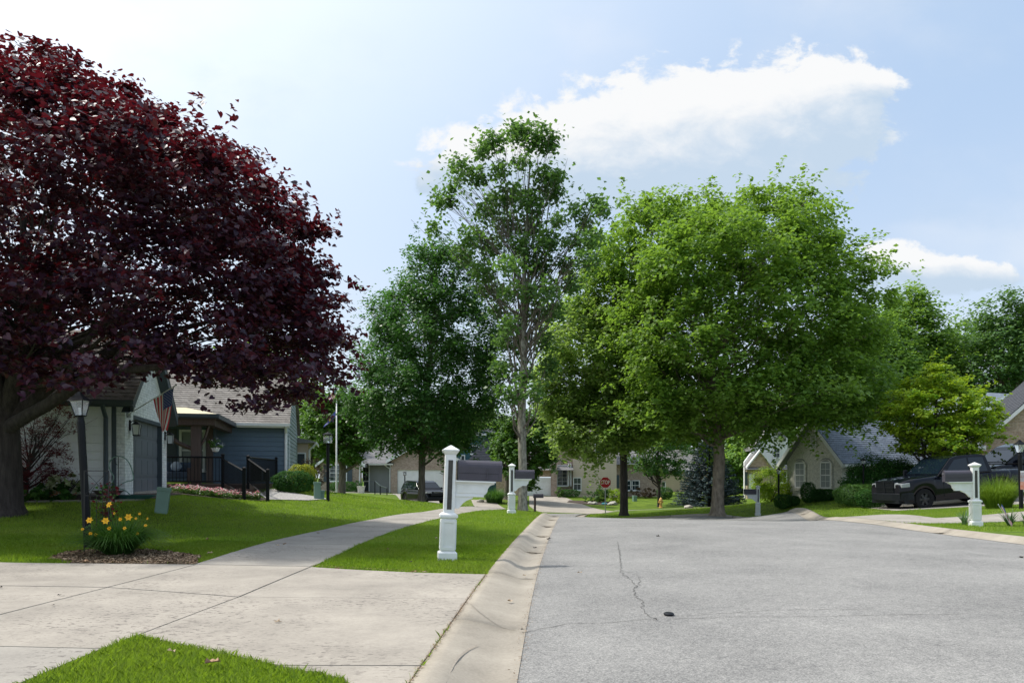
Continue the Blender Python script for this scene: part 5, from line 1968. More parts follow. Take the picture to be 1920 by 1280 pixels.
# gable wall with window openings
def arch(cx, z0, w, h, n=8):
    r = w / 2
    pts = [(cx - r, z0), (cx + r, z0)]
    for k in range(n + 1):
        th = PI * k / n
        pts.append((cx + r * math.cos(th), z0 + h + r * .62 * math.sin(th)))
    return pts
gable_wall(hG, 0, WG, 0, .3, -.7, EG, RG, m_grbrick)
gdz = (RG - EG) / (WG / 2)
for cx_ in (WG * .25, WG * .72):
    # window recess: dark reveal, frame and brick arch standing proud
    out_ = arch(cx_, .62, .98, 1.42)
    inn_ = arch(cx_, .66, .78, 1.40)
    v_ = [(p[0], -.05, p[1]) for p in out_] + [(p[0], -.05, p[1]) for p in inn_] + [(p[0], 0, p[1]) for p in out_]
    k_ = len(out_)
    f_ = [(i, (i + 1) % k_, k_ + (i + 1) % k_, k_ + i) for i in range(1, k_)] + [(i, (i + 1) % k_, 2 * k_ + (i + 1) % k_, 2 * k_ + i) for i in range(k_)]
    w_ = window(hG, cx_, -.01, .66, .78, 1.55, 2, 4, tw=.08, depth=.035, pane=m_curt, sill=False)
    ba_ = MB().add(v_, f_).build('brick_arch', m_grbrick, w_)
    ba_.location = (-cx_, .01, -.66)
    MB().prism([(p[0] - cx_, p[1] - .66) for p in arch(cx_, 2.2, .74, .0)], 'y', -.012, .0).build('fanlight', m_grsid, w_)
    MB().box(-.48, .48, -.10, .0, -.14, -.06).build('sill', m_grbrick, w_)
vt = MB()
vt.prism(arch(WG * .5, EG + .55, .42, .75), 'y', -.05, 0)
vent = vt.build('gable_vent', m_trimw, hG)
sl = MB()
for k in range(10):
    sl.box(WG * .5 - .15, WG * .5 + .15, -.075, -.052, EG + .60 + k * .075, EG + .64 + k * .075)
sl.build('louvre', m_grsid, vent)
LR = 15
ovh = .42
for sx in (-1, 1):
    xe2 = WG / 2 + sx * (WG / 2 + .42)
    zev = EG - .42 * gdz
    if sx > 0:
        roof_plane(hG, (xe2, -ovh, zev + .12), (xe2, LR, zev + .12), (WG / 2, LR, RG + .12), (WG / 2, -ovh, RG + .12), m_roofsl, .17)
    else:
        roof_plane(hG, (xe2, LR, zev + .12), (xe2, -ovh, zev + .12), (WG / 2, -ovh, RG + .12), (WG / 2, LR, RG + .12), m_roofsl, .17)
    MB().prism([(xe2, zev - .16), (WG / 2, RG - .16), (WG / 2, RG + .10), (xe2, zev + .10)], 'y', -ovh - .04, -ovh + .02).build('rake_board', m_trimw, hG)
    MB().prism([(xe2, zev - .17), (WG / 2, RG - .17), (WG / 2, RG - .15), (xe2, zev - .15)], 'y', -ovh + .02, 0).build('soffit', m_grsid, hG)
bx(hG, 'wall', WG - .3, WG, .3, LR, -.7, EG, m_grbrick)
bx(hG, 'wall', 0, .3, .3, LR, -.7, EG, m_grbrick)
zg_ = EG - .42 * gdz
MB().box(WG + .40, WG + .44, -ovh, LR, zg_ - .10, zg_ + .08).build('fascia', m_trimw, hG)
MB().box(WG + .44, WG + .55, -ovh, LR, zg_ - .04, zg_ + .08).build('gutter', m_trimw, hG)
spout(hG, [(WG + .48, .5, zg_), (WG + .3, .6, zg_ - .2), (WG + .07, .7, zg_ - .4), (WG + .07, .7, -.2)], m_trimw, .05)

# brick gable at the right rim
OH = Vector((gx(1846, 40), 40, G(gx(1846, 40), 40)))
hH = thing('brick_house', 'tan brick house whose gable cuts the right rim of the view', 'house', OH, math.radians(-22))
eh = CZ - (822 - HY) / F * 40 - OH.z
WH = 8.6
rh_ = eh + WH / 2 * .98
gable_wall(hH, 0, WH, 0, .3, -.5, eh, rh_, m_rbrick)
for sx in (-1, 1):
    xe2 = WH / 2 + sx * (WH / 2 + .38)
    zev = eh - .38 * .98
    MB().prism([(xe2, zev - .14), (WH / 2, rh_ - .14), (WH / 2, rh_ + .12), (xe2, zev + .12)], 'y', -.42, -.36).build('rake_board', m_trimw, hH)
    MB().prism([(xe2, zev - .15), (WH / 2, rh_ - .15), (WH / 2, rh_ - .13), (xe2, zev - .13)], 'y', -.36, 0).build('soffit', m_trimw, hH)
    if sx < 0:
        roof_plane(hH, (xe2, 10, zev + .14), (xe2, -.42, zev + .14), (WH / 2, -.42, rh_ + .14), (WH / 2, 10, rh_ + .14), m_roofdk, .2)
    else:
        roof_plane(hH, (xe2, -.42, zev + .14), (xe2, 10, zev + .14), (WH / 2, 10, rh_ + .14), (WH / 2, -.42, rh_ + .14), m_roofdk, .2)
bx(hH, 'wall', 0, .3, .3, 9, -.5, eh, m_rbrick)
MB().box(-.38, .0, -.42, -.36, eh - .62, eh - .38).build('eave_return', m_trimw, hH)
spout(hH, [(-.3, -.1, eh - .5), (-.12, .2, eh - .8), (-.08, .2, 0)], m_tan, .05)
gdoor(hH, 1.6, 6.6, -.03, 0, 2.2, m_white, 4, 6)

# slate hipped roof behind the yellow-green tree
OI = foot(1850, 58)
hI = thing('slate_roof_house', 'house with blue grey hipped roof behind the yellow-green tree', 'house', OI, 0)
u = 58 / F
xi = lambda px: (px - 1850) * u
zi = lambda py: CZ - (py - HY) * u - OI.z
bx(hI, 'wall', xi(1600), xi(1990), .4, .7, -1, zi(790), m_rbrick)
MB().add([(xi(1820), 0, zi(768)), (xi(2000), 0, zi(768)), (xi(1990), 6, zi(722)), (xi(1866), 4, zi(722))], [(0, 1, 2, 3)]).build('roof', m_roofsl, hI, fix=False)
MB().add([(xi(1820), 0, zi(768)), (xi(1866), 4, zi(722)), (xi(1850), 8, zi(735)), (xi(1805), 8, zi(768))], [(0, 1, 2, 3)]).build('roof', m_roofsl, hI, fix=False)
roof_plane(hI, (xi(1590), .2, zi(826)), (xi(1800), .2, zi(826)), (xi(1790), 5, zi(790)), (xi(1620), 5, zi(790)), m_roofsl, .3)
MB().box(xi(1820), xi(2000), .0, .1, zi(772), zi(768)).build('fascia', m_trimw, hI)

# ------------------------------------------------------------------ mailboxes
m_box = M('mailbox_charcoal', (.055, .05, .068), .45, .08, 8, spec=.5)
m_strip = M('dark_inlay', (.05, .05, .045), .4, .3, 25)
m_red = M('red_flag_paint', (.5, .02, .02), .4, .05)


def mailbox(label, px, py_d, yaw, side=1, lean=0.0, scale=1.0, flag=True):
    """post with plinth, pedestal, collar, tall shaft with dark inlay, cap; box on a scrolled arm towards +x*side"""
    B_ = foot(px, py_d)
    t = thing('mailbox', label, 'mailbox', B_, yaw, 'white posted mailboxes along the kerb', ry=lean)
    t.scale = (scale,) * 3
    p = MB()
    p.frustum(.27, .27, -.12, .115)
    p.frustum(.27, .215, .115, .135)
    p.box(-.10, .10, -.10, .10, .135, .60)
    p.frustum(.21, .25, .60, .62).frustum(.255, .255, .62, .66).frustum(.25, .17, .66, .69)
    p.box(-.078, .078, -.078, .078, .69, 1.52)
    p.build('post', m_white, t, bevel=.006)
    pn = MB()
    for a in range(4):
        R4 = Matrix.Rotation(a * PI / 2, 4, 'Z')
        pn.box(-.098, -.068, -.114, -.100, .16, .585, M4=R4).box(.068, .098, -.114, -.100, .16, .585, M4=R4)
        pn.box(-.068, .068, -.114, -.100, .16, .20, M4=R4).box(-.068, .068, -.114, -.100, .55, .585, M4=R4)
    pn.build('panel_moulding', m_white, t)
    st = MB()
    for a in range(4):
        R4 = Matrix.Rotation(a * PI / 2, 4, 'Z')
        if a in (1, 3): continue
        st.box(-.033, .033, -.084, -.0785, .735, 1.44, M4=R4)
    st.build('inlay_strip', m_strip, t)
    fm = MB()
    for a in (0, 2):
        R4 = Matrix.Rotation(a * PI / 2, 4, 'Z')
        fm.box(-.041, -.034, -.087, -.0785, .728, 1.447, M4=R4).box(.034, .041, -.087, -.0785, .728, 1.447, M4=R4)
    fm.build('inlay_frame', m_trimw, t)
    c = MB().frustum(.158, .235, 1.52, 1.575).frustum(.235, .235, 1.575, 1.59).frustum(.235, .02, 1.59, 1.655)
    c.build('cap', m_white, t, bevel=.003)
    s = side
    # arm: scrolled board under the box
    x0 = .078
    prof = [(0, 0), (.57, 0), (.57, -.025), (.54, -.03), (.50, -.05), (.475, -.09), (.47, -.13), (.45, -.165), (.42, -.185), (.41, -.205), (.27, -.21), (.255, -.235),
            (.22, -.25), (.17, -.27), (.12, -.31), (.085, -.355), (.06, -.385), (0, -.385)]
    zt = 1.135
    MB().prism([(s * (x0 + a), zt + b) for a, b in prof], 'y', -.035, .035).build('bracket', m_white, t, bevel=.003)
    MB().box(min(s * (x0 + .03), s * (x0 + .44)), max(s * (x0 + .03), s * (x0 + .44)), -.045, .045, zt - .16, zt - .045).box(min(s * x0, s * (x0 + .42)), max(s * x0, s * (x0 + .42)), -.05, .05, zt - .212, zt - .19).build('bracket_panel', m_white, t, bevel=.003)
    MB().box(min(s * x0, s * (x0 + .58)), max(s * x0, s * (x0 + .58)), -.105, .105, zt, zt + .02).build('shelf', m_white, t)
    # box with rounded roof
    n = 9
    hb_, w_ = .20, .095
    arc = [(-w_, 0), (w_, 0)] + [(w_ * math.cos(PI * k / n), hb_ + w_ * math.sin(PI * k / n)) for k in range(n + 1)]
    xs0, xs1 = s * (x0 + .03), s * (x0 + .655)
    MB().prism([(a, zt + .022 + b) for a, b in arc], 'x', min(xs0, xs1), max(xs0, xs1)).build('box', m_box, t, bevel=.003)
    big = [(a * 1.05, b * 1.02) for a, b in arc]
    MB().prism([(a, zt + .020 + b) for a, b in big], 'x', min(xs1 - s * .03, xs1 + s * .012), max(xs1 - s * .03, xs1 + s * .012)).build('door', m_box, t)
    MB().box(min(xs0 + s * .01, xs1 - s * .04), max(xs0 + s * .01, xs1 - s * .04), -.098, .098, zt + .125, zt + .129).build('seam', m_black, t)
    MB().box(min(xs1 + s * .012, xs1 + s * .030), max(xs1 + s * .012, xs1 + s * .030), -.02, .02, zt + .22, zt + .25).build('door_latch', m_galv, t)
    if flag:
        MB().box(s * .53 - .008, s * .53 + .008, -.106, -.098, zt + .04, zt + .20).tube([(s * .53, -.10, zt + .06), (s * .53, -.115, zt + .06)], .02, 8).build('flag', m_box, t)
    return t


mailbox('nearest white post with charcoal mailbox, on the verge by the driveway', 838, 10.75, math.radians(9), 1, math.radians(2.0), 1.0)
mailbox('white post with charcoal mailbox beside the pale sycamore trunk', 959, 24.6, math.radians(6), 1, math.radians(.4), 1.0)
mailbox('small white mailbox right of the biggest trunk across the road', 1421, 41, math.radians(-6), -1, 0, 1.0, False)
mailbox('white mailbox with yuccas at its foot in front of the pickup', 1829, 19.4, math.radians(-10), -1, -math.radians(.8), 1.0, False)
B_ = foot(1003, 44)
t = thing('mailbox', 'dark mailbox low behind the sycamore trunk', 'mailbox', B_, .1)
MB().box(-.06, .06, -.06, .06, -.1, 1.05).build('post', m_bwood, t)
MB().prism([(-.1, 1.0), (.1, 1.0), (.1, 1.15), (.06, 1.22), (0, 1.24), (-.06, 1.22), (-.1, 1.15)], 'x', -.1, .5).build('box', m_box, t, bevel=.003)


# ------------------------------------------------------------------ lamp posts
def lamp_post(label, px, d, H, lean=(0, 0), style='cyl', r=.042, yaw=0.0, glass_s=1.0):
    B_ = foot(px, d)
    t = thing('lamp_post', label, 'lamp post', B_, yaw, 'black garden lamp posts', rx=lean[1], ry=lean[0])
    hl = .34 * glass_s
    zt = H - hl
    pm = MB().lathe([(r * 1.0, -.2), (r, zt * .95), (r * .8, zt * .97), (r * .8, zt)], 12)
    pm.build('post', m_black, t, smooth=False)
    sc = glass_s
    if style == 'cyl':
        MB().lathe([(.05 * sc, zt - .06), (.05 * sc, zt), (.10 * sc, zt + .02), (.10 * sc, zt + .035)], 14).build('lamp_base', m_black, t)
        MB().lathe([(.155 * sc, zt + .25 * sc), (.155 * sc, zt + .285 * sc), (.04 * sc, zt + .33 * sc), (.015 * sc, zt + .35 * sc)], 14).build('lamp_head', m_black, t)
        MB().lathe([(.125 * sc, zt + .035), (.125 * sc, zt + .25 * sc)], 14).build('lamp_glass', m_lampglass2, t, smooth=True)
        c = MB()
        for k in range(6):
            a = k * PI / 3
            c.tube([(.13 * sc * math.cos(a), .13 * sc * math.sin(a), zt + .03), (.13 * sc * math.cos(a), .13 * sc * math.sin(a), zt + .26 * sc)], .007, 4)
        c.build('cage', m_black, t)
    else:
        c = MB().frustum(.09 * sc, .13 * sc, zt - .02, zt).frustum(.26 * sc, .10 * sc, zt + .22 * sc, zt + .30 * sc).frustum(.10 * sc, .03 * sc, zt + .30 * sc, zt + .36 * sc)
        for sx in (-1, 1):
            for sy in (-1, 1):
                c.tube([(sx * .055 * sc, sy * .055 * sc, zt), (sx * .10 * sc, sy * .10 * sc, zt + .22 * sc)], .008, 4)
        c.build('lamp_head', m_black, t)
        MB().frustum(.10 * sc, .185 * sc, zt + .001, zt + .219 * sc).build('lamp_glass', m_lampglass2, t)
        MB().lathe([(.02, zt), (.02, zt + .12)], 8).build('bulb', m_white, t)
    return t


def clear_glass(name):
    m, nt, p = new_mat(name)
    p.inputs['Base Color'].default_value = (.85, .88, .9, 1)
    p.inputs['Roughness'].default_value = .08
    p.inputs['Transmission Weight'].default_value = .75
    p.inputs['IOR'].default_value = 1.15
    return m


m_lampglass2 = clear_glass('lamp_glass')
lamp_post('leaning black lamp post with square lantern, by the yellow daylilies', 165, 11.3, 2.36, (-math.radians(3.2), 0), 'sq', .055)
lamp_post('black lamp post with round lantern near the flagpole', 615, 25, 2.30, (0, 0), 'cyl', .055, glass_s=1.15)
lamp_post('small black lamp post in front of the brick garage', 759, 62, 1.95, (0, 0), 'cyl', .05)
lamp_post('thin black lamp post beside the yellow-green shrub, left of the grey gable', 1460, 42, 2.1, (0, 0), 'sq', .05)
lamp_post('black lamp post with square lantern at the right rim by the ornamental grass', 1915, 23.5, 2.15, (-math.radians(1.5), 0), 'sq', .06, glass_s=1.1)
lamp_post('small lamp post rising from the tall shrub beside the pickup', 1619, 36, 2.15, (0, 0), 'cyl', .04, glass_s=.8)


# ------------------------------------------------------------------ flags
m_fred = M('flag_red', (.62, .04, .075), .7, .08, 12)
m_fwhite = M('flag_white', (.86, .86, .88), .7, .04, 12)
m_fblue = M('flag_blue', (.06, .09, .30), .7, .1, 12)
m_fgold = M('flag_gold', (.75, .5, .05), .6, .1, 12)


def us_flag(parent, fn, name='flag', nx=24):
    """fn(u,v)->point; u 0 at the hoist .. 1 at the fly, v 0 top .. 1 bottom"""
    ny = 26
    v = [fn(i / nx, j / ny) for j in range(ny + 1) for i in range(nx + 1)]
    f, mi = [], []
    for j in range(ny):
        for i in range(nx):
            a = j * (nx + 1) + i
            f.append((a, a + 1, a + nx + 2, a + nx + 1))
            stripe = j // 2
            if j < 14 and i < nx * .4:
                mi.append(2)
            else:
                mi.append(0 if stripe % 2 == 0 else 1)
    m_ = MB()
    m_.v = [tuple(p) for p in v]
    m_.f = f
    m_.mi = mi
    o = m_.build(name, [m_fred, m_fwhite, m_fblue], parent, smooth=True, fix=False)
    s = MB()
    for r in range(9):
        for c in range(6 if r % 2 == 0 else 5):
            uu = (.033 + .0667 * c + (.033 if r % 2 else 0)) * .98
            vv = .054 * (r + 1)
            p = Vector(fn(uu, vv))
            e1 = (Vector(fn(uu + .012, vv)) - p)
            e2 = (Vector(fn(uu, vv + .018)) - p)
            nn = e1.cross(e2).normalized() * .004
            for sg in (1, -1):
                pts = []
                for k in range(10):
                    rr = 1.0 if k % 2 == 0 else .42
                    th = PI / 2 + k * PI / 5
                    pts.append(p + e1 * math.cos(th) * rr - e2 * math.sin(th) * rr + nn * sg)
                s.add(pts, [tuple(range(10))])
    s.build('stars', m_fwhite, o, fix=False)
    return o


# flag on the garage
pole0 = wv(.02, .25, 2.0)
p0 = at(238, 778, pole0.y - .1)
p1 = at(330, 722, p0.y - .9)
fg = thing('wall_flag', 'american flag on a slanting pole beside the grey garage door', 'flag', p0)
d01 = p1 - p0
MB().tube([(0, 0, 0), d01], .013, 8).lathe([(.02, -.02), (.03, 0), (.02, .02)], 8, tuple(d01)).build('pole', m_pole, fg)
MB().box(-.05, .05, -.02, .10, -.06, .06).build('bracket', m_galv, fg)
un = d01.normalized()


def fnA(u_, v_):
    # hoist along the outer pole; v runs down the pole from its tip, the fly hangs down
    a = d01 - un * (.08 + .80 * v_)
    drop = 1.05 * u_
    sw = .05 * math.sin(v_ * 11 + u_ * 3.0) * (.35 + u_)
    side_ = .04 * math.sin(v_ * 6.5 + u_ * 2)
    pinch = Vector((-.20 * u_ * (1 - v_) + .19 * u_ * v_, 0, 0))
    return (a.x + pinch.x + side_ * u_, a.y + sw, a.z - drop * (1 - .22 * v_ * u_) - .02)


us_flag(fg, fnA)

# tall flagpole with two flags
B_ = foot(631, 44)
fp = thing('flagpole', 'tall white flagpole on the lawn right of the blue house', 'flagpole', B_)
HP = CZ - (722 - HY) / F * 44 - B_.z
MB().lathe([(.06, -.1), (.055, 0), (.03, HP), (.03, HP)], 10).lathe([(.01, HP), (.06, HP + .05), (.06, HP + .09), (.01, HP + .13)], 10).build('pole', m_pole, fp, smooth=True)
top = B_ + Vector((0, 0, HP))
f1 = thing('american_flag', 'small american flag drooping from the top of the tall white flagpole', 'flag', top)


def fnB(u_, v_):
    z = -.05 - .62 * v_ - .60 * u_ * (1 - .25 * v_)
    return (-.38 * u_ * (1 + .2 * math.sin(v_ * 7)) - .02, .06 * math.sin(u_ * 9 + v_ * 4), z)


us_flag(f1, fnB, nx=14)
f2 = thing('state_flag', 'blue flag with a gold torch below the american flag on the flagpole', 'flag', top - Vector((0, 0, 1.35)))
nx_, ny_ = 14, 10
fnC = lambda u_, v_: (-.72 * u_ - .03, .05 * math.sin(u_ * 10 + v_ * 3), -.08 - .40 * v_ * (1 - .5 * u_) - .98 * u_ * (1 - .1 * v_))
m_ = MB()
m_.v = [fnC(i / nx_, j / ny_) for j in range(ny_ + 1) for i in range(nx_ + 1)]
for j in range(ny_):
    for i in range(nx_):
        a = j * (nx_ + 1) + i
        m_.f.append((a, a + 1, a + nx_ + 2, a + nx_ + 1))
        m_.mi.append(0)
fl2 = m_.build('flag', [m_fblue], f2, smooth=True, fix=False)
em = MB()
def on_c(u_, v_, sg):
    q = fnC(u_, v_)
    return (q[0], q[1] + .008 * sg, q[2])
for sg in (-1, 1):
    em.add([on_c(.47, .75, sg), on_c(.53, .75, sg), on_c(.56, .48, sg), on_c(.60, .36, sg), on_c(.5, .22, sg), on_c(.42, .36, sg), on_c(.44, .48, sg)], [tuple(range(7))])
    for k in range(13):
        th = 2 * PI * k / 13
        cu, cv = .5 + .26 * math.cos(th), .45 + .33 * math.sin(th)
        em.add([on_c(cu + .03 * math.cos(a), cv + .05 * math.sin(a), sg) for a in (0, PI / 2, PI, 3 * PI / 2)], [(0, 1, 2, 3)])
em.build('emblem', m_fgold, fl2, fix=False)

# small stick flag among the yuccas
B_ = foot(1898, 19.2)
sf = thing('stick_flag', 'small drooping american flag on a stick among the yuccas', 'flag', B_)
tp_ = Vector((-.36, 0, .56))
MB().tube([(0, 0, -.05), tp_], .006, 5).lathe([(.004, -.01), (.012, 0), (.004, .01)], 6, tuple(tp_)).build('pole', m_pole, sf)
us_flag(sf, lambda u_, v_: (tp_.x + .03 + (.05 + .30 * v_ * .2) + .27 * u_ - .06 * v_, -.02 * math.sin(u_ * 7), tp_.z - .01 - .50 * u_ - .11 * v_ + .03), nx=12)

# garden flag at the right rim
B_ = foot(1921, 22.6)
gf = thing('garden_flag', 'orange and white garden banner hanging from the right lamp post', 'banner', B_)
MB().tube([(-.02, 0, 1.23), (-.36 + .62, 0, 1.23)], .008, 5).build('rod', m_blackm, gf)
m_or = M('banner_orange', (.75, .16, .05), .7, .2, 9, col2=(.72, .45, .35))
g_ = MB()
x0_, x1_ = -.14, .28
for (za, zb2, mi_) in ((1.22, 1.18, 0), (1.18, .90, 2), (.90, .66, 1)):
    g_.add([(x0_ + .02, -.004, za), (x1_, -.004, za), (x1_, -.004, zb2), (x0_ + .02, -.004, zb2), (x0_ + .02, .004, za), (x1_, .004, za), (x1_, .004, zb2), (x0_ + .02, .004, zb2)],
           [(0, 1, 2, 3), (4, 5, 6, 7), (0, 4, 7, 3), (1, 5, 6, 2)], mi_)
m_peach = M('banner_peach', (.62, .30, .20), .7, .5, 16, col2=(.55, .60, .66))
g_.build('banner_cloth', [m_fwhite, m_or, m_peach], gf)

# ------------------------------------------------------------------ stop sign
B_ = foot(1135, 50)
ss = thing('stop_sign', 'red octagonal stop sign on a thin post', 'sign', B_)
hs = CZ - (904 - HY) / F * 50 - B_.z
MB().box(-.03, .03, -.02, .02, -.3, hs + .30).build('post', m_galv, ss)
m_sred = M('sign_red', (.42, .012, .02), .4, .04, 6)
R_ = .40
octo = lambda r: [(r * math.cos(PI / 8 + k * PI / 4), hs + r * math.sin(PI / 8 + k * PI / 4)) for k in range(8)]
MB().prism(octo(R_), 'y', -.036, -.030).build('border', m_fwhite, ss)
MB().prism(octo(R_ * .945), 'y', -.040, -.037).build('face', m_sred, ss)
cu = bpy.data.curves.new('lettering', 'FONT')
cu.body = 'STOP'
cu.align_x = 'CENTER'
cu.align_y = 'CENTER'
cu.size = .37
cu.extrude = .001
cu.offset = .003
cu.materials.append(m_fwhite)
tx = bpy.data.objects.new('lettering', cu)
COL.objects.link(tx)
tx.parent = ss
tx.location = (0, -.043, hs)
tx.rotation_euler = (PI / 2, 0, 0)
tx.scale = (.66, 1, 1)
bpy.context.view_layer.update()
me_ = bpy.data.meshes.new_from_object(tx)
mt_ = tx.matrix_local.copy()
bpy.data.objects.remove(tx)
tx = bpy.data.objects.new('lettering', me_)
COL.objects.link(tx)
tx.parent = ss
tx.matrix_local = mt_

# ------------------------------------------------------------------ utility boxes
def pedestal(label, px, d, w, h, lean=0, group='green utility boxes on the left lawn'):
    t = thing('utility_box', label, 'utility box', foot(px, d), math.radians(18), group, ry=lean)
    MB().box(-w / 2, w / 2, -w * .4, w * .4, -.1, h - .05).build('body', m_green_box, t, bevel=.012)
    MB().box(-w / 2 - .012, w / 2 + .012, -w * .4 - .012, w * .4 + .012, h - .09, h).build('lid', m_green_box, t, bevel=.01)
    return t


pedestal('leaning green utility box on the lawn right of the daylilies', 302, 17.4, .27, .60, math.radians(7))
pedestal('pale green utility box left of the round lantern lamp post', 595, 25.4, .22, .60)
pedestal('short green utility box squeezed beside the taller one near the lamp post', 604, 25.6, .14, .32)
pedestal('small pale utility box on the far lawn behind the stop sign', 1190, 66, .35, .5, 0, None)

# fire hydrant on the far lawn
B_ = foot(1239, 58)
hy = thing('fire_hydrant', 'yellow fire hydrant beside the small leaning tree trunk', 'hydrant', B_)
m_yel = M('hydrant_yellow', (.62, .36, .12), .5, .1, 8)
MB().lathe([(.16, 0), (.16, .06), (.11, .08), (.11, .52), (.15, .54), (.15, .60), (.10, .72), (.03, .80), (.02, .86)], 12).build('barrel', m_yel, hy)
MB().tube([(-.2, 0, .45), (.2, 0, .45)], .06, 8).tube([(0, -.2, .40), (0, 0, .40)], .08, 8).build('outlet', m_yel, hy)

# ------------------------------------------------------------------ vehicles
m_navy = M('black_blue_car_paint', (.003, .004, .008), .05, .1, 3, spec=.28)
m_blk = M('black_plastic', (.012, .014, .018), .45, .1, 12, spec=.2)
m_tyre = M('tyre_rubber', (.014, .014, .015), .85, .2, 20, spec=.15)
m_rim = M('black_rim', (.03, .03, .035), .3, .1, 8, metal=.2)
m_cglass = glass_mat('car_glass', (.006, .012, .020), .03)
m_head = M('headlight_lens', (.30, .32, .34), .12, .1, 20)
m_chrome = M('dull_chrome', (.45, .46, .48), .25, .1, 10, metal=.9)


def arch_profile(x_c, r, zc_, n=9):
    return [(x_c + r * math.cos(PI - PI * k / n), zc_ + r * math.sin(PI - PI * k / n)) for k in range(n + 1)]


def wheel(parent, x, y, r, w, sgn, spokes=6):
    t_ = MB().lathe([(r * .60, -w / 2), (r * .94, -w / 2), (r, -w / 2 + .03), (r, w / 2 - .03), (r * .94, w / 2), (r * .60, w / 2), (r * .60, -w / 2)], 28, cap=False)
    o = t_.build('wheel', m_tyre, parent, smooth=False)
    o.rotation_euler = (PI / 2, 0, 0)
    o.location = (x, y, r)
    rm = MB().lathe([(r * .60, -w * .3), (r * .62, w * .45), (r * .57, w * .45), (r * .52, w * .1), (.02, w * .05)], 24)
    for k in range(spokes):
        a = 2 * PI * k / spokes
        M4 = Matrix.Rotation(a, 4, 'Z')
        rm.box(.03, r * .56, -.045, .045, w * .12, w * .38, M4=M4)
    rm.lathe([(.08, w * .1), (.08, w * .44), (.04, w * .46)], 12)
    ro = rm.build('rim', m_rim, o)
    ro.rotation_euler = (PI, 0, 0) if sgn < 0 else (0, 0, 0)
    return o


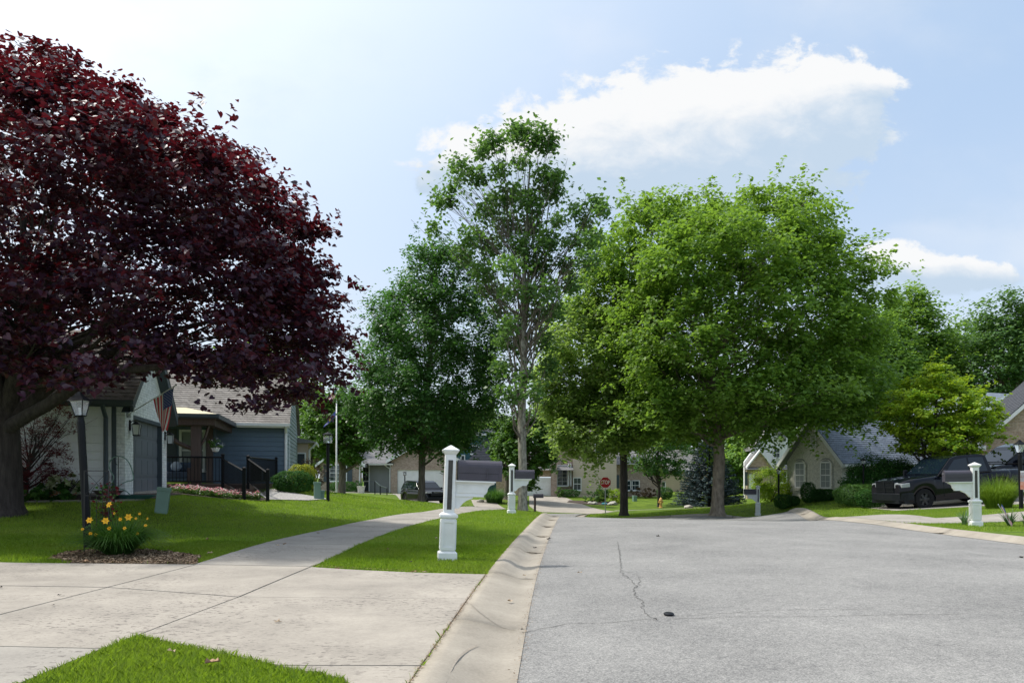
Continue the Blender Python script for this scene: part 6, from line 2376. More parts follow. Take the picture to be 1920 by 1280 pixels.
def car(name, label, cat, loc, rz, L, W, low, roofp, beltz, wheels, r, paint, glass_side, windscreen, rear, tumble=.16, hoodw=.93, extra=None, rx=0, ry=0):
    """x forward. low: lower body side outline above the sills from rear to front (x,z); roofp: greenhouse outline"""
    t = thing(name, label, cat, loc, rz, rx=rx, ry=ry)
    sill = .34 if r > .36 else .26
    # body shell: columns of quads between the sill (with wheel arches) and the shoulder line
    def zbot(x):
        z = sill + (.10 if abs(x) > L / 2 - .12 else 0)
        for xc_ in wheels:
            ra = r * 1.15
            if abs(x - xc_) < ra:
                z = max(z, r * .98 + math.sqrt(max(0, ra * ra - (x - xc_) ** 2)) * .98)
        return z
    topl = [p for p in low if p[1] > sill + .15]
    def ztop(x):
        best = 0
        for (xa, za), (xb_, zb_2) in zip(topl[:-1], topl[1:]):
            lo_, hi_ = min(xa, xb_), max(xa, xb_)
            if lo_ - 1e-6 <= x <= hi_ + 1e-6 and hi_ - lo_ > 1e-4:
                best = max(best, za + (zb_2 - za) * (x - xa) / (xb_ - xa))
        return best
    xs_ = set(np.linspace(-L / 2 + .02, L / 2 - .02, 30).tolist())
    for xc_ in wheels:
        for k in range(15):
            xs_.add(xc_ + r * 1.15 * math.cos(PI * k / 14))
    xs_ = sorted(xs_)
    rows = [(0, .965), (.12, .99), (.35, 1.0), (.6, 1.0), (.78, .985), (.9, .955), (.97, .90), (1.0, .80)]
    mb_ = MB()
    nr = len(rows)
    for sg in (-1, 1):
        v, f = [], []
        for i, x in enumerate(xs_):
            e = max(0, (x - (L / 2 - 1.0)) / 1.0)
            e2 = max(0, (-x - (L / 2 - .6)) / .6)
            kx = 1 - .16 * e ** 2.2 - .10 * e2 ** 3
            zb0, zt0 = zbot(x), ztop(x)
            for (s_, wv_2) in rows:
                v.append((x, sg * W / 2 * kx * wv_2, zb0 + (zt0 - zb0) * s_))
            v.append((x, 0, zt0 + .012))
            if i:
                for k in range(nr):
                    a_ = (i - 1) * (nr + 1) + k
                    q = (a_, a_ + 1, a_ + nr + 2, a_ + nr + 1)
                    f.append(q if sg < 0 else q[::-1])
        for col_ in (0, len(xs_) - 1):
            base_ = col_ * (nr + 1)
            mid_ = len(v)
            v.append((xs_[col_], 0, v[base_][2]))
            f.append(tuple([base_ + k for k in range(nr + 1)] + [mid_]))
        mb_.add(v, f)
    bd = mb_.build('body', paint, t, smooth=True)
    bd.data.shade_smooth() if False else None
    bd.modifiers.new('weld', 'WELD').merge_threshold = .002
    es = bd.modifiers.new('edge', 'EDGE_SPLIT')
    es.split_angle = math.radians(38)
    MB().box(-L / 2 + .1, L / 2 - .15, -W / 2 + .08, W / 2 - .08, sill - .03, sill + .25).build('underbody', m_blk, t)
    # greenhouse
    g = MB()
    k = len(roofp)
    zt = max(p[1] for p in roofp)
    def gw(z): return W / 2 * .955 - tumble * (z - beltz) / (zt - beltz)
    vl = [(x, gw(z), z) for x, z in roofp]
    vr = [(x, -gw(z), z) for x, z in roofp]
    g.add(vl + vr, [tuple(range(k)), tuple(range(k, 2 * k))[::-1]] + [(i, k + i, k + (i + 1) % k, (i + 1) % k) for i in range(k)])
    g.build('cabin', paint, t, bevel=.03)
    for sg in (-1, 1):
        for poly in glass_side:
            m2 = MB()
            pts = [(x, sg * (gw(z) + .008), z) for x, z in poly]
            pts2 = [(x, sg * (gw(z) - .01), z) for x, z in poly]
            q = len(pts)
            m2.add(pts + pts2, [tuple(range(q)), tuple(range(q, 2 * q))[::-1]] + [(i, q + i, q + (i + 1) % q, (i + 1) % q) for i in range(q)])
            m2.build('side_window', m_cglass, t)
    for nm, (a, b) in (('windscreen', windscreen), ('rear_window', rear)):
        (xa, za), (xb_, zb_2) = a, b
        nrm = Vector((zb_2 - za, 0, -(xb_ - xa))).normalized()
        if nm == 'windscreen' and nrm.x < 0: nrm = -nrm
        if nm == 'rear_window' and nrm.x > 0: nrm = -nrm
        o_ = nrm * .010
        pts = [Vector((xa, gw(za) - .07, za)), Vector((xa, -gw(za) + .07, za)), Vector((xb_, -gw(zb_2) + .06, zb_2)), Vector((xb_, gw(zb_2) - .06, zb_2))]
        MB().add([p + o_ for p in pts] + [p - o_ for p in pts], [(0, 1, 2, 3), (7, 6, 5, 4), (0, 4, 5, 1), (1, 5, 6, 2), (2, 6, 7, 3), (3, 7, 4, 0)]).build(nm, m_cglass, t)
    for xc_ in wheels:
        for sg in (-1, 1):
            wheel(t, xc_, sg * (W / 2 - .15), r, .26 if r > .38 else .22, -sg)
        MB().box(xc_ - r * 1.1, xc_ + r * 1.1, -W / 2 + .30, W / 2 - .30, r * .6, r * 1.8).build('wheel_well', m_blk, t)
    if extra: extra(t)
    return t


def pickup_extra(t):
    L2 = 2.92
    # grille with cross bars, bumper, headlamps, fog lamps, mirrors, handles
    MB().box(L2 - .10, L2 + .005, -.52, .52, .72, 1.12).build('grille', m_blk, t, bevel=.02)
    gb = MB()
    for z_ in (.79, .86, .99, 1.06):
        gb.box(L2, L2 + .022, -.50, .50, z_ - .010, z_ + .010)
    gb.box(L2, L2 + .035, -.54, .54, .905, .945).box(L2, L2 + .035, -.03, .03, .72, 1.12)
    gb.box(L2 - .02, L2 + .03, -.56, .56, 1.12, 1.16)
    gb.build('grille_bar', m_blk, t)
    MB().prism([(L2 - .95, -.99), (L2 - .30, -.97), (L2 - .02, -.84), (L2 + .07, -.5), (L2 + .10, 0), (L2 + .07, .5), (L2 - .02, .84), (L2 - .30, .97), (L2 - .55, .99), (L2 - .55, -.99)][1:-1], 'z', .42, .74).build('bumper', m_blk, t, bevel=.03)
    MB().box(L2 - .3, L2 + .03, -.80, .80, .33, .45).build('air_dam', m_blk, t)
    for sg in (-1, 1):
        y0, y1 = sg * .56, sg * .90
        MB().add([(L2 - .01, y0, .90), (L2 - .01, y0, 1.08), (L2 - .10, y1, 1.05), (L2 - .10, y1, .92), (L2 - .16, y0, .86), (L2 - .16, y0, 1.10), (L2 - .42, y1 + sg * .05, 1.07), (L2 - .42, y1 + sg * .05, .93)],
                 [(0, 1, 2, 3), (0, 4, 5, 1), (1, 5, 6, 2), (2, 6, 7, 3), (0, 3, 7, 4), (4, 7, 6, 5)]).build('headlight', m_head, t, bevel=.01)
        mm = MB().tube([(1.02, sg * .92, 1.28), (1.0, sg * 1.06, 1.30)], .03, 6)
        mm.build('mirror_arm', m_blk, t)
        MB().box(.90, 1.10, sg * 1.06 - .10 * (sg < 0), sg * 1.06 + .10 * (sg > 0), 1.20, 1.45).build('mirror', m_blk, t, bevel=.03)
        for xh in (-.15, -1.10):
            MB().box(xh - .10, xh + .10, sg * 1.00 - .02, sg * 1.00 + .02, 1.08, 1.12).build('door_handle', m_blk, t, bevel=.008)
        for xs in (.98, -.12, -1.28):
            MB().box(xs - .006, xs + .006, sg * .995 - .009, sg * .995 + .009, .50, 1.02).build('door_seam', m_black, t)
        MB().box(-1.2, 1.25, sg * .965 - .012, sg * .965 + .012, .45, .50).build('sill_trim', m_chrome, t)
    hd = MB()
    for sg in (-1, 1):
        hd.prism([(1.25, 1.245), (2.5, 1.185), (2.45, 1.215), (1.25, 1.275)], 'y', sg * .30 - .09, sg * .30 + .09)
    hd.build('hood_rib', m_navy, t, bevel=.02)
    for o_ in t.children:
        if o_.name.split('.')[0] in ('grille', 'grille_bar', 'headlight', 'mirror', 'mirror_arm', 'door_handle', 'hood_rib', 'door_seam'):
            o_.scale.z = 1.14
            o_.location.z = -.084


loc = Vector((18.3, 31.4, 0))
loc.z = G(18.3, 31.4) + .02
zs = lambda L_: [(a_, b_ if b_ < .6 else .6 + (b_ - .6) * 1.14) for a_, b_ in L_]
low = zs([(-2.88, .60), (-2.90, 1.25), (-1.45, 1.27), (1.0, 1.24), (1.25, 1.26), (2.35, 1.20), (2.75, 1.13), (2.90, 1.02), (2.92, .70), (2.86, .46)])
roofp = zs([(-1.42, 1.22), (1.22, 1.22), (.42, 1.83), (.10, 1.90), (-.9, 1.90), (-1.25, 1.84)])
sidew = [[(-1.18, 1.28), (-1.08, 1.78), (-.38, 1.80), (-.38, 1.28)], [(-.30, 1.28), (-.30, 1.80), (.28, 1.76), (.88, 1.28)]]
sidew = [zs(q_) for q_ in sidew]
drv_slope = math.radians(0)
truck = car('pickup_truck', 'black pickup truck parked on the right driveway, facing the road', 'pickup truck', loc, math.radians(180 + 11.5), 5.84, 2.0, low, roofp, 1.33, [1.87, -1.75], .43, m_navy,
            sidew, tuple(zs([(1.12, 1.30), (.46, 1.80)])), tuple(zs([(-1.41, 1.30), (-1.27, 1.78)])), .17, extra=pickup_extra, ry=math.radians(4.2))

# black van behind it, nose to the left
loc = Vector((23.7, 34.5, .40))
low = [(-2.5, .55), (-2.55, 1.25), (-1.0, 1.28), (1.5, 1.22), (2.1, 1.08), (2.45, .92), (2.52, .60), (2.45, .40)]
roofp = [(-2.5, 1.22), (1.60, 1.20), (.65, 1.92), (.2, 2.06), (-1.8, 2.10), (-2.35, 2.04)]
sidew = [[(-2.2, 1.32), (-2.1, 1.88), (-1.15, 1.9), (-1.15, 1.32)], [(-1.0, 1.32), (-1.0, 1.9), (-.05, 1.88), (-.05, 1.32)], [(.08, 1.32), (.08, 1.87), (.45, 1.80), (1.05, 1.32)]]


def van_extra(t):
    for sg in (-1, 1):
        MB().box(2.2, 2.50, sg * .62 - .16, sg * .62 + .16, .78, .94).build('headlight', m_head, t, bevel=.02)
        MB().box(.95, 1.12, sg * 1.02 - .06, sg * 1.02 + .10 * sg + .03, 1.22, 1.40).build('mirror', m_blk, t, bevel=.02)
        MB().box(-.62, -.44, sg * .985 - .004, sg * .985 + .004, 1.06, 1.2).build('sticker', m_fwhite, t)
    MB().box(2.42, 2.53, -.6, .6, .55, .72).build('grille', m_blk, t, bevel=.02)
    MB().box(2.40, 2.58, -.9, .9, .38, .52).build('bumper', m_blk, t, bevel=.03)


van = car('van', 'black van partly behind the pickup at the right rim', 'van', loc, math.radians(180 + 6), 5.1, 1.98, low, roofp, 1.22, [1.6, -1.5], .36, m_navy, sidew, ((1.48, 1.30), (.72, 1.85)), ((-2.52, 1.3), (-2.37, 1.95)), .20, extra=van_extra)
van.scale = (1.15, 1.15, 1.15)

# suv beyond the pear trunk
loc = foot(795, 54)
low = [(-2.2, .50), (-2.28, .95), (-1.2, 1.05), (.9, 1.02), (1.3, 1.0), (2.0, .93), (2.24, .80), (2.28, .50), (2.2, .32)]
roofp = [(-2.18, .98), (1.15, 1.0), (.45, 1.52), (.1, 1.62), (-1.3, 1.66), (-1.85, 1.58)]
sidew = [[(-1.85, 1.06), (-1.7, 1.48), (-1.0, 1.52), (-1.0, 1.06)], [(-.92, 1.06), (-.92, 1.52), (-.08, 1.52), (-.08, 1.06)], [(.0, 1.06), (.0, 1.52), (.35, 1.46), (.85, 1.06)]]


def suv_extra(t):
    for sg in (-1, 1):
        MB().box(1.95, 2.26, sg * .66 - .20, sg * .66 + .20, .76, .86).build('headlight', m_head, t, bevel=.02)
        MB().box(.72, .86, sg * 1.0 - .08, sg * 1.0 + .08, 1.02, 1.16).build('mirror', m_blk, t, bevel=.02)
    MB().box(2.22, 2.30, -.55, .55, .58, .76).build('grille', m_blk, t, bevel=.02)
    MB().box(2.15, 2.33, -.85, .85, .30, .50).build('bumper', m_blk, t, bevel=.03)
    MB().box(2.24, 2.34, -.35, .35, .80, .84).build('trim_bar', m_chrome, t)


car('suv', 'black suv parked before the white garage door, half hidden by the pear trunk', 'car', loc, math.radians(-58), 4.6, 1.85, low, roofp, 1.0, [1.35, -1.35], .35, m_navy, sidew, ((1.05, 1.06), (.50, 1.48)), ((-2.15, 1.06), (-1.9, 1.5)), .18, extra=suv_extra)

# ------------------------------------------------------------------ plants round the houses
shrub('boxwood_shrub', 'dark green rounded shrub at the blue house corner', 549, 28, 1.45, .82, m_leaf_box, 110, 50, .065, clipped=True)
shrub('golden_shrub', 'bright yellow-green shrub behind the dark one at the blue house corner', 566, 29.5, 1.1, 1.05, m_leaf_gold, 90, 50, .065, clipped=True)
shrub('brown_shrub', 'brownish leafy shrub right of the golden shrub', 588, 31, 1.35, 1.35, m_leaf_brown, 60, 40, .06)
shrub('hedge', 'low green hedge under the brick house window', 643, 63.5, 2.4, .9, m_leaf_box, 60, 50, .09, 'hedge', clipped=True)
shrub('bush', 'dark green bush low beside the brick house door', 668, 64.5, 1.0, 1.1, m_leaf_box, 24, 40, .09)
shrub('bush', 'tall dark clipped hedge below the big cream house window', 1068, 69, 1.9, .75, m_leaf_box, 30, 50, .10, clipped=True)
shrub('bush', 'loose light green bush left of the dark clipped hedge', 1050, 68.3, .9, 1.1, m_leaf_bush, 20, 40, .10)
shrub('bush', 'bright green bush in the far bed left of the stop sign post', 1112, 64, 2.0, 1.0, m_leaf_bush, 40, 50, .10)
shrub('bush', 'taller dark bush in the far bed just behind the stop sign', 1130, 64.5, 1.5, 1.5, m_leaf_box, 40, 50, .10)
shrub('bush', 'yellow-green bush in the far bed left of the dark trunk', 1154, 64, 1.7, 1.25, m_leaf_lime, 40, 50, .10)
shrub('bush', 'dark reddish low bush between the dark trunk and the thin tree', 1210, 70, 2.6, 1.0, m_leaf_brown, 40, 50, .11)
shrub('bush', 'round green bush behind the fire hydrant', 1246, 68, 1.4, 1.1, m_leaf_box, 30, 50, .11, clipped=True)
shrub('bush', 'large yellow-green shrub between the white mailbox and the grey gable house', 1446, 46, 2.5, 2.2, m_leaf_lime, 130, 55, .10)
shrub('bush', 'big dark green shrub left of the pickup below the slate roof', 1655, 37, 4.0, 2.25, m_leaf_box, 420, 60, .09, depth=2.6)
shrub('hedge', 'dense mid green hedge in front of the pickup nose', 1606, 33.5, 1.9, 1.0, m_leaf_bush, 120, 60, .06, 'hedge', clipped=True)
shrub('hedge', 'low dark hedge touching the pickup bumper', 1632, 32.3, 1.2, .8, m_leaf_box, 60, 50, .06, 'hedge', clipped=True)
for (px, w, h, lab) in ((1468, .95, .80, 'round clipped bush by the thin lamp post'), (1487, .70, .55, 'small round bush left of the dome-shaped one'), (1515, .78, 1.12, 'tall dome-shaped clipped bush between the two arched windows'),
                        (1533, .72, .70, 'clipped round bush right of the dome-shaped one'), (1550, .85, .66, 'clipped round bush below the right arched window'), (1575, .8, .6, 'clipped round bush below the grey house corner')):
    shrub('boxwood_bush', lab, px, 41.0, w, h, m_leaf_box, 60, 60, .06, 'bush', clipped=True, group='clipped round bushes before the grey gable house')


def fountain_grass(label, px, d, h, w, n, mat, name='ornamental_grass', cat='ornamental grass', bw=.012, base=.2, arc=.55, ex=1.5):
    B2_ = foot(px, d)
    t = thing(name, label, cat, B2_)
    V, Fc = [], []
    for i in range(n):
        th = random.uniform(0, 2 * PI)
        r0 = base * math.sqrt(random.random())
        L = h * random.uniform(.6, 1.1)
        o = random.uniform(.25, 1) * w / 2
        ct, st_ = math.cos(th), math.sin(th)
        b0 = len(V)
        segs = 4
        for k in range(segs + 1):
            t_ = k / segs
            rr = r0 + o * t_ ** ex
            z_ = L * (t_ * 1.25 - arc * t_ ** 3 * (o / (w / 2)))
            ww = bw * (1 - t_ * .9)
            V.append((rr * ct - st_ * ww, rr * st_ + ct * ww, z_))
            V.append((rr * ct + st_ * ww, rr * st_ - ct * ww, z_))
        for k in range(segs):
            a = b0 + 2 * k
            Fc.append((a, a + 1, a + 3, a + 2))
    o_ = np_mesh('blades', np.array(V), np.array(Fc), mat, t)
    tag(o_, kind='stuff')
    return t


m_gr_bright = leaf_mat('bright_grass_leaf', [(.06, .13, .01), (.11, .20, .015), (.19, .28, .03)], (.3, .45, .04), .35, .5, .3)
m_gr_dark = leaf_mat('daylily_leaf', [(.02, .06, .012), (.035, .10, .02), (.06, .15, .03)], (.15, .34, .04), .3, .4, .35)
fountain_grass('tall bright green ornamental grass clump right of the mailbox, before the van', 1872, 24.6, 1.05, 1.5, 1900, m_gr_bright, bw=.008, base=.36, arc=.75, ex=1.25)
fountain_grass('mounded green ornamental grass right of the near mailbox, on the far lawn', 927, 58, 1.25, 2.3, 900, m_gr_dark, bw=.02, base=.6, arc=.9)
m_yucca = leaf_mat('yucca_leaf', [(.05, .12, .05), (.09, .18, .08), (.14, .24, .11)], (.2, .3, .1), .2, .4, .3)
fountain_grass('spiky yucca left of the right-hand mailbox post', 1808, 19.6, .36, .62, 34, m_yucca, 'yucca', 'yucca', .022, .04, .2)
fountain_grass('spiky yucca below the small stick flag', 1893, 19.3, .36, .68, 44, m_yucca, 'yucca', 'yucca', .022, .05, .2)
fountain_grass('spiky yucca at the right rim of the view', 1925, 19.0, .34, .5, 30, m_yucca, 'yucca', 'yucca', .022, .05, .2)

# yellow daylilies at the foot of the leaning lamp
DL = foot(222, 10.75)
dl = fountain_grass('clump of yellow daylilies on the bark mulch below the leaning lamp', 222, 10.75, .56, 1.45, 1300, m_gr_dark, 'daylily_clump', 'flowers', .010, .16, .95, 1.1)
m_dl = M('daylily_yellow', (.80, .44, .015), .5, .12, 20)
m_dlc = M('daylily_throat', (.55, .22, .01), .6, .1, 20)
fls = [(205, 946, -.25, 1.0), (168, 975, -.30, 1.0), (198, 976, -.35, 1.05), (241, 969, -.20, 1.05), (226, 973, -.3, .6), (234, 990, -.3, .55), (205, 990, -.35, .6), (170, 1000, -.35, .6), (180, 1002, -.3, .55), (155, 992, -.2, .5), (273, 985, .0, .5), (258, 1000, -.1, .5), (255, 972, .1, .45), (277, 972, .1, .4), (262, 963, .15, .45), (215, 962, .1, .5)]
stm = MB()
for (px, py, dy_, sc_) in fls:
    q = at(px, py, 10.75 + dy_) - DL
    fm_ = MB()
    face = Vector((random.uniform(-.5, .5), -1, random.uniform(.1, .7))).normalized()
    ax1 = face.orthogonal().normalized()
    ax2 = face.cross(ax1)
    for k in range(6):
        th = k * PI / 3 + .3
        dr_ = ax1 * math.cos(th) + ax2 * math.sin(th)
        sd_ = face.cross(dr_)
        r_ = .050 * sc_
        wv_ = .017 * sc_
        fm_.add([q, q + dr_ * r_ * .55 + sd_ * wv_ + face * .012, q + dr_ * r_ * 1.05 + face * .004, q + dr_ * r_ * .55 - sd_ * wv_ + face * .012], [(0, 1, 2, 3)])
    f_o = fm_.build('flower', m_dl, dl, fix=False)
    MB().lathe([(.002, -.004), (.008 * sc_, .004), (.002, .012)], 6, tuple(q + face * .004)).build('throat', m_dlc, f_o)
    root_p = Vector((q.x * .35, q.y * .3, .05))
    stm.tube([root_p, root_p.lerp(q, .6) + Vector((0, 0, .05)), q - face * .01], .004, 4)
stm.build('stalk', m_leaf_bush, dl)

# trellis with dark clematis
B_ = foot(158, 10.75)
tr = thing('trellis', 'black iron trellis standing beside the leaning lamp post', 'trellis', B_, .1)
wT, hT = .335, 1.20
fr_ = MB()
for x_ in (0, wT):
    fr_.box(x_ - .006, x_ + .006, -.006, .006, -.1, hT)
fr_.box(0, wT, -.006, .006, hT - .006, hT + .006).box(0, wT, -.006, .006, hT - .36, hT - .35).box(0, wT, -.006, .006, .35, .36)
fr_.build('frame', m_blackm, tr)
dg = MB()
for (a, b) in (((.0, hT - .35), (wT, hT)), ((wT, hT - .35), (0, hT)), ((.08, hT - .35), (wT / 2, hT - .17)), ((wT - .08, hT - .35), (wT / 2, hT - .17))):
    dg.tube([(a[0], 0, a[1]), (b[0], 0, b[1])], .003, 4)
for k in range(1, 4):
    dg.tube([(wT * k / 4, 0, 0), (wT * k / 4, 0, hT - .35)], .003, 4)
dg.build('rods', m_blackm, tr)
cv = thing('clematis_vine', 'dark purple climbing vine on the trellis by the lamp post', 'vine', foot(175, 10.9))
st_ = MB()
cps = []
for i in range(14):
    x_, y_ = random.uniform(0, .16), random.uniform(-.08, .08)
    pts = [(x_, y_, 0)]
    hh_ = random.uniform(.5, .98)
    for k in range(1, 8):
        pts.append((x_ + random.gauss(.015 * k, .03), y_ + random.gauss(0, .02), hh_ * k / 7))
        cps.append(pts[-1])
    st_.tube(pts, .003, 4)
tag(st_.build('stem', m_leaf_brown, cv, fix=False), kind='stuff')
cps = np.array(cps)
P_ = cps[RNG.integers(0, len(cps), 420)] + RNG.normal(0, .035, (420, 3))
leaves('foliage', P_, .045, KITE, m_leaf_pear, cv, up=.2)
P_ = cps[cps[:, 2] > .45][RNG.integers(0, (cps[:, 2] > .45).sum(), 130)] + RNG.normal(0, .05, (130, 3)) + (.04, 0, .05)
leaves('blossom', P_, .055, KITE, m_leaf_maple, cv, up=.1)

# japanese maple against the white wall
B_ = foot(52, 18.0)
jm = thing('japanese_maple', 'fine leaved red maple shrub before the white garage wall', 'shrub', B_)
C_, d_ = clumps([(0, 0, 1.25, 1.0, .8, 1.15), (.5, -.2, 1.95, .75, .6, .45), (-.4, 0, .8, .9, .8, .6)], 210, .7, 2)
limbs([(0, 0, 0), (.0, 0, .5), (.1, 0, 1.2)], C_, .07, 40, m_bark, jm, start=.1, tip=.005)
P_, o_ = leaf_points(C_, 46, .20, .6)
leaves('foliage', P_, .055, LANCE, m_leaf_maple, jm, up=.5, out=o_, droop=.3)

# bed plants in front of the white wall
shrub('hosta', 'white edged hosta below the red maple', 110, 17.9, 1.15, .42, m_leaf_box, 26, 20, .14)
m_leaf_var = leaf_mat('variegated_leaf', [(.18, .28, .08), (.40, .45, .25), (.62, .62, .45)], (.4, .5, .2), .3, .5, .3)
shrub('variegated_hosta', 'pale variegated plant against the white siding', 122, 18.3, 1.1, .62, m_leaf_var, 30, 20, .13)
shrub('bed_plant', 'strappy green plant left end of the garage bed by the trunk', 52, 17.6, .9, .38, m_leaf_bush, 24, 20, .13)
m_fl_or = leaf_mat('orange_flower', [(.7, .25, .05), (.75, .40, .12), (.75, .30, .22)], (.6, .25, .1), .3, .6, .2)


def flower_bed(name, label, poly, n, hgt, mats, ls, gap_green=3):
    xs = [p[0] for p in poly]
    ys_ = [p[1] for p in poly]
    x = RNG.uniform(min(xs), max(xs), n * 3)
    y = RNG.uniform(min(ys_), max(ys_), n * 3)
    k = in_poly(x, y, poly)
    x, y = x[k], y[k]
    cx_, cy_ = x.mean(), y.mean()
    cz_ = G(cx_, cy_)
    t = thing(name, label, 'flowers', (cx_, cy_, cz_))
    z = Gn(x, y) - cz_
    hv = hgt * (.75 + .25 * np.sin(x * 9) * np.cos(y * 8))
    C = np.stack([x - cx_, y - cy_, z + hv * RNG.uniform(.1, .85, len(x))], -1)
    leaves('foliage', C, ls * 1.15, KITE, m_leaf_bush, t, up=.7)
    for i, m2 in enumerate(mats):
        j = RNG.permutation(len(x))[:len(x) // (4 + 2 * i)]
        C = np.stack([x[j] - cx_, y[j] - cy_, z[j] + hv[j] * RNG.uniform(.82, 1.08, len(j))], -1)
        leaves('blossom', C, ls * .9, KITE, m2, t, up=.9)
    return t


m_fl_pk = leaf_mat('pink_flower', [(.62, .10, .20), (.75, .28, .34), (.78, .45, .45)], (.6, .2, .25), .3, .6, .2)
m_fl_wh = leaf_mat('white_flower', [(.7, .68, .62), (.78, .78, .75), (.75, .55, .50)], (.6, .6, .55), .3, .6, .2)
flower_bed('impatiens_bed', 'row of pink and white flowers in front of the porch deck', [(-10.9, 23.7), (-9.2, 23.55), (-8.1, 23.75), (-8.2, 24.3), (-9.3, 24.5), (-10.7, 24.7)], 1500, .30, [m_fl_pk, m_fl_wh], .065)
flower_bed('orange_flower_patch', 'orange and cream flowers below the variegated plant', [(-11.6, 17.75), (-10.55, 17.75), (-10.5, 18.05), (-11.6, 18.1)], 420, .24, [m_fl_or, m_fl_wh], .055)

# garden hose on a hanger by the downspout, and its loops on the bed
m_hose = M('pale_green_hose', (.20, .32, .27), .45, .1, 10)
B_ = foot(218, 18.35)
hs_ = thing('garden_hose', 'pale green garden hose looped over a hook by the garage corner', 'hose', B_)
def P2h(px, py, dd_=18.35):
    return at(px, py, dd_) - B_
pts = [P2h(*p) for p in [(212, 925), (204, 915), (210, 903), (213, 893), (206, 880), (205, 868), (212, 858), (224, 855), (236, 860), (245, 873), (250, 893), (248, 900), (238, 902), (224, 910), (218, 922), (226, 930), (240, 932), (243, 926), (230, 917), (215, 916)]]
cat_ = []
for i in range(len(pts) - 1):
    a, b, c, d = pts[max(i - 1, 0)], pts[i], pts[i + 1], pts[min(i + 2, len(pts) - 1)]
    for k in range(4):
        t_ = k / 4
        cat_.append(.5 * ((2 * b) + (c - a) * t_ + (2 * a - 5 * b + 4 * c - d) * t_ * t_ + (3 * b - a - 3 * c + d) * t_ ** 3))
MB().tube(cat_, .013, 8).build('hose', m_hose, hs_, smooth=True)
MB().tube([P2h(222, 934), P2h(222, 856), P2h(218, 853), P2h(214, 858), P2h(216, 868), P2h(220, 871)], .008, 6).build('hook_stake', m_blackm, hs_)
B_ = foot(246, 18.5)
hr = thing('hose_coil', 'dark green hose coil lying before the garage door', 'hose', B_)
m_hose2 = M('dark_green_hose', (.02, .09, .075), .45, .1, 10)
c_ = MB()
for k in range(5):
    c_.tube([((.45 + .02 * k) * math.cos(a * PI / 12) + .1 * k * .2, (.16 + .01 * k) * math.sin(a * PI / 12), .03 + .018 * k) for a in range(25)], .012, 6)
c_.build('hose', m_hose2, hr, smooth=True)
pot = thing('low_bowl_planter', 'shallow grey bowl planter in the bed beside the hose', 'planter', foot(203, 18.2))
MB().lathe([(.12, 0), (.16, .05), (.33, .20), (.35, .22), (.31, .21), (.1, .1)], 18).build('bowl', m_bwood, pot)
leaves('foliage', RNG.normal(0, .09, (160, 3)) * (1.3, 1.3, .6) + (0, 0, .26), .06, KITE, m_leaf_bush, pot)

# white edging strip of the near bed
eg = sheet('edging', [(-17, 17.70), (-12.6, 17.50), (-9.6, 17.82), (-9.2, 18.6), (-9.14, 18.6), (-9.55, 17.76), (-12.6, 17.43), (-17, 17.63)], .045, m_conc2, grid=.5, thick=.06)
tag(eg, kind='structure')

# yard signs, planter, step railing at the brick house
B_ = foot(766, 55)
ys_1 = thing('yard_sign', 'white yard sign on a wire stake near the pear trunk', 'sign', B_, .3)
MB().tube([(0, 0, 0), (.1, 0, .55)], .012, 5).tube([(.3, 0, 0), (.3, 0, .5)], .012, 5).build('stake', m_galv, ys_1)
MB().add([(0, 0, .38), (.48, .1, .48), (.62, .1, .88), (.12, 0, .80), (0, .012, .38), (.48, .112, .48), (.62, .112, .88), (.12, .012, .80)], [(0, 1, 2, 3), (7, 6, 5, 4), (0, 4, 5, 1), (1, 5, 6, 2), (2, 6, 7, 3), (3, 7, 4, 0)]).build('board', m_white, ys_1)
B_ = foot(761, 57)
ys_2 = thing('white_stake_sign', 'narrow white marker board at the foot of the small lamp post', 'sign', B_)
MB().box(-.10, .10, -.01, .01, 0, .62).build('board', m_white, ys_2)
B_ = foot(677, 61)
pl_ = thing('square_planter', 'pale square planter beside the brick house door', 'planter', B_)
MB().frustum(.42, .55, 0, .5).frustum(.6, .6, .5, .56).build('pot', m_grbrick, pl_, bevel=.01)
leaves('foliage', RNG.normal(0, .12, (120, 3)) + (0, 0, .7), .1, KITE, m_leaf_box, pl_)
B_ = foot(704, 59)
rl = thing('step_railing', 'black iron handrail along the brick house steps', 'railing', B_)
u_ = 59 / F
MB().tube([((703 - 704) * u_, 0, (936 - 911) * u_), ((713 - 704) * u_, 0, (936 - 920) * u_), ((724 - 704) * u_, .4, (936 - 924) * u_)], .035, 6).build('handrail', m_galv, rl)
for x_ in (703, 713, 724):
    z_ = {703: 25, 713: 16, 724: 12}[x_] * u_
    MB().tube([((x_ - 704) * u_, .4 * (x_ == 724), -.2), ((x_ - 704) * u_, .4 * (x_ == 724), z_)], .04, 6).build('post', m_black, rl)

# stones in the far bed
m_stone = M('pale_stone', (.42, .40, .36), .9, .2, 5, .5, 20)


def rock(name, label, px, d, r, mat, cat='stone', group=None, dz=0.0):
    bm_ = bmesh.new()
    bmesh.ops.create_icosphere(bm_, subdivisions=2, radius=r)
    for v in bm_.verts:
        v.co *= random.uniform(.82, 1.12)
        v.co.z *= .6
        v.co.x *= 1.25
    me = bpy.data.meshes.new(name)
    bm_.to_mesh(me)
    bm_.free()
    me.materials.append(mat)
    o = bpy.data.objects.new(name, me)
    COL.objects.link(o)
    o.location = foot(px, d) + Vector((0, 0, r * .35 + dz))
    o.rotation_euler = (0, 0, random.uniform(0, 3))
    return tag(o, label, cat, group)


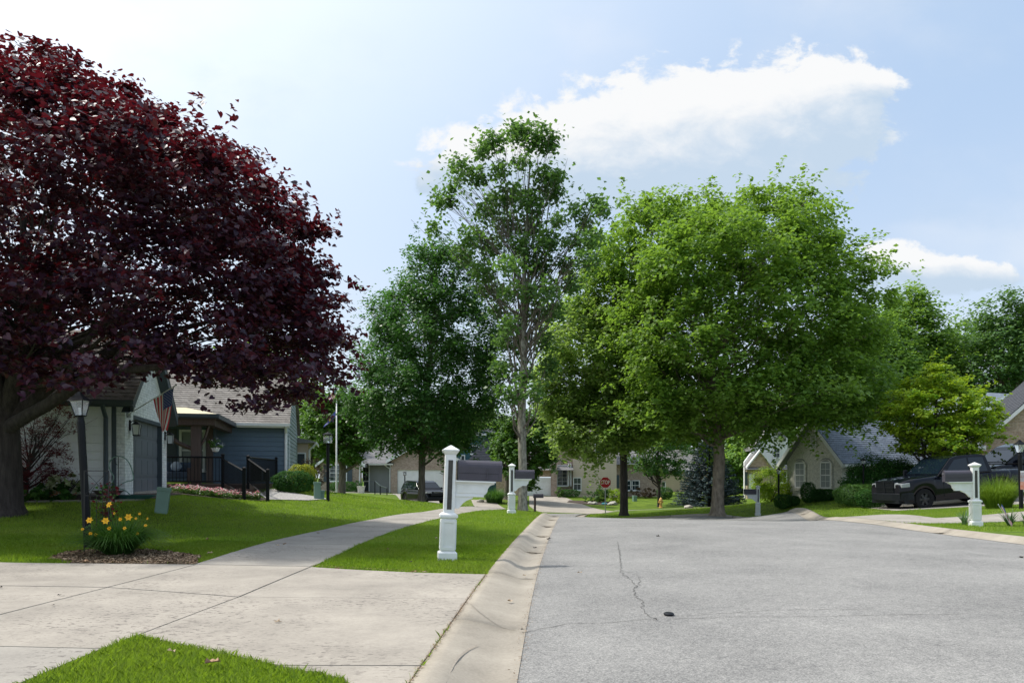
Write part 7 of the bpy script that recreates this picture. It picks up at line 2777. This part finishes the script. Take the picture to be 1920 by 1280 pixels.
for (px, d, r, lab) in ((1107, 62.2, .22, 'pale stone at the left end of the far flower bed'), (1114, 61.8, .26, 'flat pale stone left of the stop sign post in the far bed'), (1149, 62, .34, 'tallest pale stone in the far bed by the dark trunk'),
                        (1143, 61.5, .2, 'yellowish stone right of the stop sign post'), (901, 58, .25, 'light stone beside the mounded ornamental grass'), (1291, 50.5, .25, 'pale stone under the left side of the blue spruce')):
    rock('garden_stone', lab, px, d, r, m_stone)
rock('blue_garden_ball', 'small turquoise garden ornament in the far bed', 1133, 61.8, .22, M('turquoise_glaze', (.05, .22, .26), .2, .1), 'ornament')

# ------------------------------------------------------------------ fallen leaves and bits
m_dry = M('dry_leaf', (.20, .11, .06), .8, .3, 30, col2=(.42, .27, .16))
m_drk = M('dark_wet_leaf', (.025, .02, .015), .6, .3, 30)
m_pale = M('pale_dry_leaf', (.40, .30, .20), .8, .2, 30)
LITTER = [(398, 1242, 'a', m_dry, .085, 'curled brown leaf in the middle of the near grass wedge'), (322, 1221, 'a', m_pale, .05, 'pale dry leaf near the top of the near grass wedge'), (520, 1165, 'c', m_pale, .05, 'pale orange leaf lying on the driveway apron'),
          (112, 1115, 'c', m_drk, .03, 'small dark leaf on the driveway, left'), (100, 1134, 'c', m_drk, .03, 'dark leaf scrap below the small one on the driveway'), (2, 1101, 'c', m_drk, .04, 'dark leaf at the left rim on the driveway'),
          (521, 1022, 'c', m_pale, .06, 'pale leaf on the left edge of the sidewalk'), (533, 1020, 'c', m_dry, .06, 'brown leaf beside the pale one on the sidewalk edge'), (597, 999, 'c', m_pale, .07, 'pale leaf farther along the sidewalk edge'),
          (388, 1011, 'g', m_dry, .07, 'brown leaf on the lawn right of the daylilies'), (160, 1053, 'g', m_dry, .08, 'brown leaf on the left of the bark mulch'), (140, 1035, 'g', m_dry, .07, 'dry leaf at the top left of the mulch patch'), (393, 1037, 'g', m_pale, .07, 'pale leaf on the right tip of the mulch patch'),
          (770, 1053, 'g', m_drk, .05, 'dark curled leaf on the verge left of the near mailbox'), (727, 1029, 'g', m_dry, .05, 'brown leaf on the verge left of the mailbox, farther up'), (818, 1009, 'g', m_pale, .06, 'dry leaf on the verge just behind the near mailbox'),
          (632, 1066, 'g', m_dry, .05, 'brown leaf at the corner of the verge by the sidewalk'), (775, 1072, 'g', m_dry, .06, 'brown leaf at the front edge of the verge'), (795, 1072, 'g', m_pale, .05, 'pale leaf at the front edge of the verge, next to the brown one'),
          (956, 1129, 'r', m_pale, .06, 'tan leaf lying in the gutter'), (983, 1080, 'r', m_pale, .05, 'pale leaf farther up the gutter'), (1003, 1028, 'r', m_drk, .07, 'dark twig-like leaf in the gutter'), (1029, 1011, 'r', m_drk, .09, 'upright dark leaf on the gutter edge'),
          (1087, 1073, 'r', m_pale, .05, 'pale leaf on the asphalt near the gutter'), (1234, 1006, 'r', m_drk, .09, 'dark upright leaf in the middle of the road'), (1229, 1161, 'r', m_drk, .035, 'dark bit beside the black cap on the road'), (978, 1182, 'r', m_drk, .03, 'tiny dark bit at the edge of the asphalt'),
          (1564, 1034, 'r', m_pale, .05, 'pale leaf on the road right of centre'), (1915, 1045, 'r', m_drk, .08, 'dark leaf on the road at the right rim')]
for (px, py, kind_, mat_, sz, lab) in LITTER:
    hh2 = {'a': -.03, 'c': .02, 'g': -.04, 'r': .07}[kind_]
    d_ = (CZ + hh2) * F / (py - HY)
    for _ in range(3):
        zz_ = G(gx(px, d_), d_) + {'a': .05, 'c': .022, 'g': .05, 'r': -.055}[kind_]
        d_ = (CZ - zz_) * F / (py - HY)
    x_ = gx(px, d_)
    if kind_ == 'r' and x_ < cl_back(d_) + CW: zz_ = G(x_, d_) - .045
    m2 = MB()
    nseg = 7
    pts_ = []
    for k in range(10):
        th = 2 * PI * k / 10
        rr = sz * (.5 if k % 2 else .8) * random.uniform(.6, 1.1)
        pts_.append((rr * math.cos(th), rr * math.sin(th) * .7, abs(math.sin(th * 1.5)) * sz * random.uniform(.15, .55)))
    m2.add(pts_ + [(0, 0, .004)], [(k, (k + 1) % 10, 10) for k in range(10)])
    o = m2.build('fallen_leaf', mat_, fix=False)
    o.location = (x_, d_, zz_)
    o.rotation_euler = (random.uniform(-.2, .2), 0, random.uniform(0, 6))
    tag(o, lab, 'leaf', 'leaves fallen on lawn, drive and road')
d_ = 6.45
cap_ = MB().lathe([(.02, 0), (.035, .004), (.037, .016), (.028, .024), (.01, .026)], 16)
cp = cap_.build('black_cap', m_blk)
cp.scale = (1.3, 1.6, 1)
px_, py_ = 1254, 1150
d_ = (CZ + .05) * F / (py_ - HY)
cp.location = (gx(px_, d_), d_, G(gx(px_, d_), d_) + road_h(gx(px_, d_), d_) + .002)
tag(cp, 'small black oval cap lying on the asphalt in the foreground', 'cap')
